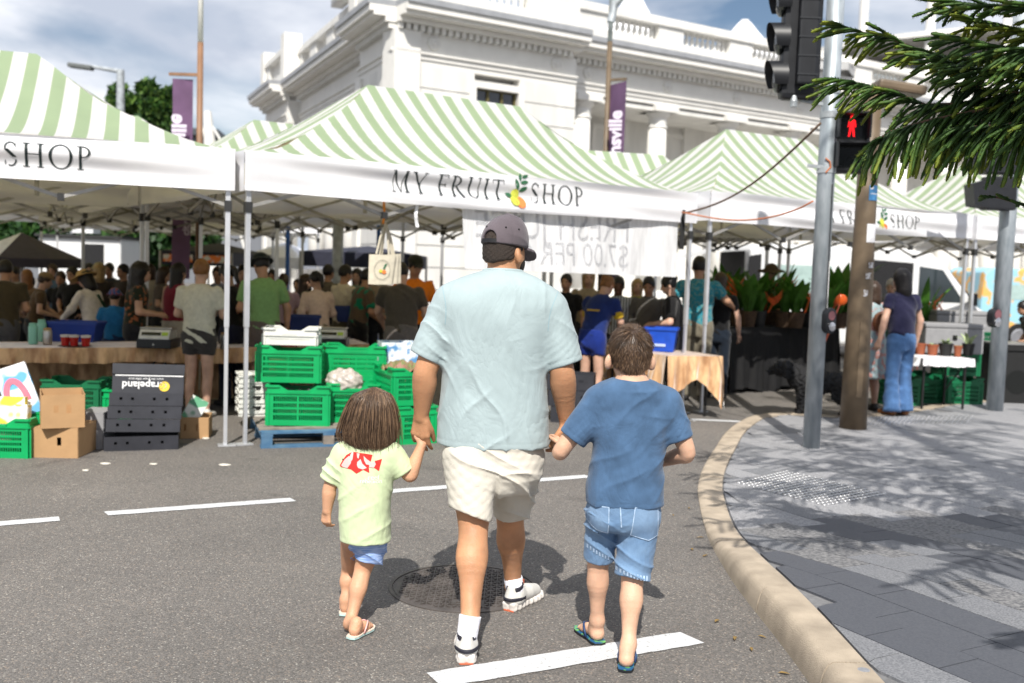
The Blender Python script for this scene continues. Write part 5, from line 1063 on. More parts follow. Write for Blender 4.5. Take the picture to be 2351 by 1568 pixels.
def far_tent(lb, px0, px1, ytop, yedge, Y, m, vm=None, txt=None):
    a, b = A(px0, yedge, Y), A(px1, yedge, Y); zt = A((px0+px1)/2, ytop, Y).z; ze = (a.z+b.z)/2; w_ = b.x-a.x; o = thing('far_market_tent', lb, 'market tent', ((a.x+b.x)/2, Y, 0)); d = 3
    q = [(-w_/2, 0), (w_/2, 0), (w_/2, d), (-w_/2, d)]
    for k in range(4): (x0, y0), (x1, y1) = q[k], q[(k+1) % 4]; mb = MB(); mb.add([(x0, y0, ze), (x1, y1, ze), (0, d/2, zt)], [(0, 1, 2)]); mb.build('canopy_panel', m, o); mb = MB(); mb.add([(x0, y0, ze), (x1, y1, ze), (x1, y1, ze-.26), (x0, y0, ze-.26)], [(0, 3, 2, 1)]); mb.build('valance', vm or m, o)
    for x, y in q: MB().tube([(x, y, 0), (x, y, ze)], .025, 6).build('leg', frame_m, o)
    if txt:
        for x, c in ((-.25, (.6, .1, .04)), (.28, (.6, .1, .04))): MB().bb(w_*x-.28, w_*x+.28, -.012, -.006, ze-.2, ze-.06).build('printed_logo', mat('orange_print', (.75, .2, .05), .6, col2=(.6, .6, .6), scale=9, thr=(.5, .55)), o)
navy = mat('navy_canopy', (.02, .022, .04), .8)
far_tent('navy tent with orange print behind the left tent legs', 368, 532, 553, 578, 19, navy, txt=1); far_tent('bright white tent beyond the green T-shirt man', 552, 690, 552, 590, 23, whc); far_tent('dark navy tent beyond the hanging tote bags', 690, 945, 560, 580, 17.5, navy)
a = A(775, 600, 16.5); o = MB().tube([(0, 0, 0), (0, 0, 3.3)], .09, 14).build('steel_post', galv, None, (a.x, 16.5, 0)); tag(o, 'pale grey steel post beyond the dark navy tent', 'post')
for k, (px, ln, lb) in enumerate(((660, 1.0, 'blue vertical pole beside the lilac shirt'), (868, .4, 'second blue pole beyond the tote bags'))): a = A(px, 600, 16.8); tag(MB().tube([(0, 0, 0), (0, 0, 2.25)], .035, 8).build('blue_pole', mat('blue_paint', (.03, .12, .4), .5), None, (a.x, 16.8, 0)), lb, 'pole')
# right-hand stall: cool boxes, crates, trolley, speakers
def coolbox(lb, px, py, Y, z, sz): p = A(px, py, Y); o = thing('foam_box', lb, 'cool box', (p.x, p.y, z)); MB().bb(-sz[0]/2, sz[0]/2, 0, sz[1], 0, sz[2]-.06).build('body', grey_fm, o, bevel=.02); MB().bb(-sz[0]/2-.01, sz[0]/2+.01, -.01, sz[1]+.01, sz[2]-.058, sz[2]).build('lid', grey_fm, o, bevel=.015); MB().bb(-.03, .03, -.006, -.001, sz[2]*.45, sz[2]*.62).build('latch_hole', slotm, o)
coolbox('grey foam box behind the succulents, front and lower one', 2190, 812, 13.2, .66, (.78, .5, .4)) ; coolbox('grey foam box at the back, above the green crates', 2215, 790, 14.3, .78, (.85, .5, .42))
for k, (px, py, Y, z, lb) in enumerate(((2075, 908, 12.75, 0, 'dark green crate under the succulent table, left one'), (2215, 905, 13.0, 0, 'dark green crate under the grey foam boxes, lower right one'), (2210, 850, 13.3, .36, 'dark green crate under the grey foam boxes, upper right one'), (2150, 905, 13.1, 0, 'dark green crate behind the small table legs, middle one'), (2265, 770, 14.2, .6, 'dark green crate beside the right-hand signal pole, highest one'), (2085, 770, 14.6, .6, 'dark green crate behind the woman in jeans'), (2105, 905, 13.6, .0, 'dark green crate farthest back under the succulent table'))):
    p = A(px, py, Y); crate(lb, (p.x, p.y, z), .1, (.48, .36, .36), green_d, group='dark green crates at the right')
for k, (px, lb) in enumerate(((2325, 'black loudspeaker-like box standing at the right edge'),)): p = A(px, 905, 13.3); o = thing('equipment_case', lb, 'equipment case', (p.x, p.y, 0)); MB().bb(-.28, .4, 0, .5, 0, .72).build('case', mat('case_black', (.01, .01, .01), .6), o, bevel=.02); MB().bb(-.3, .42, -.02, .52, .722, .8).build('lid', mat('case_black', (.01, .01, .01)), o); m_ = MB(); disc(m_, .05, .3, .16, .16, -.004); m_.build('grille', slotm, o); MB().bb(-.28, .4, -.03, .5, .802, .82).build('shelf_edge', steel, o)
for k, (px, lb) in enumerate(((2055, 'hand trolley with pinkish frame beside the white van, left one'), (2118, 'hand trolley with pinkish frame beside the white van, right one'))):
    p = A(px+20, 735, 17); pk = mat('trolley_pink', (.62, .30, .25), .5); o = thing('hand_trolley', lb, 'trolley', (p.x, 17, 0)); MB().tube([(-.19, 0, .05), (-.19, 0, 1.1), (-.12, 0, 1.22), (.12, 0, 1.22), (.19, 0, 1.1), (.19, 0, .05)], .02, 8).build('frame', pk, o); MB().bar((-.19, 0, .7), (.19, 0, .7), .025).bar if 0 else None; MB().bar((-.19, 0, .7), (.19, 0, .7), .025).build('crossbar', pk, o); MB().bb(-.2, .2, -.25, 0, .02, .04).build('toe_plate', pk, o)
# ------------------------------------------------------------------ potted plants
leafg = mat('heliconia_leaf', (.06, .17, .022), .4, .35, 8, trans=.35); leafp = mat('succulent_leaf', (.16, .27, .12), .5, .3, 20, col2=(.42, .48, .25)); orangef = mat('heliconia_flower', (.60, .10, .02), .5, .3, 20); potb = mat('pot_black', (.012, .012, .012), .6); pott = mat('pot_terracotta', (.28, .08, .035), .7); basketm = mat('pot_brown', (.06, .035, .02), .85, .3, 20)
def leaf(mb, base, az, lean, Ln, wd, rnd, fold=.25):
    d = Vector((cos(az), sin(az), 0)); s = Vector((-sin(az), cos(az), 0)); n = 9; V = []
    for i in range(n+1):
        t = i/n; c = Vector(base)+d*(lean*Ln*t**1.6)+Vector((0, 0, Ln*(t-.28*lean*t**3))); wv = wd*sin(pi*min(1, .06+t*.94))**.8*(1-.15*t)
        V += [c+s*wv+Vector((0, 0, fold*wv)), c, c-s*wv+Vector((0, 0, fold*wv))]
    F = []
    for i in range(n): b = i*3; F += [(b, b+1, b+4, b+3), (b+1, b+2, b+5, b+4)]
    mb.add(V, F)
def plant(lb, px, py_base, py_top, Y, wd, nl, pm, pr, seed, fl=True, lm=None, zb=None, ph=.2, lean=.6, cat='potted plant'):
    rnd = random.Random(seed); b = A(px, py_base, Y); z0 = zb if zb is not None else b.z; top = A(px, py_top, Y).z; o = thing('potted_plant', lb, cat, (b.x, Y, z0)); MB().lathe((0, 0, 0), [(pr*.75, 0), (pr, ph), (pr*1.06, ph), (pr*1.06, ph-.03 if 0 else ph+.02), (pr*.9, ph+.02), (pr*.88, ph-.03)], 18).build('pot', pm, o)
    H_ = top-z0-ph
    for k in range(nl):
        mb = MB(); az = 2*pi*k/nl+rnd.uniform(-.4, .4); Ln = H_*rnd.uniform(.6, 1.0); leaf(mb, (pr*.3*cos(az), pr*.3*sin(az), ph-.02), az, lean*rnd.uniform(.35, 1.2), Ln, wd*rnd.uniform(.7, 1.1), rnd); mb.build('leaf', lm or leafg, o, smooth=True)
    if fl:
        for k in range(1):
            az = rnd.uniform(0, 6.3); mb = MB(); base = Vector((.12*cos(az), .12*sin(az), ph)); hz = H_*rnd.uniform(.35, .6)
            mb.tube([base, base+Vector((.08*cos(az), .08*sin(az), hz))], .01, 5)
            for j in range(5): t = hz*(.6+.1*j); e = base+Vector((.06*cos(az), .06*sin(az), t)); az2 = az+(j % 2)*pi; mb.tube([e, e+Vector((.07*cos(az2), .07*sin(az2), .05)), e+Vector((.13*cos(az2), .13*sin(az2), .14))], [.016, .012, .002], 5)
            mb.build('flower_spike', orangef, o)
    return o
PLN = [(1690, 745, 640, 14.1, .075, 13, basketm, .13, 'tall heliconia in a brown pot behind the gold table'), (1735, 745, 605, 14.3, .09, 15, basketm, .14, 'broad-leaved heliconia with orange spikes in the middle of the plant stall'), (1742, 748, 655, 13.9, .05, 12, potb, .1, 'slim plant in a black pot at the front of the plant stall'), (1800, 750, 640, 14.0, .06, 20, basketm, .16, 'spreading dark plant left of the signal pole'), (1770, 742, 630, 14.6, .08, 14, basketm, .13, 'heliconia before the person in the brown hat'), (1920, 742, 577, 14.2, .085, 16, basketm, .17, 'tallest heliconia between the two poles'), (2110, 800, 620, 14.6, .06, 8, basketm, .13, 'heliconia with orange spikes behind the woman in jeans'), (1850, 748, 670, 14.5, .05, 18, potb, .12, 'low dark plant just behind the signal pole'), (1640, 742, 600, 14.8, .075, 8, basketm, .12, 'tall heliconia behind the black top woman')]
PLN += [(1715, 745, 618, 13.8, .085, 12, basketm, .13, 'broad green plant at the front of the plant stall, left of the slim black pot'), (1825, 748, 628, 13.9, .08, 13, basketm, .13, 'bushy green plant immediately left of the signal pole'), (1785, 746, 600, 14.9, .1, 9, basketm, .12, 'tall upright banana-leaved plant behind the hat'), (1895, 748, 640, 13.9, .07, 13, basketm, .13, 'green leafy plant right of the signal pole push button'), (1668, 745, 598, 15.2, .09, 10, basketm, .12, 'tall arching plant at the left end of the plant stall'), (1940, 748, 625, 14.7, .08, 11, basketm, .13, 'green plant half hidden by the brown pole')]
for k, (px, yb, yt, Y, wd, nl, pm, pr, lb) in enumerate(PLN): plant(lb, px, yb, yt-12, Y, wd*1.15, nl, pm, pr, 20+k, zb=.9 if yb < 760 else .55)
for k, (px, yb, yt, Y, nl, pm, pr, lb) in enumerate(((2170, 822, 770, 12.75, 9, potb, .085, 'pale succulent in the larger black pot on the small table'), (2222, 818, 752, 12.9, 8, potb, .075, 'upright pale succulent in a black pot at the table’s right end'), (2140, 822, 778, 12.8, 7, pott, .07, 'small succulent in a terracotta pot left of the black pot'), (2198, 820, 785, 12.7, 5, pott, .05, 'smallest succulent in a terracotta pot between two black pots'), (2112, 815, 785, 12.9, 6, pott, .07, 'terracotta pot of succulent at the table’s left end'))): plant(lb, px, yb, yt, Y, .025, nl, pm, pr, 50+k, False, leafp, .664, .14 if pm is potb else .12, .8)
# ------------------------------------------------------------------ black dog on a lead
dg_ = G(1895, 957, .02); dog = thing('dog', 'shaggy black dog on an orange lead by the brown pole', 'dog', (dg_.x, dg_.y+.25, 0), radians(165)); fur = mat('black_fur', (.008, .008, .009), .8, .4, 40, bump=.8, bscale=60)
def dogf(P):
    d = chain(P, [(-.27, 0, .40), (0, 0, .39), (.22, 0, .42)], [.125, .12, .145], .05); d = smin(d, seg(P, (.24, 0, .45), (.36, 0, .52), .1, .085), .06); d = smin(d, ell(P, (.42, 0, .54), (.12, .1, .1)), .05); d = smin(d, seg(P, (.46, 0, .51), (.56, 0, .49), .06, .045), .04)
    for y in (-.085, .085):
        d = smin(d, chain(P, [(.2, y, .36), (.21, y, .18), (.2, y, .05), (.23, y, .03)], [.07, .05, .045, .04]), .04); d = smin(d, chain(P, [(-.25, y, .36), (-.2, y, .24), (-.3, y, .15), (-.29, y, .04), (-.26, y, .03)], [.1, .07, .045, .042, .04]), .04); d = smin(d, ell(P, (.4, y*1.2, .5), (.045, .03, .09)), .02)
    d = smin(d, chain(P, [(-.33, 0, .44), (-.43, 0, .52), (-.45, 0, .62)], [.05, .05, .03]), .04)
    return d+.018*np.sin(P[:, 0]*70+np.sin(P[:, 2]*40)*2)*np.sin(P[:, 2]*65+P[:, 1]*50)
sdf_mesh('body', dogf, (-.6, -.25, -.03), (.7, .25, .75), .014, fur, dog); MB().ball((.61, 0, .495), (.02, .025, .02)).build('nose', joint_m, dog)
dog['category'] = 'dog'
h0 = A(1932, 688, dg_.y+.35); tag(MB().ball((0, 0, 0), (.07, .03, .065), 14, 10).build('lead_reel', mat('reel_orange', (.85, .13, .015), .35), None, h0), 'orange retractable lead handle held in the floral dress woman’s hand', 'lead reel')
h1 = A(1840, 775, dg_.y+.2); p2 = Vector((dog.location.x-.1, dog.location.y, .5)); cord('dog_lead', 'thin orange dog lead running down to the black dog', [h0, h0.lerp(p2, .5)+Vector((0, 0, -.015)), p2], .009, mat('lead_orange', (.55, .12, .06), .6))
# ------------------------------------------------------------------ people: shared bits
def skin(name, col, red=.15):
    if 'skin_'+name in MATS: return MATS['skin_'+name]
    m = mat('skin_'+name, col, .5, .2, 9, bump=.2, bscale=150, spec=.35, detail=8); b = m.node_tree.nodes['Principled BSDF']
    b.inputs['Subsurface Weight'].default_value = .12; b.inputs['Subsurface Radius'].default_value = (1, .35, .2); b.inputs['Subsurface Scale'].default_value = .012; return m
def pt(px, py, Y): return np.array(A(px, py, Y))
def nrm(v): v = np.asarray(v, float); return v/np.linalg.norm(v)
def hand_chains(w_, d, n, s=1., curl=(.5, .6, .7, .8), thumb=.5, side=1, spread=.12):
    """palm + five fingers as chains; d = direction of fingers, n = palm normal (fingers curl towards it), side=+1 puts the thumb on d x n"""
    w_ = np.asarray(w_, float); d = nrm(d); n = nrm(np.asarray(n)-d*(np.asarray(n) @ d)); sd = np.cross(d, n)*side; C = []
    ln = (.95, 1.05, 1.0, .8); kn = (.030, .010, -.011, -.031)
    for i in range(4):
        k = w_+d*(.088-.006*abs(i-1))*s+sd*kn[i]*s; C.append(([w_+d*.012*s+sd*kn[i]*.5*s, k], [.018*s, .0125*s]))
        a = curl[i]*.55; p = k.copy(); dd = d*1+sd*spread*(1.5-i)*.6; dd = nrm(dd); pts = [k]; rs = [.0115*s]
        for j, L_ in enumerate((.043, .027, .022)):
            ang = a if j == 0 else curl[i]*(.9 if j == 1 else .7); dd = nrm(dd*cos(ang)+n*sin(ang)*1.0) if True else dd
            # rotate n with the bend so that the curl continues
            n2 = nrm(n-dd*(n @ dd)) if abs(n @ dd) < .98 else -d
            p = p+dd*L_*ln[i]*s; pts.append(p.copy()); rs.append((.0098, .0088, .0068)[j]*s*(.9 if i == 3 else 1))
            nn = n2
            if j < 2 and curl[i] > .75: pass
        C.append((pts, rs))
    b0 = w_+d*.022*s+sd*.022*s; t1 = nrm(d*.75+sd*(.75*(1-thumb)+.15)+n*.45*thumb); t2 = nrm(d*.9+sd*.15+n*.6*thumb)
    C.append(([b0, b0+t1*.045*s, b0+t1*.045*s+t2*.034*s, b0+t1*.045*s+t2*.034*s+nrm(t2+d*.3)*.024*s], [.017*s, .0135*s, .0115*s, .0085*s])); return C
def union(P, chains, k=.008, d=None):
    for pts, rs in chains:
        e = near(P, pts, max(rs)+.05, lambda Q: chain(Q, pts, rs)); d = e if d is None else smin(d, e, k)
    return d
def cone_cut(P, a, b, ra, rb, k=.006, flat=1.0):
    """tapered tube from a to b, cut square at b (sleeve or trouser leg)"""
    a = np.asarray(a, float); b = np.asarray(b, float); u = nrm(b-a); c = seg(P, a, b+u*.1, ra, rb+(rb-ra)*.1/np.linalg.norm(b-a)); return smax(c, (P-b) @ u, k)
def folds(P, seed, f=20., amp=.004, dirv=(1, 0, .4), warp=1.3):
    r = np.random.RandomState(seed); o = r.rand(6)*6.28; dv = np.asarray(dirv, float)
    w1 = np.sin(P[:, 0]*7+P[:, 2]*5+o[0])+np.sin(P[:, 2]*11-P[:, 1]*8+o[1])*.7
    w3 = np.sin(P[:, 0]*19+P[:, 2]*13+o[5])+np.sin(P[:, 2]*23-P[:, 0]*9+o[0]); s = np.sin((P @ dv)*f+w1*warp*1.35+w3*.55+o[2]); m = np.clip(.35+.75*np.sin(P[:, 2]*9.1+P[:, 0]*11.3+o[3]+w1*.8), 0, 1)
    s2 = np.sin((P @ (dv*np.array([1, 1, -.7])))*f*1.7+w1*1.7+o[4])
    return amp*(-1.3*(1-np.abs(np.sin(.5*np.arcsin(np.clip(s, -1, 1))+.785)))**3*m*1.6+.55*np.maximum(0, s)**2*m-.25*np.abs(s2)*(1-m))
from mathutils.bvhtree import BVHTree
_BV = {}
def bvh(o):
    if o.name not in _BV: _BV[o.name] = BVHTree.FromPolygons([v.co[:] for v in o.data.vertices], [p.vertices[:] for p in o.data.polygons])
    return _BV[o.name]
def decal(name, polys, target, parent, m, off=.0015, step=.006, thick=False, origin=(0, 0)):
    """flat print laid on the back (seen from -y) of a garment: polygons in (x, z) metres, local to the thing"""
    bm = bmesh.new()
    for pl in polys:
        bm.faces.new([bm.verts.new((x, 0, z)) for x, z in pl])
    bmesh.ops.triangulate(bm, faces=bm.faces[:])
    for _ in range(6):
        ed = [e for e in bm.edges if e.calc_length() > step*1.6]
        if not ed: break
        bmesh.ops.subdivide_edges(bm, edges=ed, cuts=1); bmesh.ops.triangulate(bm, faces=bm.faces[:])
    me0 = target.data; tree = bvh(target)
    dead = []
    for v in bm.verts:
        h = tree.ray_cast(Vector((v.co.x, -3, v.co.z)), Vector((0, 1, 0)))
        if h[0] is None: dead.append(v)
        else: nn = h[1]; nn = nn if nn.y < 0 else -nn; v.co = h[0]+nn*off
    if dead: bmesh.ops.delete(bm, geom=dead, context='VERTS')
    for f in bm.faces: f.smooth = True
    bmesh.ops.recalc_face_normals(bm, faces=bm.faces[:])
    me = bpy.data.meshes.new(name); bm.to_mesh(me); bm.free(); return link(name, me, m, parent)
def strands(name, curves, r0, r1, mats, parent, n=3):
    V = []; F = []; MI = []
    for ci, pts in enumerate(curves):
        b0 = len(V); P = np.asarray(pts); T = np.gradient(P, axis=0); T /= np.linalg.norm(T, axis=1)[:, None]+1e-9
        rf = np.array([.31, .77, .56]); a = np.cross(T, rf); a /= np.linalg.norm(a, axis=1)[:, None]+1e-9; b = np.cross(T, a)
        m_ = len(P)
        for i in range(m_):
            r = r0+(r1-r0)*i/(m_-1)
            for k in range(n): V.append(P[i]+(a[i]*cos(2*pi*k/n)+b[i]*sin(2*pi*k/n))*r)
        for i in range(m_-1):
            for k in range(n): F.append((b0+i*n+k, b0+i*n+(k+1) % n, b0+(i+1)*n+(k+1) % n, b0+(i+1)*n+k)); MI.append(ci % len(mats))
    me = bpy.data.meshes.new(name); me.from_pydata([tuple(v) for v in V], [], F); me.polygons.foreach_set('material_index', MI); me.polygons.foreach_set('use_smooth', [True]*len(F))
    for m_ in mats: me.materials.append(m_)
    o = bpy.data.objects.new(name, me); CO.link(o); o.parent = parent; o['kind'] = 'stuff'; return o
def grid_lohi(pts, pad): p = np.array(pts); return p.min(0)-pad, p.max(0)+pad
hair_dark = mat('hair_dark', (.022, .015, .011), .5, .3, 30, spec=.5); hair_brown = [mat('hair_brown_a', (.058, .034, .021), .42, .2, 20, spec=.55), mat('hair_brown_b', (.115, .068, .040), .4, .2, 20, spec=.55), mat('hair_brown_c', (.23, .145, .085), .4, .2, 20, spec=.55)]
nailm = mat('nail', (.62, .42, .36), .35)
# ================================================================== THE MAN
MY = 4.3
mo = np.array([G(1128, 1462)[0], MY, 0.]); man = thing('person', 'man in pale blue T-shirt, cream shorts and grey cap holding two children’s hands', 'person', mo)
loc = lambda px, py, Y: pt(px, py, Y)-mo
sk_m = skin('tan', (.49, .25, .135))
# --- head
hc = loc(1157, 571, 4.37); yaw = radians(-38); Rh = np.array(rotm(0, 0, yaw)); fw = Rh @ np.array([0, 1, 0]); rt_ = Rh @ np.array([1, 0, 0])
HL = lambda x, y, z: hc+Rh @ np.array([x, y, z])
def head_sdf(P):
    q = (P-hc) @ Rh; d = ell(q, (0, 0, .015), (.079, .1, .105)); d = smin(d, ell(q, (0, .03, -.055), (.066, .076, .075)), .04); d = smin(d, seg(q, (0, .1, -.01), (0, .115, -.03), .012, .015), .02)
    for s in (-1, 1):
        e = np.maximum(ell(q, (s*.084, -.004, -.03), (.017, .023, .037), rotm(0, s*-.25, s*.5)), -ell(q, (s*.095, .004, -.028), (.012, .012, .022))); d = smin(d, e, .006)
        d = smax(d, -ell(q, (s*.032, .105, .0), (.017, .016, .011)), .012)
    return smin(d, ell(q, (0, .096, -.065), (.025, .014, .012)), .012)
nb = loc(1153, 628, 4.34); cb = loc(1150, 640, 4.34)
elL, wrL = loc(978, 848, 4.27), loc(967, 955, 4.33); elR, wrR = loc(1290, 850, 4.27), loc(1301, 968, 4.37)
shL, shR = loc(1036, 706, 4.3), loc(1256, 714, 4.3)
hL = hand_chains(wrL, (-.02, .12, -1), (.25, .95, .1), 1.04, (.55, .6, .65, .7), .75, side=1)
hR = hand_chains(wrR, (-.12, .18, -1), (-.85, .5, -.1), 1.02, (.75, .8, .85, .9), .6, side=-1)
kneeL, ankL = loc(1087, 1205, 4.2), loc(1079, 1432, 3.985); kneeR, ankR = loc(1171, 1182, 4.5), loc(1178, 1345, 4.66)
hipL, hipR = loc(1085, 1050, 4.28), loc(1190, 1055, 4.32)
def leg_chain(hip, kn, an, s=1., back=-1):
    kn = np.asarray(kn); an = np.asarray(an); c1 = kn+(an-kn)*.14; c2 = kn+(an-kn)*.34; c3 = kn+(an-kn)*.62
    b = np.array([0, back, 0])
    cc = curve_chain
    return [cc([hip, hip+(kn-hip)*.6, kn, c1, c3], [.098*s, .079*s, .059*s, .046*s, .026*s]), cc([c1+b*.004*s+np.array([-.012*s, 0, 0]), c2+b*.016*s+np.array([-.014*s, 0, 0]), c3+b*.004*s+np.array([-.006*s, 0, 0]), an], [.042*s, .052*s, .035*s, .0245*s]), cc([c1+b*.004*s+np.array([.012*s, 0, 0]), c2+b*.012*s+np.array([.014*s, 0, 0]), c3+np.array([.006*s, 0, 0]), an], [.042*s, .049*s, .033*s, .0245*s]), cc([kn, c2+b*-.022*s, an], [.048*s, .038*s, .0265*s])]
mchains = [arm(shL, elL, wrL, (.058, .0505, .0535, .032)), arm(shR, elR, wrR, (.06, .0535, .057, .033))]+leg_chain(hipL, kneeL, ankL, 1.06)+leg_chain(hipR, kneeR, ankR, 1.04)
mchains += [([nb+np.array([0, .02, -.03]), hc+np.array([0, -.005, -.06])], [.075, .064]), ([cb+np.array([0, 0, -.1]), (hipL+hipR)/2], [.13, .13]), ([cb+np.array([-.06, 0, -.07]), shL], [.05, .05]), ([cb+np.array([.06, 0, -.07]), shR], [.05, .05])]
for an in (ankL, ankR): mchains.append(([an, an+np.array([0, .02, -.05])], [.03, .03]))
def man_sdf(P):
    d = union(P, mchains, .03); d = smin(d, near(P, [hc], .2, head_sdf), .02); d = smin(d, near(P, [wrL+[0, 0, -.09]], .17, lambda Q: union(Q, hL, .008)), .012); d = smin(d, near(P, [wrR+[0, 0, -.09]], .17, lambda Q: union(Q, hR, .008)), .012); return d
lo, hi = grid_lohi([hc, hc+[0, 0, .16], ankL+[0, 0, -.14], wrL+[-.06, 0, -.2], wrR+[.06, 0, -.2], elL, elR, ankL, ankR], .13)
sdf_mesh('body', man_sdf, lo, hi, .006, sk_m, man)
# hair below the cap, beard
def hair_sdf(P):
    q = (P-hc) @ Rh; d = ell(q, (0, -.004, .012), (.0835, .103, .108)); d = smin(d, ell(q, (0, -.03, -.045), (.068, .066, .06)), .03)
    d = smax(d, -(q[:, 2]+.066-.25*np.abs(q[:, 0])-.55*np.maximum(0, q[:, 1]+.03)), .008); d = smax(d, q[:, 1]-.045, .006)
    for s in (-1, 1): d = smax(d, -ell(q, (s*.09, .004, -.035), (.03, .026, .045)), .006)
    return d-.0015*np.sin(P[:, 2]*300+np.sin(P[:, 0]*500))*np.sin(P[:, 0]*260)
sdf_mesh('hair', hair_sdf, hc-.14, hc+.14, .004, mat('hair_cropped', (.035, .024, .018), .6, .45, 260, bump=.6, bscale=420, detail=2), man)
def beard_sdf(P):
    q = (P-hc) @ Rh; d = smin(ell(q, (0, .034, -.06), (.0705, .08, .079)), ell(q, (0, .1, -.07), (.03, .016, .02)), .02); d = smax(d, q[:, 2]+.035, .01); return smax(d, -(q[:, 1]-.028), .01)
sdf_mesh('beard', beard_sdf, hc-.16, hc+.16, .005, mat('beard_dark', (.02, .014, .011), .7, .3, 200, bump=.5, bscale=400), man)
for s in (-1, 1): MB().ball(HL(s*.032, .096, .0), (.012, .012, .012)).build('eye', mat('eye_dark', (.03, .02, .015), .1), man)
# --- cap
capc = mat('cap_grey', (.105, .085, .098), .8, .16, 8, bump=.3, bscale=300, sheen=.2)
cw = np.array(rotm(radians(-6), 0, 0))
def cap_sdf(P):
    q = ((P-hc) @ Rh) @ cw; d0 = smin(ell(q, (0, .0, .028), (.096, .114, .112)), ell(q, (0, .02, .06), (.085, .09, .09)), .02); d = smax(d0, -(q[:, 2]-.012), .004)
    hole = np.maximum(np.maximum(np.sqrt(q[:, 0]**2+(np.maximum(q[:, 2]-.03, 0))**2)-.036, q[:, 1]), -(q[:, 2]-.026)); d = smax(d, -hole, .004)
    brim = np.maximum(np.abs(q[:, 2]-.012+.9*np.maximum(0, q[:, 1]-.1)**1.3+.9*q[:, 0]**2-.0)-.0035, np.sqrt((q[:, 0]/.088)**2+((q[:, 1]-.085)/.105)**2)*.09-.09); brim = np.maximum(brim, -(q[:, 1]-.06)); d = np.minimum(d, brim)
    seam = np.minimum.reduce([np.abs(q[:, 0]), np.abs(q[:, 0]*.5+q[:, 1]*.866), np.abs(q[:, 0]*.5-q[:, 1]*.866)]); return d+.0014*np.exp(-(seam/.003)**2)+folds(P, 3, 46, .0022, (.2, .2, 1))
cp = sdf_mesh('cap', cap_sdf, hc+[-.22, -.2, -.07], hc+[.26, .26, .19], .004, capc, man)
MB().ball(hc+Rh @ (cw @ np.array([0, .005, .15])), (.012, .012, .007)).build('button', capc, cp)
st = MB(); st.grid(lambda u, v: Vector(hc+Rh @ (cw @ np.array([.1*sin(-.42+.84*u), -.117*cos(-.42+.84*u), .013+.016*v]))), 12, 1); st.build('strap', mat('cap_strap', (.012, .012, .014), .6), cp)
for a_ in (-1.15, -.35 + .0, .75, 1.4): p = hc+Rh @ (cw @ np.array([.087*sin(a_), -.101*cos(a_), .083])); MB().ball(p, .0042, 8, 5).build('eyelet', mat('eyelet_dark', (.01, .009, .01), .6), cp)
# --- T-shirt
sh_m = cloth('pale_blue', (.35, .43, .445), .06, 9, bump=.22, bscale=420)
rows = [(621, 1112, 1200, 4.33, .075), (628, 1085, 1222, 4.325, .1), (642, 1046, 1252, 4.32, .125), (665, 1012, 1278, 4.315, .145), (700, 1003, 1282, 4.31, .158), (745, 1008, 1272, 4.315, .17), (830, 1015, 1256, 4.325, .178), (900, 1010, 1258, 4.335, .186), (960, 1005, 1260, 4.335, .19), (1000, 1002, 1261, 4.33, .188), (1021, 1001, 1262, 4.33, .187)]
zs_ = []; rx_ = []; cx_ = []; cy_ = []; ry_ = []
for (py, xl, xr, Y, ry) in rows[::-1]:
    a, b = loc(xl, py, Y-.05), loc(xr, py, Y-.05); zs_.append((a[2]+b[2])/2); cx_.append((a[0]+b[0])/2); rx_.append((b[0]-a[0])/2); cy_.append(Y-MY); ry_.append(ry)
zs_, rx_, ry_, cx_, cy_ = dense(zs_, rx_, ry_, cx_, cy_)
slL, slR = loc(979, 822, 4.285), loc(1296, 838, 4.29)
def shirt_sdf(P):
    d = loft(P, zs_, rx_, ry_, cx_, cy_, 2.5, .008)
    back = 1/(1+np.exp((P[:, 1]+.02)*40))
    d = d+folds(P, 5, 46, .0036, (1, .2, .42), 1.5)*(.35+.65*back)+folds(P, 9, 40, .0034, (-.75, .2, .8), 1.2)*np.clip((zs_[45]-P[:, 2])*3+.5, 0, 1)
    for a, b, ra, rb, sd in ((loc(1040, 700, 4.3), slL, .092, .079, 11), (loc(1256, 712, 4.3), slR, .094, .083, 12)):
        c = cone_cut(P, a, b, ra, rb); ax = nrm(b-a); t = (P-a) @ ax/np.linalg.norm(b-a)
        c = c+folds(P, sd, 95, .0075, (.55, .3, .8), 1.6)*np.clip(t*1.6, 0, 1)*np.clip((1-t)*9, 0, 1)+.002*np.exp(-((t-.9)/.012)**2); d = smin(d, c, .035)
    # drop shoulder seam and hem stitching
    hz = P[:, 2]-zs_[0]-.028; d = d+.0016*np.exp(-(hz/.0025)**2)
    return d
shl = np.array([zs_[0]]); lo, hi = grid_lohi([slL, slR, loc(1150, 612, 4.3), loc(1001, 1025, 4.3), loc(1262, 1025, 4.3)], [.12, .24, .02]); 
lo[1] = -.24; hi[1] = .27
shirt = sdf_mesh('t_shirt', shirt_sdf, lo, hi, .0055, sh_m, man)
nk = loc(1155, 619, 4.335)
MB().tube([nk+np.array([.083*cos(a), .072*sin(a), -.008*sin(a)-.01+.032*cos(a)*.0]) for a in [2*pi*k/28 for k in range(29)]], .0095, 8).build('collar_rib', sh_m, shirt, smooth=True)
MB().box(nk+np.array([-.012, -.07, .0]), (.03, .003, .014), rotm(rx=-.6)).build('neck_label', mat('label_white', (.75, .75, .75)), shirt)
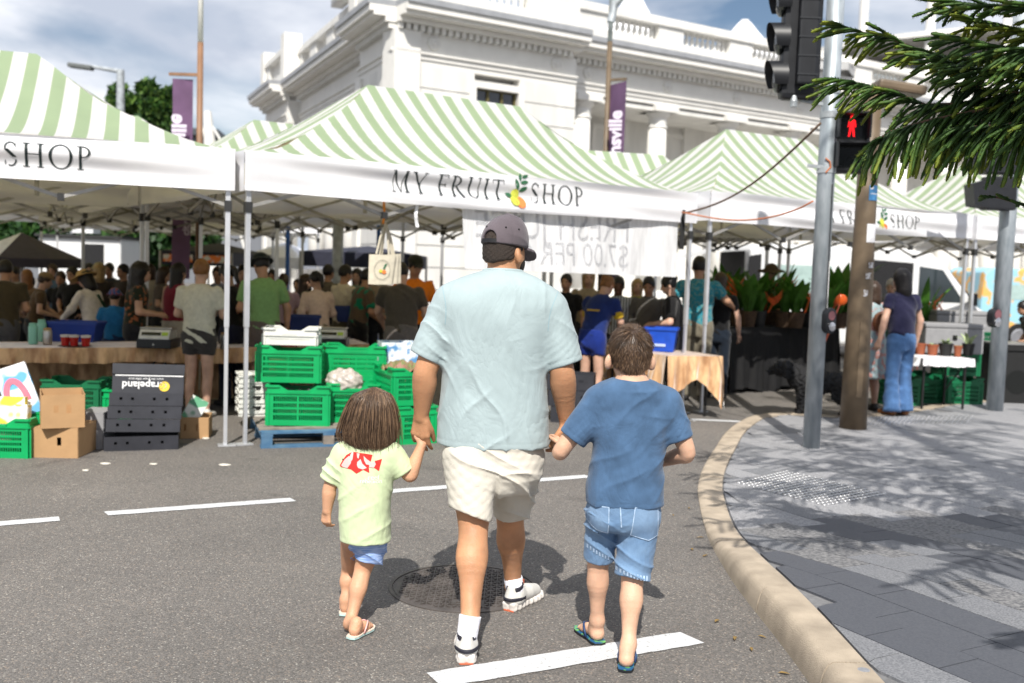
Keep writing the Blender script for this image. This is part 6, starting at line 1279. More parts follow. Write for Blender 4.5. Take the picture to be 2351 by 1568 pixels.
for a_, b_2, nm in ((loc(1012, 655, 4.2), loc(1022, 745, 4.2), 0), (loc(1284, 668, 4.2), loc(1258, 760, 4.2), 1)):
    P_ = [np.array([a_[0]+(b_2[0]-a_[0])*t+(.012 if nm == 0 else -.012)*sin(pi*t), 0, a_[2]+(b_2[2]-a_[2])*t]) for t in np.linspace(0, 1, 14)]
    decal('shoulder_seam', [[(P_[i][0]-.0022, P_[i][2]), (P_[i][0]+.0022, P_[i][2]), (P_[i+1][0]+.0022, P_[i+1][2]), (P_[i+1][0]-.0022, P_[i+1][2])] for i in range(13)], shirt, shirt, cloth('pale_blue_seam', (.30, .42, .46), .05, 9), .0012)
# --- shorts
so_m = cloth('cream_linen', (.61, .575, .50), .05, 12, bump=.25, bscale=320)
def shorts_sdf(P):
    pz = [loc(1135, y, 4.3)[2] for y in (1130, 1090, 1050, 1000, 960)]
    d = loft(P, pz, [.165, .205, .208, .19, .165], [.12, .155, .16, .148, .13], [loc(1133, 1100, 4.3)[0]]*5, [0, 0, .0, .01, .01], 2.4, .05)
    for a, b, ra, rb, sd in ((loc(1080, 1050, 4.25), loc(1086, 1184, 4.19), .118, .094, 21), (loc(1192, 1052, 4.33), loc(1176, 1172, 4.46), .11, .088, 22)):
        a = np.asarray(a); b = np.asarray(b); u = nrm(b-a)
        cut = nrm(u+np.array([-.42 if sd == 21 else .22, 0, 0])); c = seg(P, a, b+u*.12, ra, rb-.012); c = smax(c, (P-b) @ cut, .006); t = (P-a) @ u
        d = smin(d, c, .03)
    d = d+folds(P, 33, 60, .0065, (.55, .2, 1), 1.4)+folds(P, 31, 48, .0065, (-.5, .2, 1), 1.3)
    # centre back crease
    x0 = loc(1138, 1100, 4.2)[0]; return d+.012*np.exp(-((P[:, 0]-x0-.006*np.sin(P[:, 2]*20))/.011)**2)*(P[:, 1] < .02)*np.clip((loc(0, 1010, 4.3)[2]+.02-P[:, 2])*8, 0, 1)
lo, hi = grid_lohi([loc(1010, 955, 4.3), loc(1262, 1215, 4.3)], .05); lo[1] = -.27; hi[1] = .32
shorts = sdf_mesh('shorts', shorts_sdf, lo, hi, .005, so_m, man)
# --- shoes
shoe_w = mat('shoe_white', (.60, .585, .55), .6, .12, 25, bump=.2, bscale=200); sole_w = mat('sole_white', (.66, .62, .58), .5, .1, 30); navyk = mat('shoe_navy', (.02, .02, .03), .6); sock_m = cloth('white_sock', (.76, .76, .82), .04, 40, bump=.4, bscale=200); orange_s = mat('sole_orange', (.45, .10, .04), .6)
def shoe(heel, rz, pitch, nm):
    R_ = np.array(rotm(pitch, 0, rz)); T = lambda V: V @ R_.T+heel
    def sole(P):
        w_ = np.interp(P[:, 1], [0, .05, .12, .2, .26, .29], [.034, .04, .036, .047, .04, .02]); d = np.maximum(np.abs(P[:, 0])-w_, np.maximum(P[:, 1]-.29, -P[:, 1]+.0)); zt = np.interp(P[:, 1], [0, .08, .2, .29], [.045, .036, .03, .034]); d = smax(d, np.maximum(P[:, 2]-zt, -P[:, 2]+.012*np.clip((P[:, 1]-.24)*16, 0, 1)), .012)
        return d+.005*np.cos(P[:, 1]*2*pi/.034)*np.exp(-((P[:, 2]-.014)/.012)**2)+.004*(np.abs(P[:, 0]) < .008)*(P[:, 1] < .04)
    def upper(P):
        d = chain(P, [(0, .048, .045), (0, .06, .085)], [.042, .036]); d = smin(d, chain(P, [(0, .07, .06), (0, .16, .052), (0, .235, .04)], [.043, .042, .034]), .03); d = smin(d, seg(P, (0, .022, .06), (0, .026, .1), .026, .02), .02); return smax(smax(d, -(P[:, 2]-.03), .006), -seg(P, (0, .06, .1), (0, .075, .2), .029, .04), .004)
    s_ = sdf_mesh('shoe', upper, (-.08, -.03, 0), (.08, .32, .15), .0042, shoe_w, man, xf=T); sdf_mesh('sole', sole, (-.08, -.03, -.02), (.08, .32, .07), .0042, sole_w, s_, xf=T)
    sdf_mesh('heel_band', lambda P: np.maximum(np.maximum(smin(seg(P, (0, .024, .062), (0, .05, .062), .036, .0465), seg(P, (0, .05, .062), (0, .08, .06), .048, .0485), .01), np.abs(P[:, 2]-.056)-.0085), P[:, 1]-.085), (-.08, -.03, .02), (.08, .14, .1), .0042, navyk, s_, xf=T)
    sdf_mesh('shoe_collar', lambda P: np.maximum(np.maximum(seg(P, (0, .055, .09), (0, .06, .14), .041, .038), np.abs(P[:, 2]-.104-.25*(P[:, 1]-.05))-.011), -(seg(P, (0, .055, .09), (0, .06, .14), .033, .031))), (-.08, -.03, .05), (.08, .16, .16), .0042, navyk, s_, xf=T)
    sdf_mesh('rubber_pad', lambda P: np.maximum(np.maximum(np.abs(P[:, 0])-.03, np.abs(P[:, 2]-.001)-.006), np.abs(P[:, 1]-.03)-.03), (-.05, -.02, -.02), (.05, .08, .03), .005, orange_s, s_, xf=T)
    for k in range(4): MB().tube([T(np.array([[x, .12+.022*k, .093-.007*k-.3*x*x*10]]))[0] for x in (-.02, 0, .02)], .0035, 6).build('lace', navyk, s_)
    MB().box(T(np.array([[0, .1, .118]]))[0], (.028, .035, .02), rotm(pitch, 0, rz)).build('tongue', orange_s if nm else navyk, s_)
    return T
hpL = loc(1069, 1527, 3.91); hpL[2] = 0; hpR = loc(1168, 1404, 4.55); hpR = np.array(G(1166, 1404))-mo; hpL = np.array(G(1071, 1527))-mo
shoe(hpL, radians(4), 0, 0); shoe(hpR, radians(-32), 0.0, 1)
for an, hp_, r_ in ((ankL, hpL, 4), (ankR, hpR, -32)):
    c = hp_+np.array(rotm(0, 0, radians(r_))) @ np.array([0, .058, .09]); top = c+(an-c)*1.0+np.array([0, 0, .035])
    sdf_mesh('sock', lambda P, c=c, top=top: np.maximum(seg(P, c, top+(top-c)*.3, .0415, .047)+.0011*np.sin(np.arctan2(P[:, 1]-c[1], P[:, 0]-c[0])*46), (P-top) @ nrm(top-c)), np.minimum(c, top)-.07, np.maximum(c, top)+.07, .0042, sock_m, man)
    sdf_mesh('sock_cuff', lambda P, c=c, top=top: np.maximum(seg(P, c, top, .0385, .041), np.abs(P[:, 2]-c[2]-.028)-.012), np.minimum(c, top)-.07, np.maximum(c, top)+.07, .0045, cloth('grey_knit', (.09, .09, .11), .6, 160), man)
# ================================================================== bare feet and flip-flops
def foot_sdf_factory(s):
    def f(P):
        q = P/s; d = chain(q, [(0, .03, .035), (0, .05, .07)], [.031, .034]); d = smin(d, chain(q, [(0, .03, .028), (.004, .12, .028), (.0, .17, .018)], [.029, .03, .022]), .03); d = smin(d, seg(q, (-.018, .15, .016), (.02, .15, .015), .018, .016), .02)
        for k, (x, y, r) in enumerate(((-.026, .215, .013), (-.008, .213, .0095), (.007, .207, .009), (.02, .198, .0085), (.03, .187, .008))): d = smin(d, seg(q, (x*.9, y-.04, .014), (x, y, .011), r, r*.9), .008)
        return d*s
    return f
def flipflop(parent, T, s, side, sole_m, strap_m, edge_m):
    pl = [(-.032, -.012), (-.04, .02), (-.037, .08), (-.047, .15), (-.046, .2), (-.028, .237), (.0, .236), (.03, .215), (.047, .175), (.046, .13), (.036, .07), (.037, .02), (.028, -.012), (0, -.02)]
    pl = [(-x*side if side < 0 else x, y) for x, y in pl]
    if side < 0: pl = pl[::-1]
    mb = MB(); n = len(pl); V = []
    for z in (-.016, -.004, .0): V += [tuple(T(np.array([[x*s*1.02, y*s*1.02, z*s]]))[0]) for x, y in pl]
    mb.add(V, [tuple(range(n))[::-1], tuple(range(2*n, 3*n))]+[(k*n+i, k*n+(i+1) % n, (k+1)*n+(i+1) % n, (k+1)*n+i) for k in (0, 1) for i in range(n)])
    for k, f in enumerate(mb.f): mb.m[k] = 0 if k == 1 or k >= 2+n else 1
    o = mb.build('flip_flop', [sole_m, edge_m], parent)
    for sx in (-1, 1):
        P_ = [(sx*.04, .075, .0), (sx*.043, .09, .03), (sx*.034, .12, .052), (sx*.014, .155, .05), (-.014*side, .19, .03), (-.016*side, .195, .0)]; MB().tube([T(np.array([[x*s, y*s, z*s]]))[0] for x, y, z in P_], .0055*s, 6).build('strap', strap_m, o, smooth=True)
    return o
# ================================================================== THE GIRL
GY = 4.33; go = np.array([G(818, 1440)[0], GY, 0.]); girl = thing('person', 'small girl with bobbed brown hair in light green T-shirt with red fish', 'person', go)
gl = lambda px, py, Y: pt(px, py, Y)-go
sk_g = skin('girl', (.56, .31, .19))
ghc = gl(846, 955, 4.36); gsL, gsR = gl(785, 1040, 4.33), gl(905, 1040, 4.33); geL, gwL = gl(757, 1120, 4.32), gl(751, 1172, 4.31); geR, gwR = gl(941, 1092, 4.33), gl(968, 1022, 4.345)
gHL = hand_chains(gwL, (-.1, .1, -1), (.5, .8, .1), .62, (1.1, 1.2, 1.2, 1.2), .6, side=-1); gHR = hand_chains(gwR, (.1, .12, 1), (-.3, .9, 0), .6, (.4, .4, .5, .6), .2, side=1)
gkL, gaL = gl(803, 1310, 4.5), gl(794, 1378, 4.44); gkR, gaR = gl(833, 1308, 4.34), gl(803, 1432, 4.22); ghL, ghR = gl(812, 1230, 4.36), gl(856, 1232, 4.34)
gch = [arm(gsL, geL, gwL, (.037, .030, .031, .0205)), arm(gsR, geR, gwR, (.037, .030, .031, .0205)), ([ghc+[0, 0, -.05], gl(848, 1035, 4.33)], [.042, .045]), ([gl(848, 1045, 4.33), gl(836, 1220, 4.34)], [.07, .085])]+leg_chain(ghL, gkL, gaL, .6)+leg_chain(ghR, gkR, gaR, .62)
GF = [(np.array(G(791, 1415))-go+np.array([0, 0, .016]), radians(2), -1, .68), (np.array(G(812, 1469))-go+np.array([-.008, 0, .016]), radians(-24), 1, .70)]
fs = [foot_sdf_factory(s) for _, _, _, s in GF]; fR = [np.array(rotm(0, 0, r)) for _, r, _, _ in GF]
for (hp_, r, sd, s), an in zip(GF, (gaL, gaR)): c = hp_+np.array(rotm(0, 0, r)) @ np.array([0, .045*s, .065*s]); gch.append(([an, c], [.027, .024]))
def girl_sdf(P):
    d = union(P, gch, .02); q = P-ghc; hd = smin(ell(q, (0, .005, .005), (.072, .085, .088)), ell(q, (0, .03, -.045), (.055, .06, .05)), .04); hd = smin(hd, ell(q, (0, .09, -.02), (.012, .012, .012)), .015); d = smin(d, hd, .02)
    d = smin(d, near(P, [gwL], .11, lambda Q: union(Q, gHL, .005)), .008); d = smin(d, near(P, [gwR+[0, 0, .05]], .12, lambda Q: union(Q, gHR, .005)), .008)
    for i, (hp_, r, sd, s) in enumerate(GF):
        d = smin(d, near(P, [hp_, hp_+fR[i] @ [0, .2, .06]], .09, lambda Q, i=i, hp_=hp_, sd=sd: fs[i](((Q-hp_) @ fR[i])*np.array([sd, 1, 1]))), .012)
    return d
lo, hi = grid_lohi([ghc+[0, 0, .1], GF[0][0], GF[1][0], gwL, gwR+[0, 0, .12], gkL, GF[0][0]+[0, .16, 0], GF[1][0]+[0.05, .16, 0]], .07); sdf_mesh('body', girl_sdf, lo, hi, .0048, sk_g, girl)
for s in (-1, 1): MB().ball(ghc+np.array([s*.028, .078, 0.]), .009).build('eye', mat('eye_dark', (.03, .02, .015), .1), girl)
# T-shirt
gsh_m = cloth('light_green', (.53, .62, .385), .05, 9, bump=.2, bscale=420)
rows = [(1018, 815, 880, .045), (1026, 788, 902, .062), (1040, 774, 915, .075), (1065, 774, 912, .088), (1095, 776, 902, .096), (1150, 776, 895, .104), (1200, 777, 894, .11), (1242, 779, 896, .113)]
gz = []; grx = []; gcx = []; gry = []
for py, xl, xr, ry in rows[::-1]: a, b = gl(xl, py, 4.3), gl(xr, py, 4.3); gz.append((a[2]+b[2])/2); gcx.append((a[0]+b[0])/2); grx.append((b[0]-a[0])/2); gry.append(ry)
gz, grx, gcx, gry = dense(gz, grx, gcx, gry)
def gshirt(P):
    d = loft(P, gz, grx, gry, gcx, [0]*len(gz), 2.4, .006)+folds(P, 41, 70, .003, (.8, .2, .55), 1.3)+folds(P, 44, 58, .0025, (-.5, .2, .8), 1.4)
    for a, b, ra, rb, sd in ((gl(790, 1042, 4.33), gl(757, 1104, 4.325), .056, .05, 3), (gl(898, 1042, 4.33), gl(930, 1086, 4.33), .056, .05, 4)):
        c = cone_cut(P, a, b, ra, rb); t = (P-a) @ nrm(b-a)/np.linalg.norm(b-a); d = smin(d, c+folds(P, sd, 120, .005, (.6, .3, .8), 1.5)*np.clip(t*2, 0, 1)*np.clip((1-t)*8, 0, 1)+.0015*np.exp(-((t-.86)/.03)**2), .025)
    return d+.0014*np.exp(-((P[:, 2]-gz[0]-.022)/.002)**2)
lo, hi = grid_lohi([gl(728, 1010, 4.3), gl(950, 1250, 4.3)], .03); lo[1] = -.16; hi[1] = .16
gs = sdf_mesh('t_shirt', gshirt, lo, hi, .0048, gsh_m, girl)
fz = lambda x, y: (lambda p: (p[0], p[2]))(gl((900+x/2.24)/1.742, (1250+y/2.24)/1.742, 4.23))
redp = cloth('fish_red', (.72, .035, .03), .04, 20); pinkp = cloth('fish_pink', (.80, .47, .45), .04, 20); whp = cloth('print_white', (.80, .82, .76), .03, 20)
F_ = lambda L_: [fz(*p) for p in L_]
decal('fish_body_print', [F_([(1015, 1385), (1040, 1340), (1075, 1290), (1130, 1260), (1200, 1270), (1315, 1283), (1300, 1345), (1285, 1392), (1290, 1440), (1235, 1412), (1175, 1447), (1125, 1412), (1075, 1402), (1030, 1397)]), F_([(1338, 1335), (1398, 1322), (1375, 1425), (1328, 1393), (1345, 1365)])], gs, gs, redp, .002, .005)
decal('fish_pale_print', [F_([(1030, 1382), (1062, 1330), (1100, 1298), (1132, 1300), (1122, 1360), (1092, 1402), (1050, 1396)]), F_([(1112, 1290), (1127, 1262), (1142, 1262), (1136, 1330), (1117, 1345)]), F_([(1170, 1272), (1198, 1275), (1190, 1318), (1178, 1310)]), F_([(1180, 1347), (1208, 1322), (1225, 1360), (1267, 1397), (1230, 1410), (1192, 1396), (1178, 1372)]), F_([(1235, 1295), (1270, 1325), (1302, 1345), (1296, 1372), (1260, 1367), (1240, 1332)]), F_([(1288, 1352), (1338, 1340), (1347, 1365), (1330, 1395), (1288, 1390)])], gs, gs, pinkp, .0035, .005)
decal('fish_eye_print', [F_([(1040, 1326), (1050, 1320), (1057, 1328), (1047, 1336)])], gs, gs, mat('print_black', (.01, .01, .01), .7), .005, .004)
def text_decal(name, txt, size, px, py, Y, tgt, parent, m):
    me = text_mesh(txt, size, 0); c = gl(px, py, Y); tree = bvh(tgt)
    for v in me.vertices:
        x, z = c[0]+v.co.x, c[2]+v.co.y; h = tree.ray_cast(Vector((x, -3, z)), Vector((0, 1, 0))); v.co = Vector((x, (h[0].y if h[0] else -.1)-.0018, z))
    link(name, me, m, parent)
text_decal('print_lettering', 'reef', .03, (900+1328/2.24)/1.742, (1250+1482/2.24)/1.742, 4.23, gs, gs, whp); text_decal('print_lettering', 'rebellion', .027, (900+1305/2.24)/1.742, (1250+1515/2.24)/1.742, 4.23, gs, gs, whp)
# shorts
gst = mat('blue_stripe_cotton', (.17, .29, .62), .85, col2=(.40, .52, .78), scale=90, thr=(.4, .6), detail=1, stretch=(.2, .2, 3), bump=.2, bscale=200)
def gshort(P):
    pz = [gl(838, y, 4.33)[2] for y in (1262, 1240, 1215)]; d = loft(P, pz, [.075, .083, .085], [.07, .08, .08], [gl(840, 1250, 4.3)[0]]*3, [.01]*3, 2.3, .02)
    for a, b, ra, rb in ((gl(816, 1235, 4.36), gl(807, 1267, 4.42), .052, .047), (gl(857, 1240, 4.33), gl(846, 1285, 4.33), .066, .063)): d = smin(d, cone_cut(P, a, b, ra, rb), .02)
    return d+folds(P, 8, 110, .004, (.5, .2, .8))
lo, hi = grid_lohi([gl(780, 1205, 4.3), gl(900, 1300, 4.3)], .03); lo[1] = -.13; hi[1] = .2; sdf_mesh('shorts', gshort, lo, hi, .0045, gst, girl)
# hair: bob with strands
hrow = [(892, 838, 880), (898, 822, 892), (912, 808, 899), (935, 798, 906), (965, 790, 909), (990, 785, 909), (1008, 788, 908), (1022, 800, 905)]
hz_ = []; hrx = []; hcx = []; hry = []
for py, xl, xr in hrow[::-1]: a, b = gl(xl, py, 4.33), gl(xr, py, 4.33); hz_.append((a[2]+b[2])/2); hcx.append((a[0]+b[0])/2); hrx.append((b[0]-a[0])/2-.003); hry.append(min(.1, hrx[-1]*.92+.004))
hz_, hrx, hcx, hry = dense(hz_, hrx, hcx, hry, sg=1.5)
def ghair(P):
    d = loft(P, hz_, hrx, hry, hcx, [.02]*len(hz_), 2.1, .03); d = smax(d, -ell(P-ghc, (0, .1, -.06), (.055, .06, .09)), .01)
    an = np.arctan2(P[:, 1]-.02, P[:, 0]-ghc[0]); return d+.0035*np.sin(an*31+np.sin(P[:, 2]*30)*1.5)*np.clip((ghc[2]+.07-P[:, 2])*9, 0, 1)+.011+.014*np.maximum(0, np.sin(an*13+2*np.sin(an*5)))*np.clip((hz_[0]+.05-P[:, 2])*25, 0, 1)
lo, hi = grid_lohi([gl(775, 885, 4.33), gl(915, 1030, 4.33)], .02); lo[1] = -.12; hi[1] = .16; gh = sdf_mesh('hair', ghair, lo, hi, .0042, hair_brown[0], girl)
rs_ = np.random.RandomState(5); cur = []
for k in range(4600):
    ph = rs_.uniform(pi*.98, 2.06*pi) if k % 6 else rs_.uniform(0, 2*pi); t0 = rs_.uniform(0, .35)**1.3; t1 = rs_.uniform(.8, 1.05); n = 9; P_ = []; jw = rs_.uniform(-.05, .05); lift = rs_.uniform(.93, 1.06); wv = rs_.uniform(0, 6.3); fly = (rs_.rand() < .07)*rs_.uniform(.01, .04)
    for i in range(n):
        t = t0+(t1-t0)*i/(n-1); z = hz_[-1]-(hz_[-1]-hz_[0])*t; zz = max(z, hz_[0]); X = np.interp(zz, hz_, hrx); Yr = np.interp(zz, hz_, hry); cx = np.interp(zz, hz_, hcx); a = ph+jw*t*1.6+.045*sin(4*t+wv); tp = min(1, sqrt(max(0, t)*9+.02))
        P_.append((cx+X*lift*tp*cos(a)+fly*t*cos(a), .02+Yr*lift*tp*sin(a)+fly*t*sin(a), z+.004*sin(3*t+wv)))
    cur.append(P_)
strands('hair_strands', cur, .0012, .0004, [hair_brown[0], hair_brown[1], hair_brown[0], hair_brown[2], hair_brown[1]], gh)
pinks = mat('sandal_pink', (.74, .42, .40), .5); mints = mat('sandal_mint', (.45, .62, .60), .6); creams = mat('sandal_cream', (.72, .60, .50), .6)
for i, (hp_, r, sd, s) in enumerate(GF): flipflop(girl, lambda V, hp_=hp_, i=i: V @ fR[i].T+hp_, s, sd, creams, pinks, mints)
# ================================================================== THE BOY
BY = 4.1; bo_ = np.array([G(1408, 1515)[0], BY, 0.]); boy = thing('person', 'boy with cropped brown hair in blue T-shirt and denim shorts', 'person', bo_)
bl = lambda px, py, Y: pt(px, py, Y)-bo_
sk_b = skin('boy', (.60, .365, .25)); bhc = bl(1447, 812, 4.13)
bsL, bsR = bl(1368, 925, 4.1), bl(1535, 925, 4.1); beL, bwL = bl(1288, 1035, 4.09), bl(1299, 1030, 4.28); beR, bwR = bl(1578, 1040, 4.08), bl(1508, 1062, 4.26)
bHL = hand_chains(bwL, (-.25, .8, .35), (-.6, .2, -.7), .78, (.5, .6, .7, .8), .5, side=1); bHR = hand_chains(bwR, (-.7, .6, .05), (-.3, .6, -.6), .76, (.6, .7, .8, .9), .5, side=-1)
bkL, baL = bl(1373, 1290, 4.16), bl(1371, 1425, 4.19); bkR, baR = bl(1452, 1325, 4.06), bl(1443, 1480, 3.95); bhL, bhR = bl(1395, 1150, 4.12), bl(1470, 1155, 4.1)
bch = [arm(bsL, beL, bwL, (.043, .034, .034, .0235)), arm(bsR, beR, bwR, (.043, .034, .034, .0235)), ([bhc+[0, 0, -.06], bl(1452, 885, 4.1)], [.05, .053]), ([bl(1450, 900, 4.1), bl(1435, 1140, 4.11)], [.09, .105])]+leg_chain(bhL, bkL, baL, .74)+leg_chain(bhR, bkR, baR, .76)
BF = [(np.array(G(1376, 1480))-bo_+np.array([0, -.005, .017]), radians(22), -1, .84), (np.array(G(1436, 1543))-bo_+np.array([0, 0, .017]), radians(-10), 1, .84)]
bfs = [foot_sdf_factory(s) for _, _, _, s in BF]; bR = [np.array(rotm(0, 0, r)) for _, r, _, _ in BF]
for (hp_, r, sd, s), an in zip(BF, (baL, baR)): c = hp_+np.array(rotm(0, 0, r)) @ np.array([0, .045*s, .065*s]); bch.append(([an, c], [.031, .029]))
byaw = np.array(rotm(0, 0, radians(4)))
def boy_head(P):
    q = (P-bhc) @ byaw; d = ell(q, (0, 0, .01), (.076, .092, .096)); d = smin(d, ell(q, (0, .03, -.055), (.06, .066, .06)), .04); d = smin(d, ell(q, (0, .1, -.02), (.013, .014, .016)), .015)
    for s in (-1, 1): e = np.maximum(ell(q, (s*.088, -.0, -.035), (.017, .022, .034), rotm(0, s*-.2, s*.75)), -ell(q, (s*.1, .012, -.033), (.012, .013, .02))); d = smin(d, e, .006)
    return d
def boy_sdf(P):
    d = union(P, bch, .022); d = smin(d, near(P, [bhc], .17, boy_head), .02); d = smin(d, near(P, [bwL], .16, lambda Q: union(Q, bHL, .006)), .01); d = smin(d, near(P, [bwR], .16, lambda Q: union(Q, bHR, .006)), .01)
    for i, (hp_, r, sd, s) in enumerate(BF): d = smin(d, near(P, [hp_, hp_+bR[i] @ [0, .2, .06]], .1, lambda Q, i=i, hp_=hp_, sd=sd: bfs[i](((Q-hp_) @ bR[i])*np.array([sd, 1, 1]))), .012)
    return d
lo, hi = grid_lohi([bhc+[0, 0, .12], BF[0][0], BF[1][0], bwL+[-.1, .12, 0], bwR+[0, .1, 0], beL, beR, BF[0][0]+[-.05, .2, 0], BF[1][0]+[.03, .2, 0], bkR], .06); sdf_mesh('body', boy_sdf, lo, hi, .0053, sk_b, boy)
for s in (-1, 1): MB().ball(bhc+byaw @ np.array([s*.03, .085, 0.]), .01).build('eye', mat('eye_dark', (.03, .02, .015), .1), boy)
bsh_m = cloth('washed_blue', (.060, .118, .215), .2, 14, bump=.22, bscale=420, detail=7)
rows = [(872, 1408, 1498, .075), (882, 1386, 1520, .092), (900, 1354, 1552, .1), (930, 1346, 1560, .102), (970, 1356, 1545, .11), (1030, 1364, 1530, .115), (1080, 1358, 1525, .122), (1125, 1346, 1527, .13), (1160, 1346, 1528, .128)]
bz = []; brx = []; bcx = []; bry = []
for py, xl, xr, ry in rows[::-1]: a, b = bl(xl, py, 4.05), bl(xr, py, 4.05); bz.append((a[2]+b[2])/2); bcx.append((a[0]+b[0])/2); brx.append((b[0]-a[0])/2); bry.append(ry)
bz, brx, bcx, bry = dense(bz, brx, bcx, bry)
def bshirt(P):
    d = loft(P, bz, brx, bry, bcx, [0]*len(bz), 2.4, .007)+folds(P, 51, 56, .0036, (.75, .2, -.6), 1.3)
    low = np.clip((bl(0, 1075, 4.1)[2]-P[:, 2])*9, 0, 1); d = d+folds(P, 52, 95, .011, (.18, .2, 1), 1.2)*low+folds(P, 57, 46, .003, (-.4, .2, .9), 1.2)
    for a, b, ra, rb, sd in ((bl(1376, 926, 4.1), bl(1313, 1008, 4.09), .070, .062, 5), (bl(1528, 926, 4.1), bl(1560, 1010, 4.09), .070, .061, 6)):
        c = cone_cut(P, a, b, ra, rb); t = (P-a) @ nrm(b-a)/np.linalg.norm(b-a); d = smin(d, c+folds(P, sd, 110, .006, (.6, .3, .8), 1.5)*np.clip(t*2, 0, 1)*np.clip((1-t)*8, 0, 1)+.0016*np.exp(-((t-.87)/.025)**2), .028)
    return d+.0015*np.exp(-((P[:, 2]-bz[0]-.024)/.002)**2)
lo, hi = grid_lohi([bl(1272, 866, 4.1), bl(1598, 1170, 4.1)], .03); lo[1] = -.19; hi[1] = .19
bs = sdf_mesh('t_shirt', bshirt, lo, hi, .0052, bsh_m, boy); nk = bl(1452, 875, 4.11)
MB().tube([nk+np.array([.073*cos(a), .062*sin(a)-.0, -.006*sin(a)-.003]) for a in [2*pi*k/28 for k in range(29)]], .0085, 8).build('collar_rib', bsh_m, bs, smooth=True)
# denim shorts
den = cloth('denim', (.10, .185, .325), .25, 9, bump=.35, bscale=500, detail=8, col2=(.20, .32, .49)); den_s = cloth('denim_stitch', (.40, .53, .70), .3, 60)
def bshort(P):
    pz = [bl(1432, y, 4.1)[2] for y in (1215, 1190, 1150, 1110)]; d = loft(P, pz, [.135, .152, .15, .14], [.105, .125, .125, .11], [bl(1434, 1170, 4.05)[0]]*4, [.0]*4, 2.5, .03)
    for a, b, ra, rb in ((bl(1388, 1175, 4.12), bl(1374, 1283, 4.16), .077, .064), (bl(1470, 1180, 4.09), bl(1452, 1322, 4.06), .083, .076)): d = smin(d, cone_cut(P, a, b, ra, rb), .018)
    return d+folds(P, 61, 85, .005, (.5, .2, .9), 1.3)
lo, hi = grid_lohi([bl(1335, 1100, 4.1), bl(1535, 1345, 4.1)], .03); lo[1] = -.18; hi[1] = .2
bd = sdf_mesh('denim_shorts', bshort, lo, hi, .0055, den, boy)
bq = lambda x, y: (lambda p: (p[0], p[2]))(bl((2150+x/1.0586)/1.742, (1250+y/1.0586)/1.742, 3.99)); D_ = lambda L_: [bq(*p) for p in L_]
den_p = cloth('denim_pocket', (.12, .21, .36), .25, 9, bump=.35, bscale=500, detail=8, col2=(.22, .34, .51))
pk1 = [(212, 822), (303, 822), (300, 935), (255, 925), (214, 895)]; pk2 = [(411, 822), (510, 815), (512, 955), (470, 968), (394, 940)]
for pk in (pk1, pk2):
    decal('pocket', [D_(pk)], bd, bd, den_p, .0035, .02)
    for a, b in zip(pk, pk[1:]+pk[:1]):
        a, b = np.array(a, float), np.array(b, float); u = (b-a)/np.linalg.norm(b-a); nn = np.array([-u[1], u[0]])*1.8; decal('stitching', [D_([a+nn, b+nn, b-nn, a-nn])], bd, bd, den_s, .0045, .02)
decal('seam', [D_([(346, 812), (350, 812), (356, 905), (351, 905)])], bd, bd, den_s, .003, .02)
for a, b in (((206, 1002), (312, 1062)), ((324, 1082), (474, 1122))):
    a, b = np.array(a, float), np.array(b, float)
    cnt = int(np.linalg.norm(b-a)/7)
    for i in range(cnt):
        if i % 2: continue
        p = a+(b-a)*i/cnt; q = a+(b-a)*(i+1)/cnt; decal('hem_fade', [D_([p, q, q+[0, 18], p+[0, 18]])], bd, bd, den_s, .002, .03)
# cropped hair with a crown whorl
def bhair(P):
    q = (P-bhc) @ byaw; d = ell(q, (0, -.004, .016), (.0845, .1, .1)); d = smin(d, ell(q, (0, -.03, -.05), (.064, .06, .05)), .03); d = smax(d, -(q[:, 2]+.083-.55*np.abs(q[:, 0])-.5*np.maximum(0, q[:, 1]+.02)), .006); d = smax(d, q[:, 1]-.07, .01)
    for s in (-1, 1): d = smax(d, -ell(q, (s*.094, .012, -.045), (.03, .034, .045)), .006)
    return d
bh = sdf_mesh('hair', bhair, bhc-.13, bhc+.14, .0045, hair_brown[0], boy)
tree = BVHTree.FromPolygons([v.co[:] for v in bh.data.vertices], [p.vertices[:] for p in bh.data.polygons]); cur = []; cr = np.array(bhc)+np.array([.01, -.05, .085]); rs_ = np.random.RandomState(8); fc = bh.data.polygons
for k in range(6500):
    f = fc[rs_.randint(len(fc))]; p = np.array(f.center); n_ = np.array(f.normal); v = p-cr; v = v-n_*(v @ n_); L_ = np.linalg.norm(v)+1e-6; tg_ = v/L_; sw = np.cross(n_, tg_); dr = tg_*.8+sw*.45*np.exp(-L_/.05)+np.array([0, 0, -.35]); dr = dr-n_*(dr @ n_)*.9; dr = dr/np.linalg.norm(dr); up = max(.12, .65*np.exp(-L_/.035)); ln = rs_.uniform(.014, .03)*(1.25 if p[2] > bhc[2]+.05 else .8)
    d1 = nrm(dr+n_*up+rs_.randn(3)*.18); cur.append([p-n_*.002, p+d1*ln*.5+n_*.002, p+d1*ln+dr*ln*.25])
strands('hair_strands', cur, .0011, .0003, [hair_brown[0], hair_brown[0], hair_brown[1], hair_brown[1], hair_brown[2]], bh)
bsole = mat('sandal_print', (.02, .10, .22), .5, col2=(.15, .42, .12), scale=40, thr=(.52, .6)); bstrap = mat('sandal_navy', (.02, .05, .14), .5); bedge = mat('sandal_black', (.012, .014, .018), .6)
for i, (hp_, r, sd, s) in enumerate(BF): flipflop(boy, lambda V, hp_=hp_, i=i: V @ bR[i].T+hp_, s, sd, bsole, bstrap, bedge)
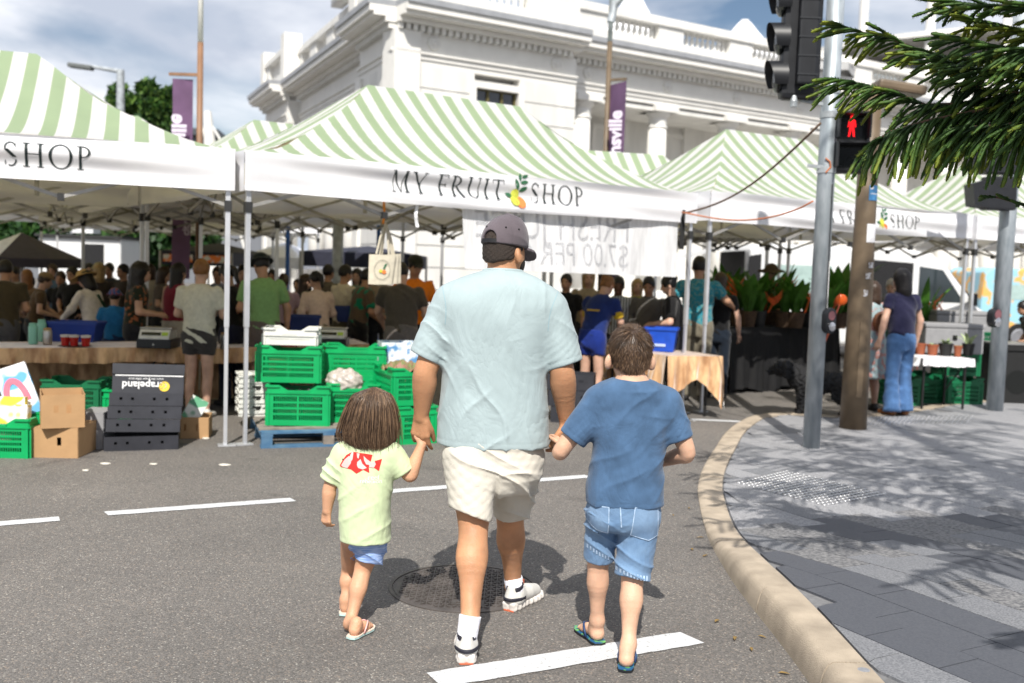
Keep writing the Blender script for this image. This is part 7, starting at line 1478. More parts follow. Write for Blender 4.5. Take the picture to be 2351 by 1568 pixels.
# ================================================================== the market crowd
SK = {'l': skin('light', (.52, .32, .235)), 'm': skin('medium', (.42, .235, .15)), 'd': skin('dark', (.12, .06, .038))}
HC = {'k': mat('hair_black', (.010, .008, .008), .45, .3, 30), 'b': mat('hair_brown_plain', (.04, .022, .013), .45, .3, 30), 'o': mat('hair_copper', (.20, .085, .025), .45, .25, 30), 'y': mat('hair_blonde', (.36, .24, .11), .5, .25, 30), 'g': mat('hair_grey', (.35, .33, .31), .6, .25, 30)}
ARM = {'down': ((.27, -.01, 1.14), (.285, .05, .90)), 'fwd': ((.25, .03, 1.14), (.17, .27, 1.12)), 'reach': ((.24, .16, 1.2), (.16, .42, 1.08)), 'bent': ((.27, -.02, 1.14), (.13, .2, 1.06)), 'up': ((.25, .1, 1.2), (.12, .2, 1.36)), 'hip': ((.34, -.06, 1.16), (.2, .06, 1.0)), 'out': ((.33, .05, 1.22), (.42, .25, 1.15))}
shoe_d = mat('shoe_dark', (.02, .018, .018), .6)
def person(label, px, py, Y, rz, sk='l', hair=('short', 'k'), shirt=None, sleeve=.5, bottom=('pants', None), hat=None, arms=('down', 'down'), lean=0., head=(0., 0.), fat=1., hem=.9, h=None, shoes=shoe_d, group='market crowd', name='person', z0=0., htop=None, h_=.0195):
    lean_ = radians(lean); rzr = radians(rz); top = A(px, py, Y); eff = .92+.83*cos(lean_); s = (htop or (top.z-z0))/(eff+(.025 if hat else 0)); s = max(.5, min(1.12, s))
    fwd = Vector((-sin(rzr), cos(rzr), 0)); base = Vector((top.x, Y, z0))-fwd*(.78*s*sin(lean_)); o = thing(name, label, 'person', base, rzr, group)
    Rl = np.array(rotm(-lean_, 0, 0)); hip = np.array([0, 0, .92*s]); tf = lambda p: (np.asarray(p, float)*s-hip) @ Rl.T+hip; tv = lambda v: np.asarray(v, float) @ Rl.T
    xf = lambda V: (V-hip) @ Rl.T+hip
    S = lambda *p: tf(p); B = lambda *p: np.array(p, float)*s
    hy, hpch = radians(head[0]), radians(head[1]); Rh_ = Rl @ np.array(rotm(-hpch, 0, 0)) @ np.array(rotm(0, 0, hy)); hcn = S(0, .03, 1.625); smat = SK[sk]
    ch = [([S(0, .0, 1.42), hcn+Rh_ @ np.array([0, -.01, -.06])*s], [.062*s, .054*s]), ([S(0, 0, 1.36), S(0, 0, 1.0)], [.085*s*fat, .085*s*fat])]
    AR = []; hands = []
    for sd, nm in ((-1, arms[0]), (1, arms[1])):
        e, w_ = ARM[nm]; fx = 1+.5*(fat-1); sh = S(sd*.185*fx, 0, 1.39); e = S(sd*e[0]*fx, e[1], e[2]); w_ = S(sd*w_[0]*fx, w_[1], w_[2]); AR.append((sh, e, w_))
        ch += [([sh, e], [.048*s*fat, .04*s*fat]), ([e, e+(w_-e)*.35, w_], [.041*s*fat, .042*s, .026*s])]
        d = nrm(w_-e); hands += hand_chains(w_, d, tv((-sd*.6, .6, -.4)), s*.95, (.5, .55, .6, .65), .4, side=sd)
    for sd in (-1, 1):
        k = B(sd*.095, .02, .48); a = B(sd*.1, -.02+.0, .09); ch += [([B(sd*.085, 0, .86), k], [.075*s*fat, .056*s*fat]), ([k, k+(a-k)*.35+B(0, -.012, 0), a], [.054*s, .054*s*fat, .033*s]), ([a+B(0, 0, -.03), B(sd*.11, .12, .03)], [.034*s, .028*s])]
    def hd(P):
        q = (P-hcn) @ Rh_/s; d = smin(ell(q, (0, 0, .015), (.076, .096, .105)), ell(q, (0, .03, -.06), (.058, .068, .06)), .04); d = smin(d, seg(q, (0, .098, .0), (0, .118, -.028), .008, .013), .014); d = smin(d, ell(q, (0, .093, -.066), (.024, .012, .009)), .01)
        for sd in (-1, 1): d = smin(d, ell(q, (sd*.08, -.005, -.02), (.013, .02, .032)), .008); d = smax(d, -ell(q, (sd*.032, .1, .004), (.018, .014, .01)), .01)
        return d*s
    bare_low = bottom[0] in ('shorts', 'skirt', 'dress', 'short_skirt')
    def body(P):
        d = union(P, ch, .02*s); d = smin(d, near(P, [hcn], .2, hd), .02); return smin(d, union(P, hands, .006), .01)
    pts = [p for c in ch for p in c[0]]+[p for c in hands for p in c[0]]+[hcn+[0, 0, .13*s]]
    lo, hi = grid_lohi(pts, .09); sdf_mesh('body', body, lo, hi, h_, smat, o)
    ey = mat('eye_dark', (.03, .02, .015)); 
    if abs(((rz+head[0]+180) % 360)-180) > 60:
        for sd in (-1, 1): MB().ball(hcn+Rh_ @ np.array([sd*.032, .092, .004])*s, .011*s, 8, 6).build('eye', ey, o)
        MB().ball(hcn+Rh_ @ np.array([0, .1, -.068])*s, (.02*s, .008*s, .006*s), 8, 5).build('lips', mat('lips', (.32, .12, .10), .5), o)
    # shirt
    if shirt is not None:
        hm = hem; zz = np.array([hm, .98, 1.08, 1.2, 1.32, 1.40, 1.445, 1.475])*s; rx = np.array([.172, .165, .158, .168, .18, .17, .12, .07])*s*fat; ry = np.array([.118, .115, .112, .12, .12, .095, .075, .06])*s*(fat*1.05)
        zz_, rx_, ry_2 = dense(list(zz), list(rx), list(ry), n=50, sg=1.6); inv = lambda p: (p-hip) @ Rl+hip; sd_ = abs(hash(label)) % 97
        sl = []
        for sh, e, w_ in AR:
            a, e_, w2 = inv(sh), inv(e), inv(w_)
            if sleeve <= 0: continue
            if sleeve <= 1: sl.append([(a, a+(e_-a)*(.25+.75*sleeve)*.95, .066*s*fat, .062*s*fat)])
            else: sl.append([(a, e_, .062*s*fat, .054*s*fat), (e_, e_+(w2-e_)*.92, .053*s*fat, .038*s)])
        def shirt_f(P):
            d = loft(P, zz_, rx_, ry_2, None, None, 2.3, .01)
            for lst in sl:
                for i, (a, b, ra, rb) in enumerate(lst): c = cone_cut(P, a, b, ra, rb) if (len(lst) == 1 or i == 1) else seg(P, a, b, ra, rb); d = smin(d, c, .03*s)
            if sleeve <= 0:
                for sd in (-1, 1): d = smax(d, -ell(P, (sd*.215*s, 0, 1.36*s), (.055*s, .12*s, .1*s)), .01)
            return d+folds(P, len(label)+int(px), 60, .009, (.7, .3, .6))
        pl = [(0, 0, hm*s), (.22*s*fat, .16*s, 1.5*s), (-.22*s*fat, -.16*s, 1.4*s)]+[b+np.array([0, 0, -.02]) for l in sl for (_, b, _, _) in l]; lo, hi = grid_lohi(pl, .08); so = sdf_mesh('shirt', shirt_f, lo, hi, h_, shirt, o, xf=xf)
    else: so = None
    kind, bm_ = bottom
    if bm_ is not None:
        def low(P):
            d = loft(P, list(np.array([.78, .86, .95, 1.02])*s), list(np.array([.155, .175, .172, .155])*s*fat), list(np.array([.115, .125, .122, .11])*s*fat), None, None, 2.3, .02)
            if kind in ('skirt', 'dress', 'short_skirt'):
                zb = .45 if kind != 'short_skirt' else .6; d = smin(d, loft(P, list(np.array([zb, .7, .95])*s), list(np.array([.22, .2, .165])*s*fat), list(np.array([.17, .15, .12])*s*fat), None, None, 2.2, .01), .02)
            else:
                zb = {'pants': .06, 'shorts': .56, 'brief': .7, 'flare': .05}[kind]
                for sd in (-1, 1):
                    hp__, kn, an = B(sd*.088, 0, .88), B(sd*.095, .02, .48), B(sd*.1, -.015, zb)
                    if zb > .48: t = (.88-zb)/(.40); e = hp__+(kn-hp__)*t; d = smin(d, cone_cut(P, hp__, e, .1*s*fat, .085*s*fat), .03*s)
                    else: d = smin(d, seg(P, hp__, kn, .1*s*fat, .075*s*fat), .03*s); d = smin(d, cone_cut(P, kn, an, .074*s*fat, (.062 if kind == 'pants' else .1)*s), .02*s)
            return d+folds(P, int(px)+3, 65, .008, (.5, .3, .8))
        lo, hi = np.array([-.3, -.26, .0])*s, np.array([.3, .28, 1.08])*s; sdf_mesh({'pants': 'trousers', 'flare': 'jeans', 'shorts': 'shorts', 'brief': 'shorts', 'skirt': 'skirt', 'dress': 'skirt', 'short_skirt': 'skirt'}[kind], low, lo, hi, .024, bm_, o)
    for sd in (-1, 1):
        MB().grid  # shoes
        sdf_mesh('shoe', lambda P, sd=sd: smax(smin(chain(P, [B(sd*.1, -.03, .045), B(sd*.105, .08, .035), B(sd*.112, .16, .03)], [.045*s, .042*s, .034*s]), seg(P, B(sd*.1, -.02, .05), B(sd*.1, -.02, .085), .042*s, .04*s), .02), -(P[:, 2]-.003), .004), B(sd*.1-.09, -.12, -.02), B(sd*.1+.1, .24, .16), .017, shoes, o)
    # hair
    st, hcx = hair; hm_ = HC[hcx]
    if st != 'none':
        def hr(P):
            q = (P-hcn) @ Rh_/s; d = ell(q, (0, -.008, .022), (.088, .106, .113)); d = smax(d, -ell(q, (0, .1, -.055), (.066, .075, .105)), .012)
            if st == 'short': d = smax(d, -(q[:, 2]+.05-.5*np.maximum(0, q[:, 1]+.02)), .012)
            if st in ('long', 'bob', 'curly'):
                ln = {'long': -.32, 'bob': -.14, 'curly': -.22}[st]; wd = {'long': .085, 'bob': .1, 'curly': .115}[st]; e = seg(q, (0, -.035, .02), (0, -.06, ln), wd, wd*.9); e = smax(e, -(q[:, 1]*-1+.03), .02) if 0 else e; e = smax(e, q[:, 1]-.035, .02); d = smin(d, e, .03)
            if st == 'bun': d = smin(d, ell(q, (0, -.1, .06), (.045, .045, .045)), .02); d = smax(d, -(q[:, 2]+.06-.5*np.maximum(0, q[:, 1]+.02)), .012)
            if st == 'pony': d = smax(d, -(q[:, 2]+.055-.5*np.maximum(0, q[:, 1]+.02)), .012); d = smin(d, chain(q, [(0, -.1, .05), (0, -.16, .0), (0, -.15, -.16)], [.035, .04, .02]), .015)
            return (d+(.012 if st == 'curly' else .004)*np.sin(q[:, 0]*70+np.sin(q[:, 2]*50)*2)*np.sin(q[:, 2]*60+q[:, 1]*60))*s
        sdf_mesh('hair', hr, hcn-np.array([.2, .26, .4])*s, hcn+np.array([.2, .26, .18])*s, .016, hm_, o)
    if hat:
        hk, hmat = hat
        def ht(P):
            q = (P-hcn) @ Rh_/s; d = ell(q, (0, 0, .05), (.098, .115, .098)); d = smax(d, -(q[:, 2]-.045), .01)
            if hk == 'cap': br = np.maximum(np.abs(q[:, 2]-.05+.3*(q[:, 1]-.1))-.008, np.sqrt((q[:, 0]/.08)**2+((q[:, 1]-.1)/.09)**2)*.085-.085)
            else: R_ = .2 if hk == 'sun' else .145; rr = np.sqrt(q[:, 0]**2+q[:, 1]**2); br = np.maximum(np.abs(q[:, 2]-.05+.45*np.maximum(0, rr-.1)*(1 if hk == 'bucket' else .5))-.009, rr-R_)
            return smin(d, br, .015)*s
        sdf_mesh('hat', ht, hcn-np.array([.24, .26, .06])*s, hcn+np.array([.24, .26, .18])*s, .015, hmat, o)
    return o, s, AR, hcn, Rh_
c_ = cloth; N_ = None
jeans = c_('jeans_blue', (.07, .155, .33), .25, 10, bump=.4); blackt = c_('black', (.008, .008, .009), .2); darkp = c_('dark_trousers', (.018, .02, .026), .2); khaki = c_('khaki', (.17, .15, .11)); charsh = c_('charcoal_shorts', (.045, .04, .04))
floral = c_('floral_dark', (.014, .02, .012), .3, 24, col2=(.30, .10, .04), thr=(.56, .62), detail=1); creamT = c_('cream_tee', (.56, .545, .45)); white_c = c_('white_cardigan', (.72, .67, .64)); 
person('man in olive brown shirt at the far left edge, back turned', 12, 596, 10.9, 10, 'm', ('short', 'k'), c_('olive_brown', (.055, .042, .022)), .6, ('pants', c_('grey_trousers', (.08, .08, .09))), None, ('bent', 'fwd'), 10, fat=1.15)
person('woman with long auburn hair half hidden behind the olive shirt', 62, 618, 12.6, 20, 'l', ('long', 'o'), c_('tan_top', (.2, .13, .08)), .5, ('pants', darkp), None, ('down', 'bent'))
person('person in white T-shirt bending over between the left shoppers', 68, 632, 12.9, 25, 'm', ('short', 'k'), c_('white_tee', (.58, .6, .62)), .6, ('pants', darkp), None, ('fwd', 'reach'), 18)
person('person in a tan cap leaning over the produce', 101, 622, 12.3, -60, 'l', ('short', 'b'), c_('brown_vest', (.09, .055, .03)), .4, ('pants', darkp), ('cap', c_('tan_cap', (.22, .15, .08))), ('reach', 'fwd'), 12)
person('shopper in black with a bare head beside the tan cap', 140, 622, 13.4, 185, 'm', ('short', 'b'), blackt, .6, ('pants', darkp), None, ('bent', 'fwd'), 6)
person('man in black wearing dark sunglasses near the food truck', 168, 612, 13.2, 170, 'm', ('short', 'k'), blackt, .6, ('pants', darkp), None, ('fwd', 'bent'), 4, fat=1.1)
o, s_, AR_, hn, Rn = person('woman in straw sun hat and pale cardigan with a green strap', 196, 616, 11.9, 75, 'l', ('bob', 'k'), white_c, 2, ('pants', darkp), ('sun', mat('straw', (.50, .33, .13), .8, .2, 40)), ('reach', 'fwd'), 12, (0, 12)); MB().tube([(-.1*s_, -.13*s_, 1.38*s_), (.05*s_, -.14*s_, 1.2*s_), (.14*s_, -.12*s_, 1.0*s_)], .018, 6).build('bag_strap', mat('strap_green', (.01, .05, .025), .7), o)
person('blonde person in a beige bucket hat behind the straw hat', 228, 601, 14.2, 30, 'l', ('bob', 'y'), c_('taupe', (.05, .04, .04)), .5, ('pants', darkp), ('bucket', c_('beige_hat', (.35, .3, .16))))
person('child in bright blue T-shirt and patterned blue hat', 263, 660, 11.4, 10, 'l', ('short', 'k'), c_('child_blue', (.015, .14, .36)), .6, ('shorts', c_('child_shorts', (.01, .03, .1))), ('bucket', c_('patterned_hat', (.02, .09, .28), .3, 30, col2=(.3, .08, .1), thr=(.5, .55))), ('bent', 'bent'))
person('woman with dark curly hair in a dark floral top', 322, 602, 11.0, -68, 'l', ('curly', 'k'), floral, .35, ('pants', darkp), None, ('fwd', 'fwd'), 5, fat=1.12)
person('person glimpsed behind the curly-haired woman', 286, 606, 14.0, 150, 'm', ('short', 'k'), c_('dim_brown', (.04, .03, .025)), .6, ('pants', darkp))
person('woman with long dark hair in a burgundy top', 408, 603, 11.7, -30, 'l', ('long', 'k'), c_('burgundy', (.2, .015, .04)), 0, ('short_skirt', c_('pale_skirt', (.4, .38, .36))), None, ('fwd', 'fwd'), 4)
person('woman in cream T-shirt and dark shorts, standing with her back turned', 461, 594, 9.95, -4, 'l', ('short', 'o'), creamT, .7, ('brief', charsh), None, ('fwd', 'fwd'), 2, fat=1.06, hem=.82, shoes=mat('shoe_white', (.6, .585, .55)))
person('woman in black top with glasses on her dark hair', 523, 606, 10.9, 55, 'l', ('pony', 'k'), blackt, 0, ('pants', c_('navy_trousers', (.012, .016, .04))), None, ('fwd', 'up'), 8, (0, 15))
person('man in green T-shirt and black bucket hat', 602, 577, 10.7, 38, 'm', ('short', 'k'), c_('sage_tee', (.2, .36, .14)), .7, ('shorts', c_('taupe_shorts', (.12, .095, .085))), ('bucket', c_('black_hat', (.007, .014, .014))), ('fwd', 'down'), 6, (0, 18), 1.08)
person('person in lilac shirt behind the green T-shirt man', 652, 628, 13.3, 20, 'l', ('pony', 'b'), c_('lilac', (.42, .3, .4)), .7, ('pants', blackt), None, ('bent', 'fwd'))
person('woman with dark ponytail in pale pink blouse', 727, 622, 12.2, 40, 'l', ('pony', 'k'), c_('pink_blouse', (.66, .52, .46)), 1.6, ('pants', c_('cream_trousers', (.3, .26, .2))), None, ('fwd', 'fwd'), 6, (0, 14))
person('person in light turquoise far behind the pale blouse', 684, 640, 16, 170, 'l', ('short', 'b'), c_('turquoise', (.25, .5, .52)), .6, ('pants', darkp))
person('man with short dark hair behind the pale blouse woman', 752, 607, 14.2, -30, 'm', ('short', 'k'), c_('grey_brown', (.12, .1, .08)), .6, ('pants', darkp))
person('bearded man in open cream shirt carrying a basket', 790, 608, 12.9, -42, 'm', ('short', 'k'), c_('cream_shirt', (.6, .53, .42)), .6, ('shorts', c_('olive_shorts', (.1, .09, .06))), None, ('fwd', 'fwd'), 0, (-10, 6))
person('person in brown and green leaning behind the dark T-shirt man', 842, 616, 12.5, -50, 'm', ('short', 'k'), c_('green_brown', (.10, .07, .045), .2, 8, col2=(.0, .18, .10), thr=(.5, .54), detail=1), .8, ('pants', blackt), None, ('reach', 'fwd'), 10)
person('man in dark taupe T-shirt and grey shorts leaning to the table', 922, 602, 10.9, 12, 'l', ('short', 'k'), c_('taupe_tee', (.06, .05, .038)), .6, ('shorts', c_('grey_shorts', (.12, .105, .095))), None, ('reach', 'down'), 14, (-20, 10), 1.12)
person('man in orange T-shirt and dark cap', 953, 583, 11.9, 200, 'm', ('short', 'k'), c_('orange_tee', (.75, .2, .012)), .7, ('pants', blackt), ('cap', c_('dark_cap', (.02, .022, .014))), ('bent', 'hip'), 0, (0, 12))
person('shopper glimpsed beyond the man’s left shoulder', 705, 632, 14.8, 100, 'm', ('long', 'k'), c_('dim_maroon', (.05, .02, .02)), .5, ('pants', darkp))
# behind and beside the gold table
person('man in black seen past the man’s right shoulder', 1302, 628, 13, 160, 'm', ('short', 'k'), blackt, .6, ('pants', darkp))
person('blonde person in pale top behind the rugby shirt', 1352, 618, 13.6, 180, 'l', ('bob', 'y'), c_('beige_top', (.3, .24, .16)), .6, ('pants', darkp))
rug = c_('rugby_blue', (.008, .022, .12), .15)
o, s_, AR_, hn, Rn = person('young woman in blue and yellow rugby shirt leaning over the gold table', 1395, 632, 11.5, -35, 'l', ('bun', 'o'), rug, .45, ('brief', c_('royal_shorts', (.006, .022, .17))), None, ('reach', 'reach'), 24, (0, 10))
for sh, e, w_ in AR_: c = sh+(e-sh)*.62; sdf_mesh('sleeve_cuff', lambda P, sh=sh, e=e, c=c: np.maximum(seg(P, sh, e, .067*s_, .065*s_), np.abs((P-c) @ nrm(e-sh))-.045*s_), c-.12, c+.12, .013, c_('rugby_yellow', (.5, .33, .02)), o)
lp = (np.array([0, -.135, 1.22])*s_-np.array([0, 0, .92*s_])) @ np.array(rotm(-radians(24), 0, 0)).T+np.array([0, 0, .92*s_]); MB().box(lp, (.17*s_, .01, .02*s_), rotm(-radians(24))).build('back_print', mat('print_gold', (.5, .33, .05), .6), o); lp2 = lp+np.array([-.02, -.035, -.16])*s_; MB().box(lp2, (.09*s_, .01, .1*s_), rotm(-radians(24))).build('back_patch', mat('print_pale', (.5, .5, .52), .6), o)
strp = mat('striped_shirt', (.36, .40, .43), .85, .1)
_t = strp.node_tree; _w = _t.nodes.new('ShaderNodeTexWave'); _w.inputs['Scale'].default_value = 9; _w.inputs['Distortion'].default_value = .6; _tc2 = _t.nodes.new('ShaderNodeTexCoord'); _t.links.new(_tc2.outputs['Object'], _w.inputs['Vector']); _r2 = _t.nodes.new('ShaderNodeValToRGB'); _r2.color_ramp.elements[0].position = .25; _r2.color_ramp.elements[0].color = (.05, .05, .05, 1); _r2.color_ramp.elements[1].position = .4; _r2.color_ramp.elements[1].color = (.42, .45, .47, 1); _t.links.new(_w.outputs[0], _r2.inputs[0]); _t.links.new(_r2.outputs[0], _t.nodes['Principled BSDF'].inputs['Base Color'])
person('dark-haired woman in pale shirt with dark vertical stripes', 1421, 634, 12.4, 175, 'd', ('short', 'k'), strp, .6, ('pants', darkp), None, ('bent', 'fwd'), 4, (0, 12))
person('person in grey sweatshirt behind the blue crate', 1491, 634, 12.3, 165, 'm', ('pony', 'k'), c_('grey_sweat', (.10, .095, .09)), 1.5, ('pants', darkp), None, ('bent', 'bent'), 4, (0, 16))
person('person in yellow-green behind the grey sweatshirt', 1464, 640, 14, 180, 'l', ('bob', 'y'), c_('yellow_green', (.3, .29, .08)), .6, ('pants', darkp))
person('woman in black shirt with hair tied up counting change', 1540, 632, 11.9, 78, 'l', ('bun', 'k'), blackt, .8, ('pants', darkp), None, ('fwd', 'fwd'), 6, (0, 14), 1.12)
person('man in teal patterned shirt behind the tent legs', 1607, 588, 12.6, -8, 'm', ('short', 'k'), c_('teal_floral', (.02, .2, .27), .3, 30, col2=(.12, .26, .25), thr=(.5, .6), detail=2), .6, ('pants', khaki), None, ('hip', 'out'), 2, fat=1.1)
person('woman in black top and dark jeans beside the teal shirt', 1655, 625, 12.9, -20, 'l', ('long', 'b'), blackt, .5, ('pants', c_('dark_jeans', (.008, .014, .025))), None, ('bent', 'down'), fat=.95)
person('person in brown brimmed hat behind the plant stall', 1772, 603, 15.0, 160, 'm', ('short', 'b'), c_('grey_green', (.07, .075, .06)), .6, ('pants', darkp), ('sun', mat('brown_hat', (.06, .04, .025), .8)), ('fwd', 'reach'), 8)
florl = c_('floral_dress', (.34, .44, .46), .2, 16, col2=(.50, .25, .22), thr=(.5, .58), detail=3)
person('woman in pale floral dress holding the dog lead, half behind the brown pole', 2006, 645, 12.15, 30, 'l', ('bob', 'b'), florl, .5, ('dress', florl), None, ('bent', 'fwd'), 2, fat=1.18)
o, s_, AR_, hn, Rn = person('dark-haired woman in navy top and blue wide jeans', 2074, 617, 11.75, 22, 'l', ('bob', 'k'), c_('navy_top', (.018, .018, .05)), .35, ('flare', jeans), None, ('down', 'down'), 3, z0=.015, shoes=mat('tan_leather', (.16, .06, .02), .5), hem=.96)
o = MB().ball((0, 0, 0), (.1, .05, .13), 12, 8).build('shoulder_bag', mat('bag_tan', (.14, .045, .015), .5), None, A(2022, 740, 11.95)); tag(o, 'tan leather shoulder bag between the two women on the right', 'handbag')
person('grey-haired person bending behind the woman in jeans', 2048, 640, 15.5, 150, 'l', ('short', 'g'), c_('grey_top', (.12, .12, .12)), .6, ('pants', darkp), None, ('fwd', 'fwd'), 14)
person('person in dark clothes at the far right edge', 2352, 690, 13.9, 90, 'm', ('short', 'k'), c_('black_olive', (.02, .018, .012)), .6, ('pants', darkp), None, ('fwd', 'bent'), 20)

# further shoppers deeper under the roofs
FILL = [(34, 612, 14.6, 170, 'm', 'short', 'k', (.30, .28, .26), 'shopper in grey far back between the umbrella and the white T-shirt'), (120, 606, 15.4, 190, 'l', 'bob', 'b', (.10, .16, .24), 'shopper in dusty blue far back near the food truck'), (205, 604, 15.2, 200, 'l', 'long', 'k', (.36, .12, .10), 'shopper in faded red far back behind the straw hat'), (252, 603, 15.6, 175, 'm', 'short', 'k', (.05, .05, .06), 'shopper in dark grey behind the blue child'), (345, 606, 14.8, 160, 'l', 'long', 'b', (.40, .36, .30), 'shopper in oatmeal top behind the floral woman'), (376, 612, 13.6, -90, 'l', 'bob', 'b', (.12, .10, .09), 'brown-haired shopper bending beside the burgundy top'), (500, 612, 14.2, 185, 'm', 'short', 'b', (.20, .22, .30), 'shopper in slate blue behind the tent legs'), (558, 608, 13.4, 195, 'l', 'long', 'k', (.09, .03, .04), 'shopper in dark maroon beside the black bucket hat'), (626, 618, 15.0, 180, 'm', 'short', 'k', (.35, .33, .36), 'shopper in pale grey far behind the sage T-shirt'), (700, 628, 13.6, -60, 'l', 'long', 'b', (.03, .03, .03), 'dark-clad shopper behind the blue basket'), (820, 616, 14.6, 175, 'l', 'bob', 'k', (.16, .24, .20), 'shopper in grey-green behind the cream shirt'), (872, 612, 14.9, 190, 'm', 'short', 'k', (.34, .26, .2), 'shopper in sand colour behind the tote bags')]
for px, py, Y, rz, sk, hs, hc_, col, lb in FILL: person(lb, px, py, Y, rz, sk, (hs, hc_), c_('fill_%d' % px, col), .6, ('pants', darkp), None, ('bent', 'fwd'), 4, h_=.024)
# ------------------------------------------------------------------ Norfolk pine at the right
def pine_mat():
    m = bpy.data.materials.new('pine_needles'); m.use_nodes = True; t = m.node_tree; b = t.nodes['Principled BSDF']; N = t.nodes.new; Lk = t.links.new
    uv = N('ShaderNodeUVMap'); sp_ = N('ShaderNodeSeparateXYZ'); Lk(uv.outputs[0], sp_.inputs[0])
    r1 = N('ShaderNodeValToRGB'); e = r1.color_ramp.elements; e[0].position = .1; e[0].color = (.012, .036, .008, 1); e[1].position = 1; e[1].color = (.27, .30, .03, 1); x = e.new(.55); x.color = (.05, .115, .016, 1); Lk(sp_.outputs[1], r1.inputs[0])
    Lk(r1.outputs[0], b.inputs['Base Color']); b.inputs['Roughness'].default_value = .62; b.inputs['Specular IOR Level'].default_value = .4
    tr = N('ShaderNodeBsdfTranslucent'); Lk(r1.outputs[0], tr.inputs[0]); ms_ = N('ShaderNodeMixShader'); ms_.inputs[0].default_value = .12; Lk(b.outputs[0], ms_.inputs[1]); Lk(tr.outputs[0], ms_.inputs[2]); Lk(ms_.outputs[0], t.nodes['Material Output'].inputs[0]); return m
pine_m = pine_mat(); bark = mat('pine_bark', (.10, .06, .04), .9, .3, 30, bump=.8, bscale=60)
TB = Vector((3.95, 3.7, .13)); pine = thing('pine_tree', 'Norfolk pine whose drooping dark green branches hang into the top right', 'tree', TB)
MB().tube([(0, 0, 0), (.02, 0, 1.5), (0, .02, 4), (0, 0, 8), (0, 0, 12)], [.17, .15, .12, .08, .02], 14).build('trunk', bark, pine, smooth=True)
rp3 = random.Random(42)
def branchlet(V, F, U, p, d, L_, r, droop, up, hue, needles=True, seg_=11):
    p = Vector(p); d = Vector(d).normalized(); n = 5; b0 = len(V); st = L_/seg_; pts = []
    for i in range(seg_+1):
        t = i/seg_; pts.append((p.copy(), d.copy(), t)); d = (d+Vector((0, 0, -droop*(1-t*1.1)*st*7+up*t*st*7))+Vector((rp3.uniform(-.06, .06), rp3.uniform(-.06, .06), 0))).normalized(); p = p+d*st
    for q, dd, t in pts:
        a = dd.cross(Vector((.3, .5, .8))).normalized(); b = dd.cross(a); rr = r*(.8+.3*t if t < .9 else 1.07*(1-(t-.9)*5))*(1.12 if len(V) % 2 else .9)
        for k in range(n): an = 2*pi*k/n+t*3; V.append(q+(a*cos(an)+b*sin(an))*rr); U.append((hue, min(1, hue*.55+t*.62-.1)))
    for i in range(seg_):
        for k in range(n): F.append((b0+i*n+k, b0+i*n+(k+1) % n, b0+(i+1)*n+(k+1) % n, b0+(i+1)*n+k))
    if needles:
        for k in range(int(L_*360)):
            t = rp3.random()*.97; i = min(seg_-1, int(t*seg_)); q0, d0, _ = pts[i]; q = q0.lerp(pts[i+1][0], t*seg_-i); a = d0.cross(Vector((rp3.uniform(-1, 1), rp3.uniform(-1, 1), rp3.uniform(-1, 1)))).normalized(); s_ = d0.cross(a); ln = rp3.uniform(.009, .014); bb = len(V)
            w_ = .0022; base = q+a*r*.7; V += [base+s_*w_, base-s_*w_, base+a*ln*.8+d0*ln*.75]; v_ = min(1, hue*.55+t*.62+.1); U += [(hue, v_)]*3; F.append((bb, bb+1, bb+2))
def limb(pts, nb, L0, side=1., droop=.5, hue=(0., .5), needles=True, rl=.012, fr=(.12, 1.), r_=.0074, dn=.35):
    pts = [Vector(p)-TB for p in pts]; cum = [0]
    for a, b in zip(pts, pts[1:]): cum.append(cum[-1]+(b-a).length)
    def at(t):
        x = t*cum[-1]
        for i in range(len(pts)-1):
            if x <= cum[i+1] or i == len(pts)-2: f = (x-cum[i])/(cum[i+1]-cum[i]); return pts[i].lerp(pts[i+1], f), (pts[i+1]-pts[i]).normalized()
    rad = [rl*(1-.75*i/(len(pts)-1)) for i in range(len(pts))]; o = MB().tube(pts, rad, 7).build('branch', bark, pine, smooth=True)
    V, F, U = [], [], []
    for k in range(nb):
        t = fr[0]+(fr[1]-fr[0])*(k+rp3.random())/nb; p, d = at(min(t, .999)); s_ = d.cross(Vector((0, 0, 1))).normalized(); sd = 1 if k % 2 else -1; az = rp3.uniform(.35, 1.15)*sd
        dd = d*cos(az)+s_*sin(az)*side+Vector((0, 0, rp3.uniform(-dn, .25))); L_ = L0*rp3.uniform(.65, 1.15)*(1-.45*t); branchlet(V, F, U, p, dd, L_, r_*rp3.uniform(.85, 1.15), droop*rp3.uniform(.5, 1.3), rp3.uniform(0, .3), rp3.uniform(*hue), needles, 11 if needles else 5)
    me = bpy.data.meshes.new('foliage'); me.from_pydata(V, [], F); me.polygons.foreach_set('use_smooth', [True]*len(F)); lay = me.uv_layers.new(name='UVMap'); vi = np.zeros(len(me.loops), dtype=np.int32); me.loops.foreach_get('vertex_index', vi); lay.data.foreach_set('uv', np.array(U, dtype=np.float32)[vi].ravel()); me.update()
    f_ = link('foliage', me, pine_m, o); f_['kind'] = 'stuff'; return o
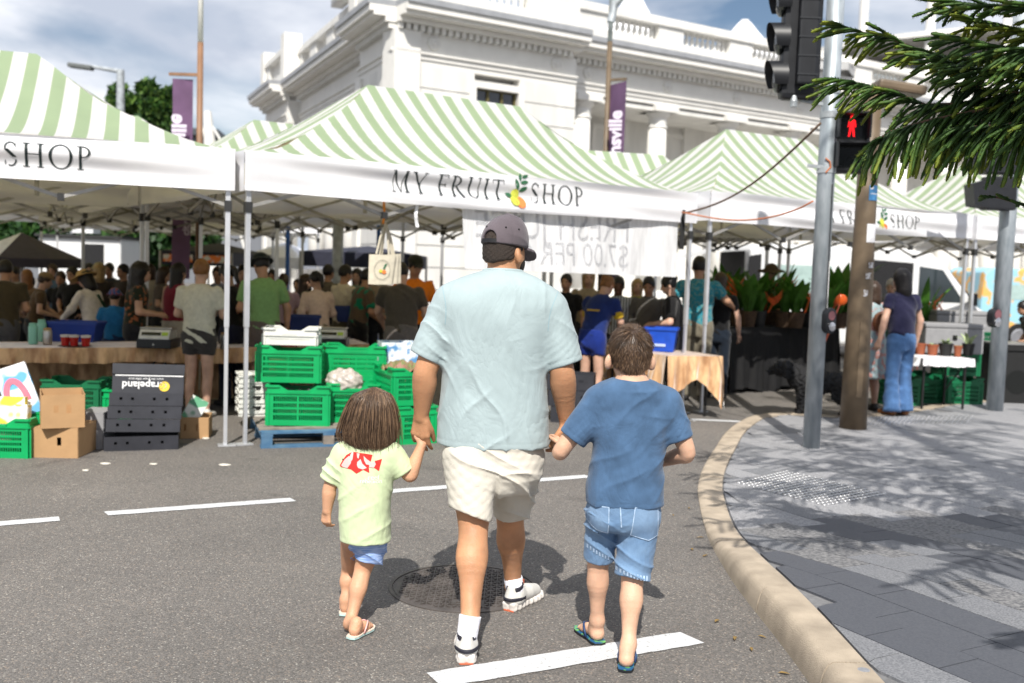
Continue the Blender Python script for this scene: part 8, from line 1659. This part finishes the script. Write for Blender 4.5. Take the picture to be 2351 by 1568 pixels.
# branches seen in the picture
Z = lambda x, y, Y: A((3000+x/2.145)/1.742, y/3.737, Y)
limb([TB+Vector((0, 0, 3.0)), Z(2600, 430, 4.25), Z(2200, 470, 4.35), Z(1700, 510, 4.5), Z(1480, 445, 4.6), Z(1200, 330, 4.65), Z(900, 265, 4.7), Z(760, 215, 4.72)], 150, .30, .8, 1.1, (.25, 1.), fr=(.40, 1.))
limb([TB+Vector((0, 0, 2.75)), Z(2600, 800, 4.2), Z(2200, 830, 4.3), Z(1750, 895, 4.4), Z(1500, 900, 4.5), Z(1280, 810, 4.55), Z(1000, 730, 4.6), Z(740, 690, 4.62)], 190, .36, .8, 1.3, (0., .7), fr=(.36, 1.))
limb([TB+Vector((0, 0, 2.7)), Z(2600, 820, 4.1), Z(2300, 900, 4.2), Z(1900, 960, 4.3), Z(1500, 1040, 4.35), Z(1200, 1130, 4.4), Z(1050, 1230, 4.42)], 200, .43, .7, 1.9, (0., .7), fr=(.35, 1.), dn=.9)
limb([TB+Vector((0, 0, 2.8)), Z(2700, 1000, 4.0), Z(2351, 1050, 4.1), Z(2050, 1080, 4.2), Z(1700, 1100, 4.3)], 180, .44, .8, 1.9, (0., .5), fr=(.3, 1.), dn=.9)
limb([TB+Vector((0, 0, 2.9)), Z(2700, 620, 4.0), Z(2351, 640, 4.15), Z(2050, 600, 4.25), Z(1750, 560, 4.4), Z(1640, 480, 4.45)], 180, .34, .9, 1., (0., .45), fr=(.3, 1.))
limb([TB+Vector((0, 0, 3.1)), Z(2700, 300, 4.0), Z(2351, 260, 4.1), Z(2050, 220, 4.2), Z(1800, 130, 4.3)], 170, .32, .9, .7, (.4, 1.), fr=(.3, 1.))
limb([TB+Vector((0, 0, 3.2)), Z(2700, 420, 3.9), Z(2351, 430, 4.0), Z(2050, 400, 4.1), Z(1760, 330, 4.2)], 170, .34, .9, .9, (0., .4), fr=(.3, 1.))
limb([TB+Vector((0, 0, 3.3)), Z(2700, 90, 3.9), Z(2300, 60, 4.0), Z(2000, 40, 4.1), Z(1680, 30, 4.2)], 140, .3, .9, .6, (0., .5), fr=(.3, 1.))
limb([TB+Vector((0, 0, 2.7)), Z(2700, 760, 4.0), Z(2351, 800, 4.15), Z(2100, 780, 4.3), Z(1800, 720, 4.4)], 180, .46, .9, 1.8, (0., .35), fr=(.3, 1.), dn=.8)
limb([TB+Vector((0, 0, 2.6)), A(2420, 500, 4.4), A(2351, 470, 4.5), A(2300, 455, 4.6), A(2262, 448, 4.65)], 26, .17, .9, .35, (0., .3), fr=(.55, 1.))
# the rest of the tree, beside and above the camera (casts the dappled shade)
for zz, nl, Ln in ((2.3, 8, 2.6), (2.8, 9, 2.8), (3.3, 11, 2.8), (3.9, 11, 2.7), (4.6, 10, 2.5), (5.4, 8, 2.2), (6.6, 6, 1.8), (8.2, 5, 1.4), (9.8, 4, 1.0)):
    for k in range(nl):
        az = 2*pi*k/nl+zz*1.7; d = Vector((cos(az), sin(az), 0)); tip = TB+d*Ln
        vis_ = False
        for q_ in (.35, .6, .8, 1., 1.15):
            c_2 = TB+d*Ln*q_; vis_ = vis_ or (c_2.y > .3 and c_2.x/c_2.y < .56 and TB.z+zz-.25 < 1.6+.31*c_2.y)
        if vis_: continue
        limb([TB+Vector((0, 0, zz)), TB+d*Ln*.5+Vector((0, 0, zz+.06)), TB+d*Ln+Vector((0, 0, zz+.02))], 60 if zz < 5 else 26, .46, 1., .7, (0., .4), needles=False, fr=(.15, 1.), r_=.017)
# ------------------------------------------------------------------ leafy trees beyond the market
leaf_mats = [mat('leaf_dark', (.02, .06, .014), .55, .3, 4, trans=.2), mat('leaf_mid', (.05, .125, .022), .55, .3, 4, trans=.25), mat('leaf_light', (.12, .21, .04), .55, .3, 4, trans=.3)]
def leafy(label, px, py_top, py_bot, Y, wpx, seed, n=2600, ls=.16, group='trees beyond the market', mats=None):
    r = np.random.RandomState(seed); top = A(px, py_top, Y).z; bot = A(px, py_bot, Y).z; base = A(px, py_top, Y); W_ = wpx/2285*Y; o = thing('leafy_tree', label, 'tree', (base.x, Y, 0), 0, group)
    cz = (top+bot)/2; hz = (top-bot)/2; lobes = [(r.uniform(-.7, .7)*W_/2, r.uniform(-.6, .6)*W_/2, cz+r.uniform(-.75, .7)*hz, r.uniform(.22, .42)*W_/2*1.15) for _ in range(18)]
    tr = MB().tube([(0, 0, 0), (.1, 0, bot*.6), (0, 0, cz)], [.28, .2, .1], 10); tr.build('trunk', bark, o)
    for lx, ly, lz, lr in lobes[:7]: MB().tube([(0, 0, bot*.7), (lx*.5, ly*.5, (bot+lz)/2), (lx, ly, lz)], [.1, .06, .02], 6).build('limb', bark, o)
    V, F, MI = [], [], []
    for k in range(n):
        lx, ly, lz, lr = lobes[r.randint(len(lobes))]; u = nrm(r.randn(3)); rr = lr*(.55+.5*r.rand()); c = np.array([lx, ly, lz])+u*rr*np.array([1, 1, .8]); a = nrm(np.cross(u+r.randn(3)*.7, r.randn(3))); b = nrm(np.cross(a, u+r.randn(3)*.8)); s_ = ls*r.uniform(.6, 1.3); bb = len(V); V += [tuple(c-a*s_), tuple(c+b*s_*.45), tuple(c+a*s_), tuple(c-b*s_*.45)]; F.append((bb, bb+1, bb+2, bb+3)); MI.append(min(2, max(0, int(r.rand()*3))))
    me = bpy.data.meshes.new('crown'); me.from_pydata(V, [], F); me.polygons.foreach_set('material_index', MI)
    for m_ in (mats or leaf_mats): me.materials.append(m_)
    link('crown', me, None, o)['kind'] = 'stuff'
leafy('round green tree left of the purple banner, left one', 300, 184, 305, 33, 100, 1, 4200, .22); leafy('round green tree just beside the purple banner', 362, 190, 305, 32, 85, 2, 4200, .22); leafy('lower green tree peeping over the left tent roof', 268, 225, 320, 34, 80, 3, 2600, .2)
for k, (px, lb) in enumerate(((30, 'dark tree in the row behind the left stalls, leftmost'), (170, 'dark tree in the row behind the left stalls, second from the left'), (285, 'dark tree in the row behind the left stalls, third from the left'), (400, 'dark tree in the row behind the left stalls, rightmost'))): leafy(lb, px, 470, 612, 27, 190, 10+k, 2600, .2, mats=[leaf_mats[0], leaf_mats[0], leaf_mats[1]])
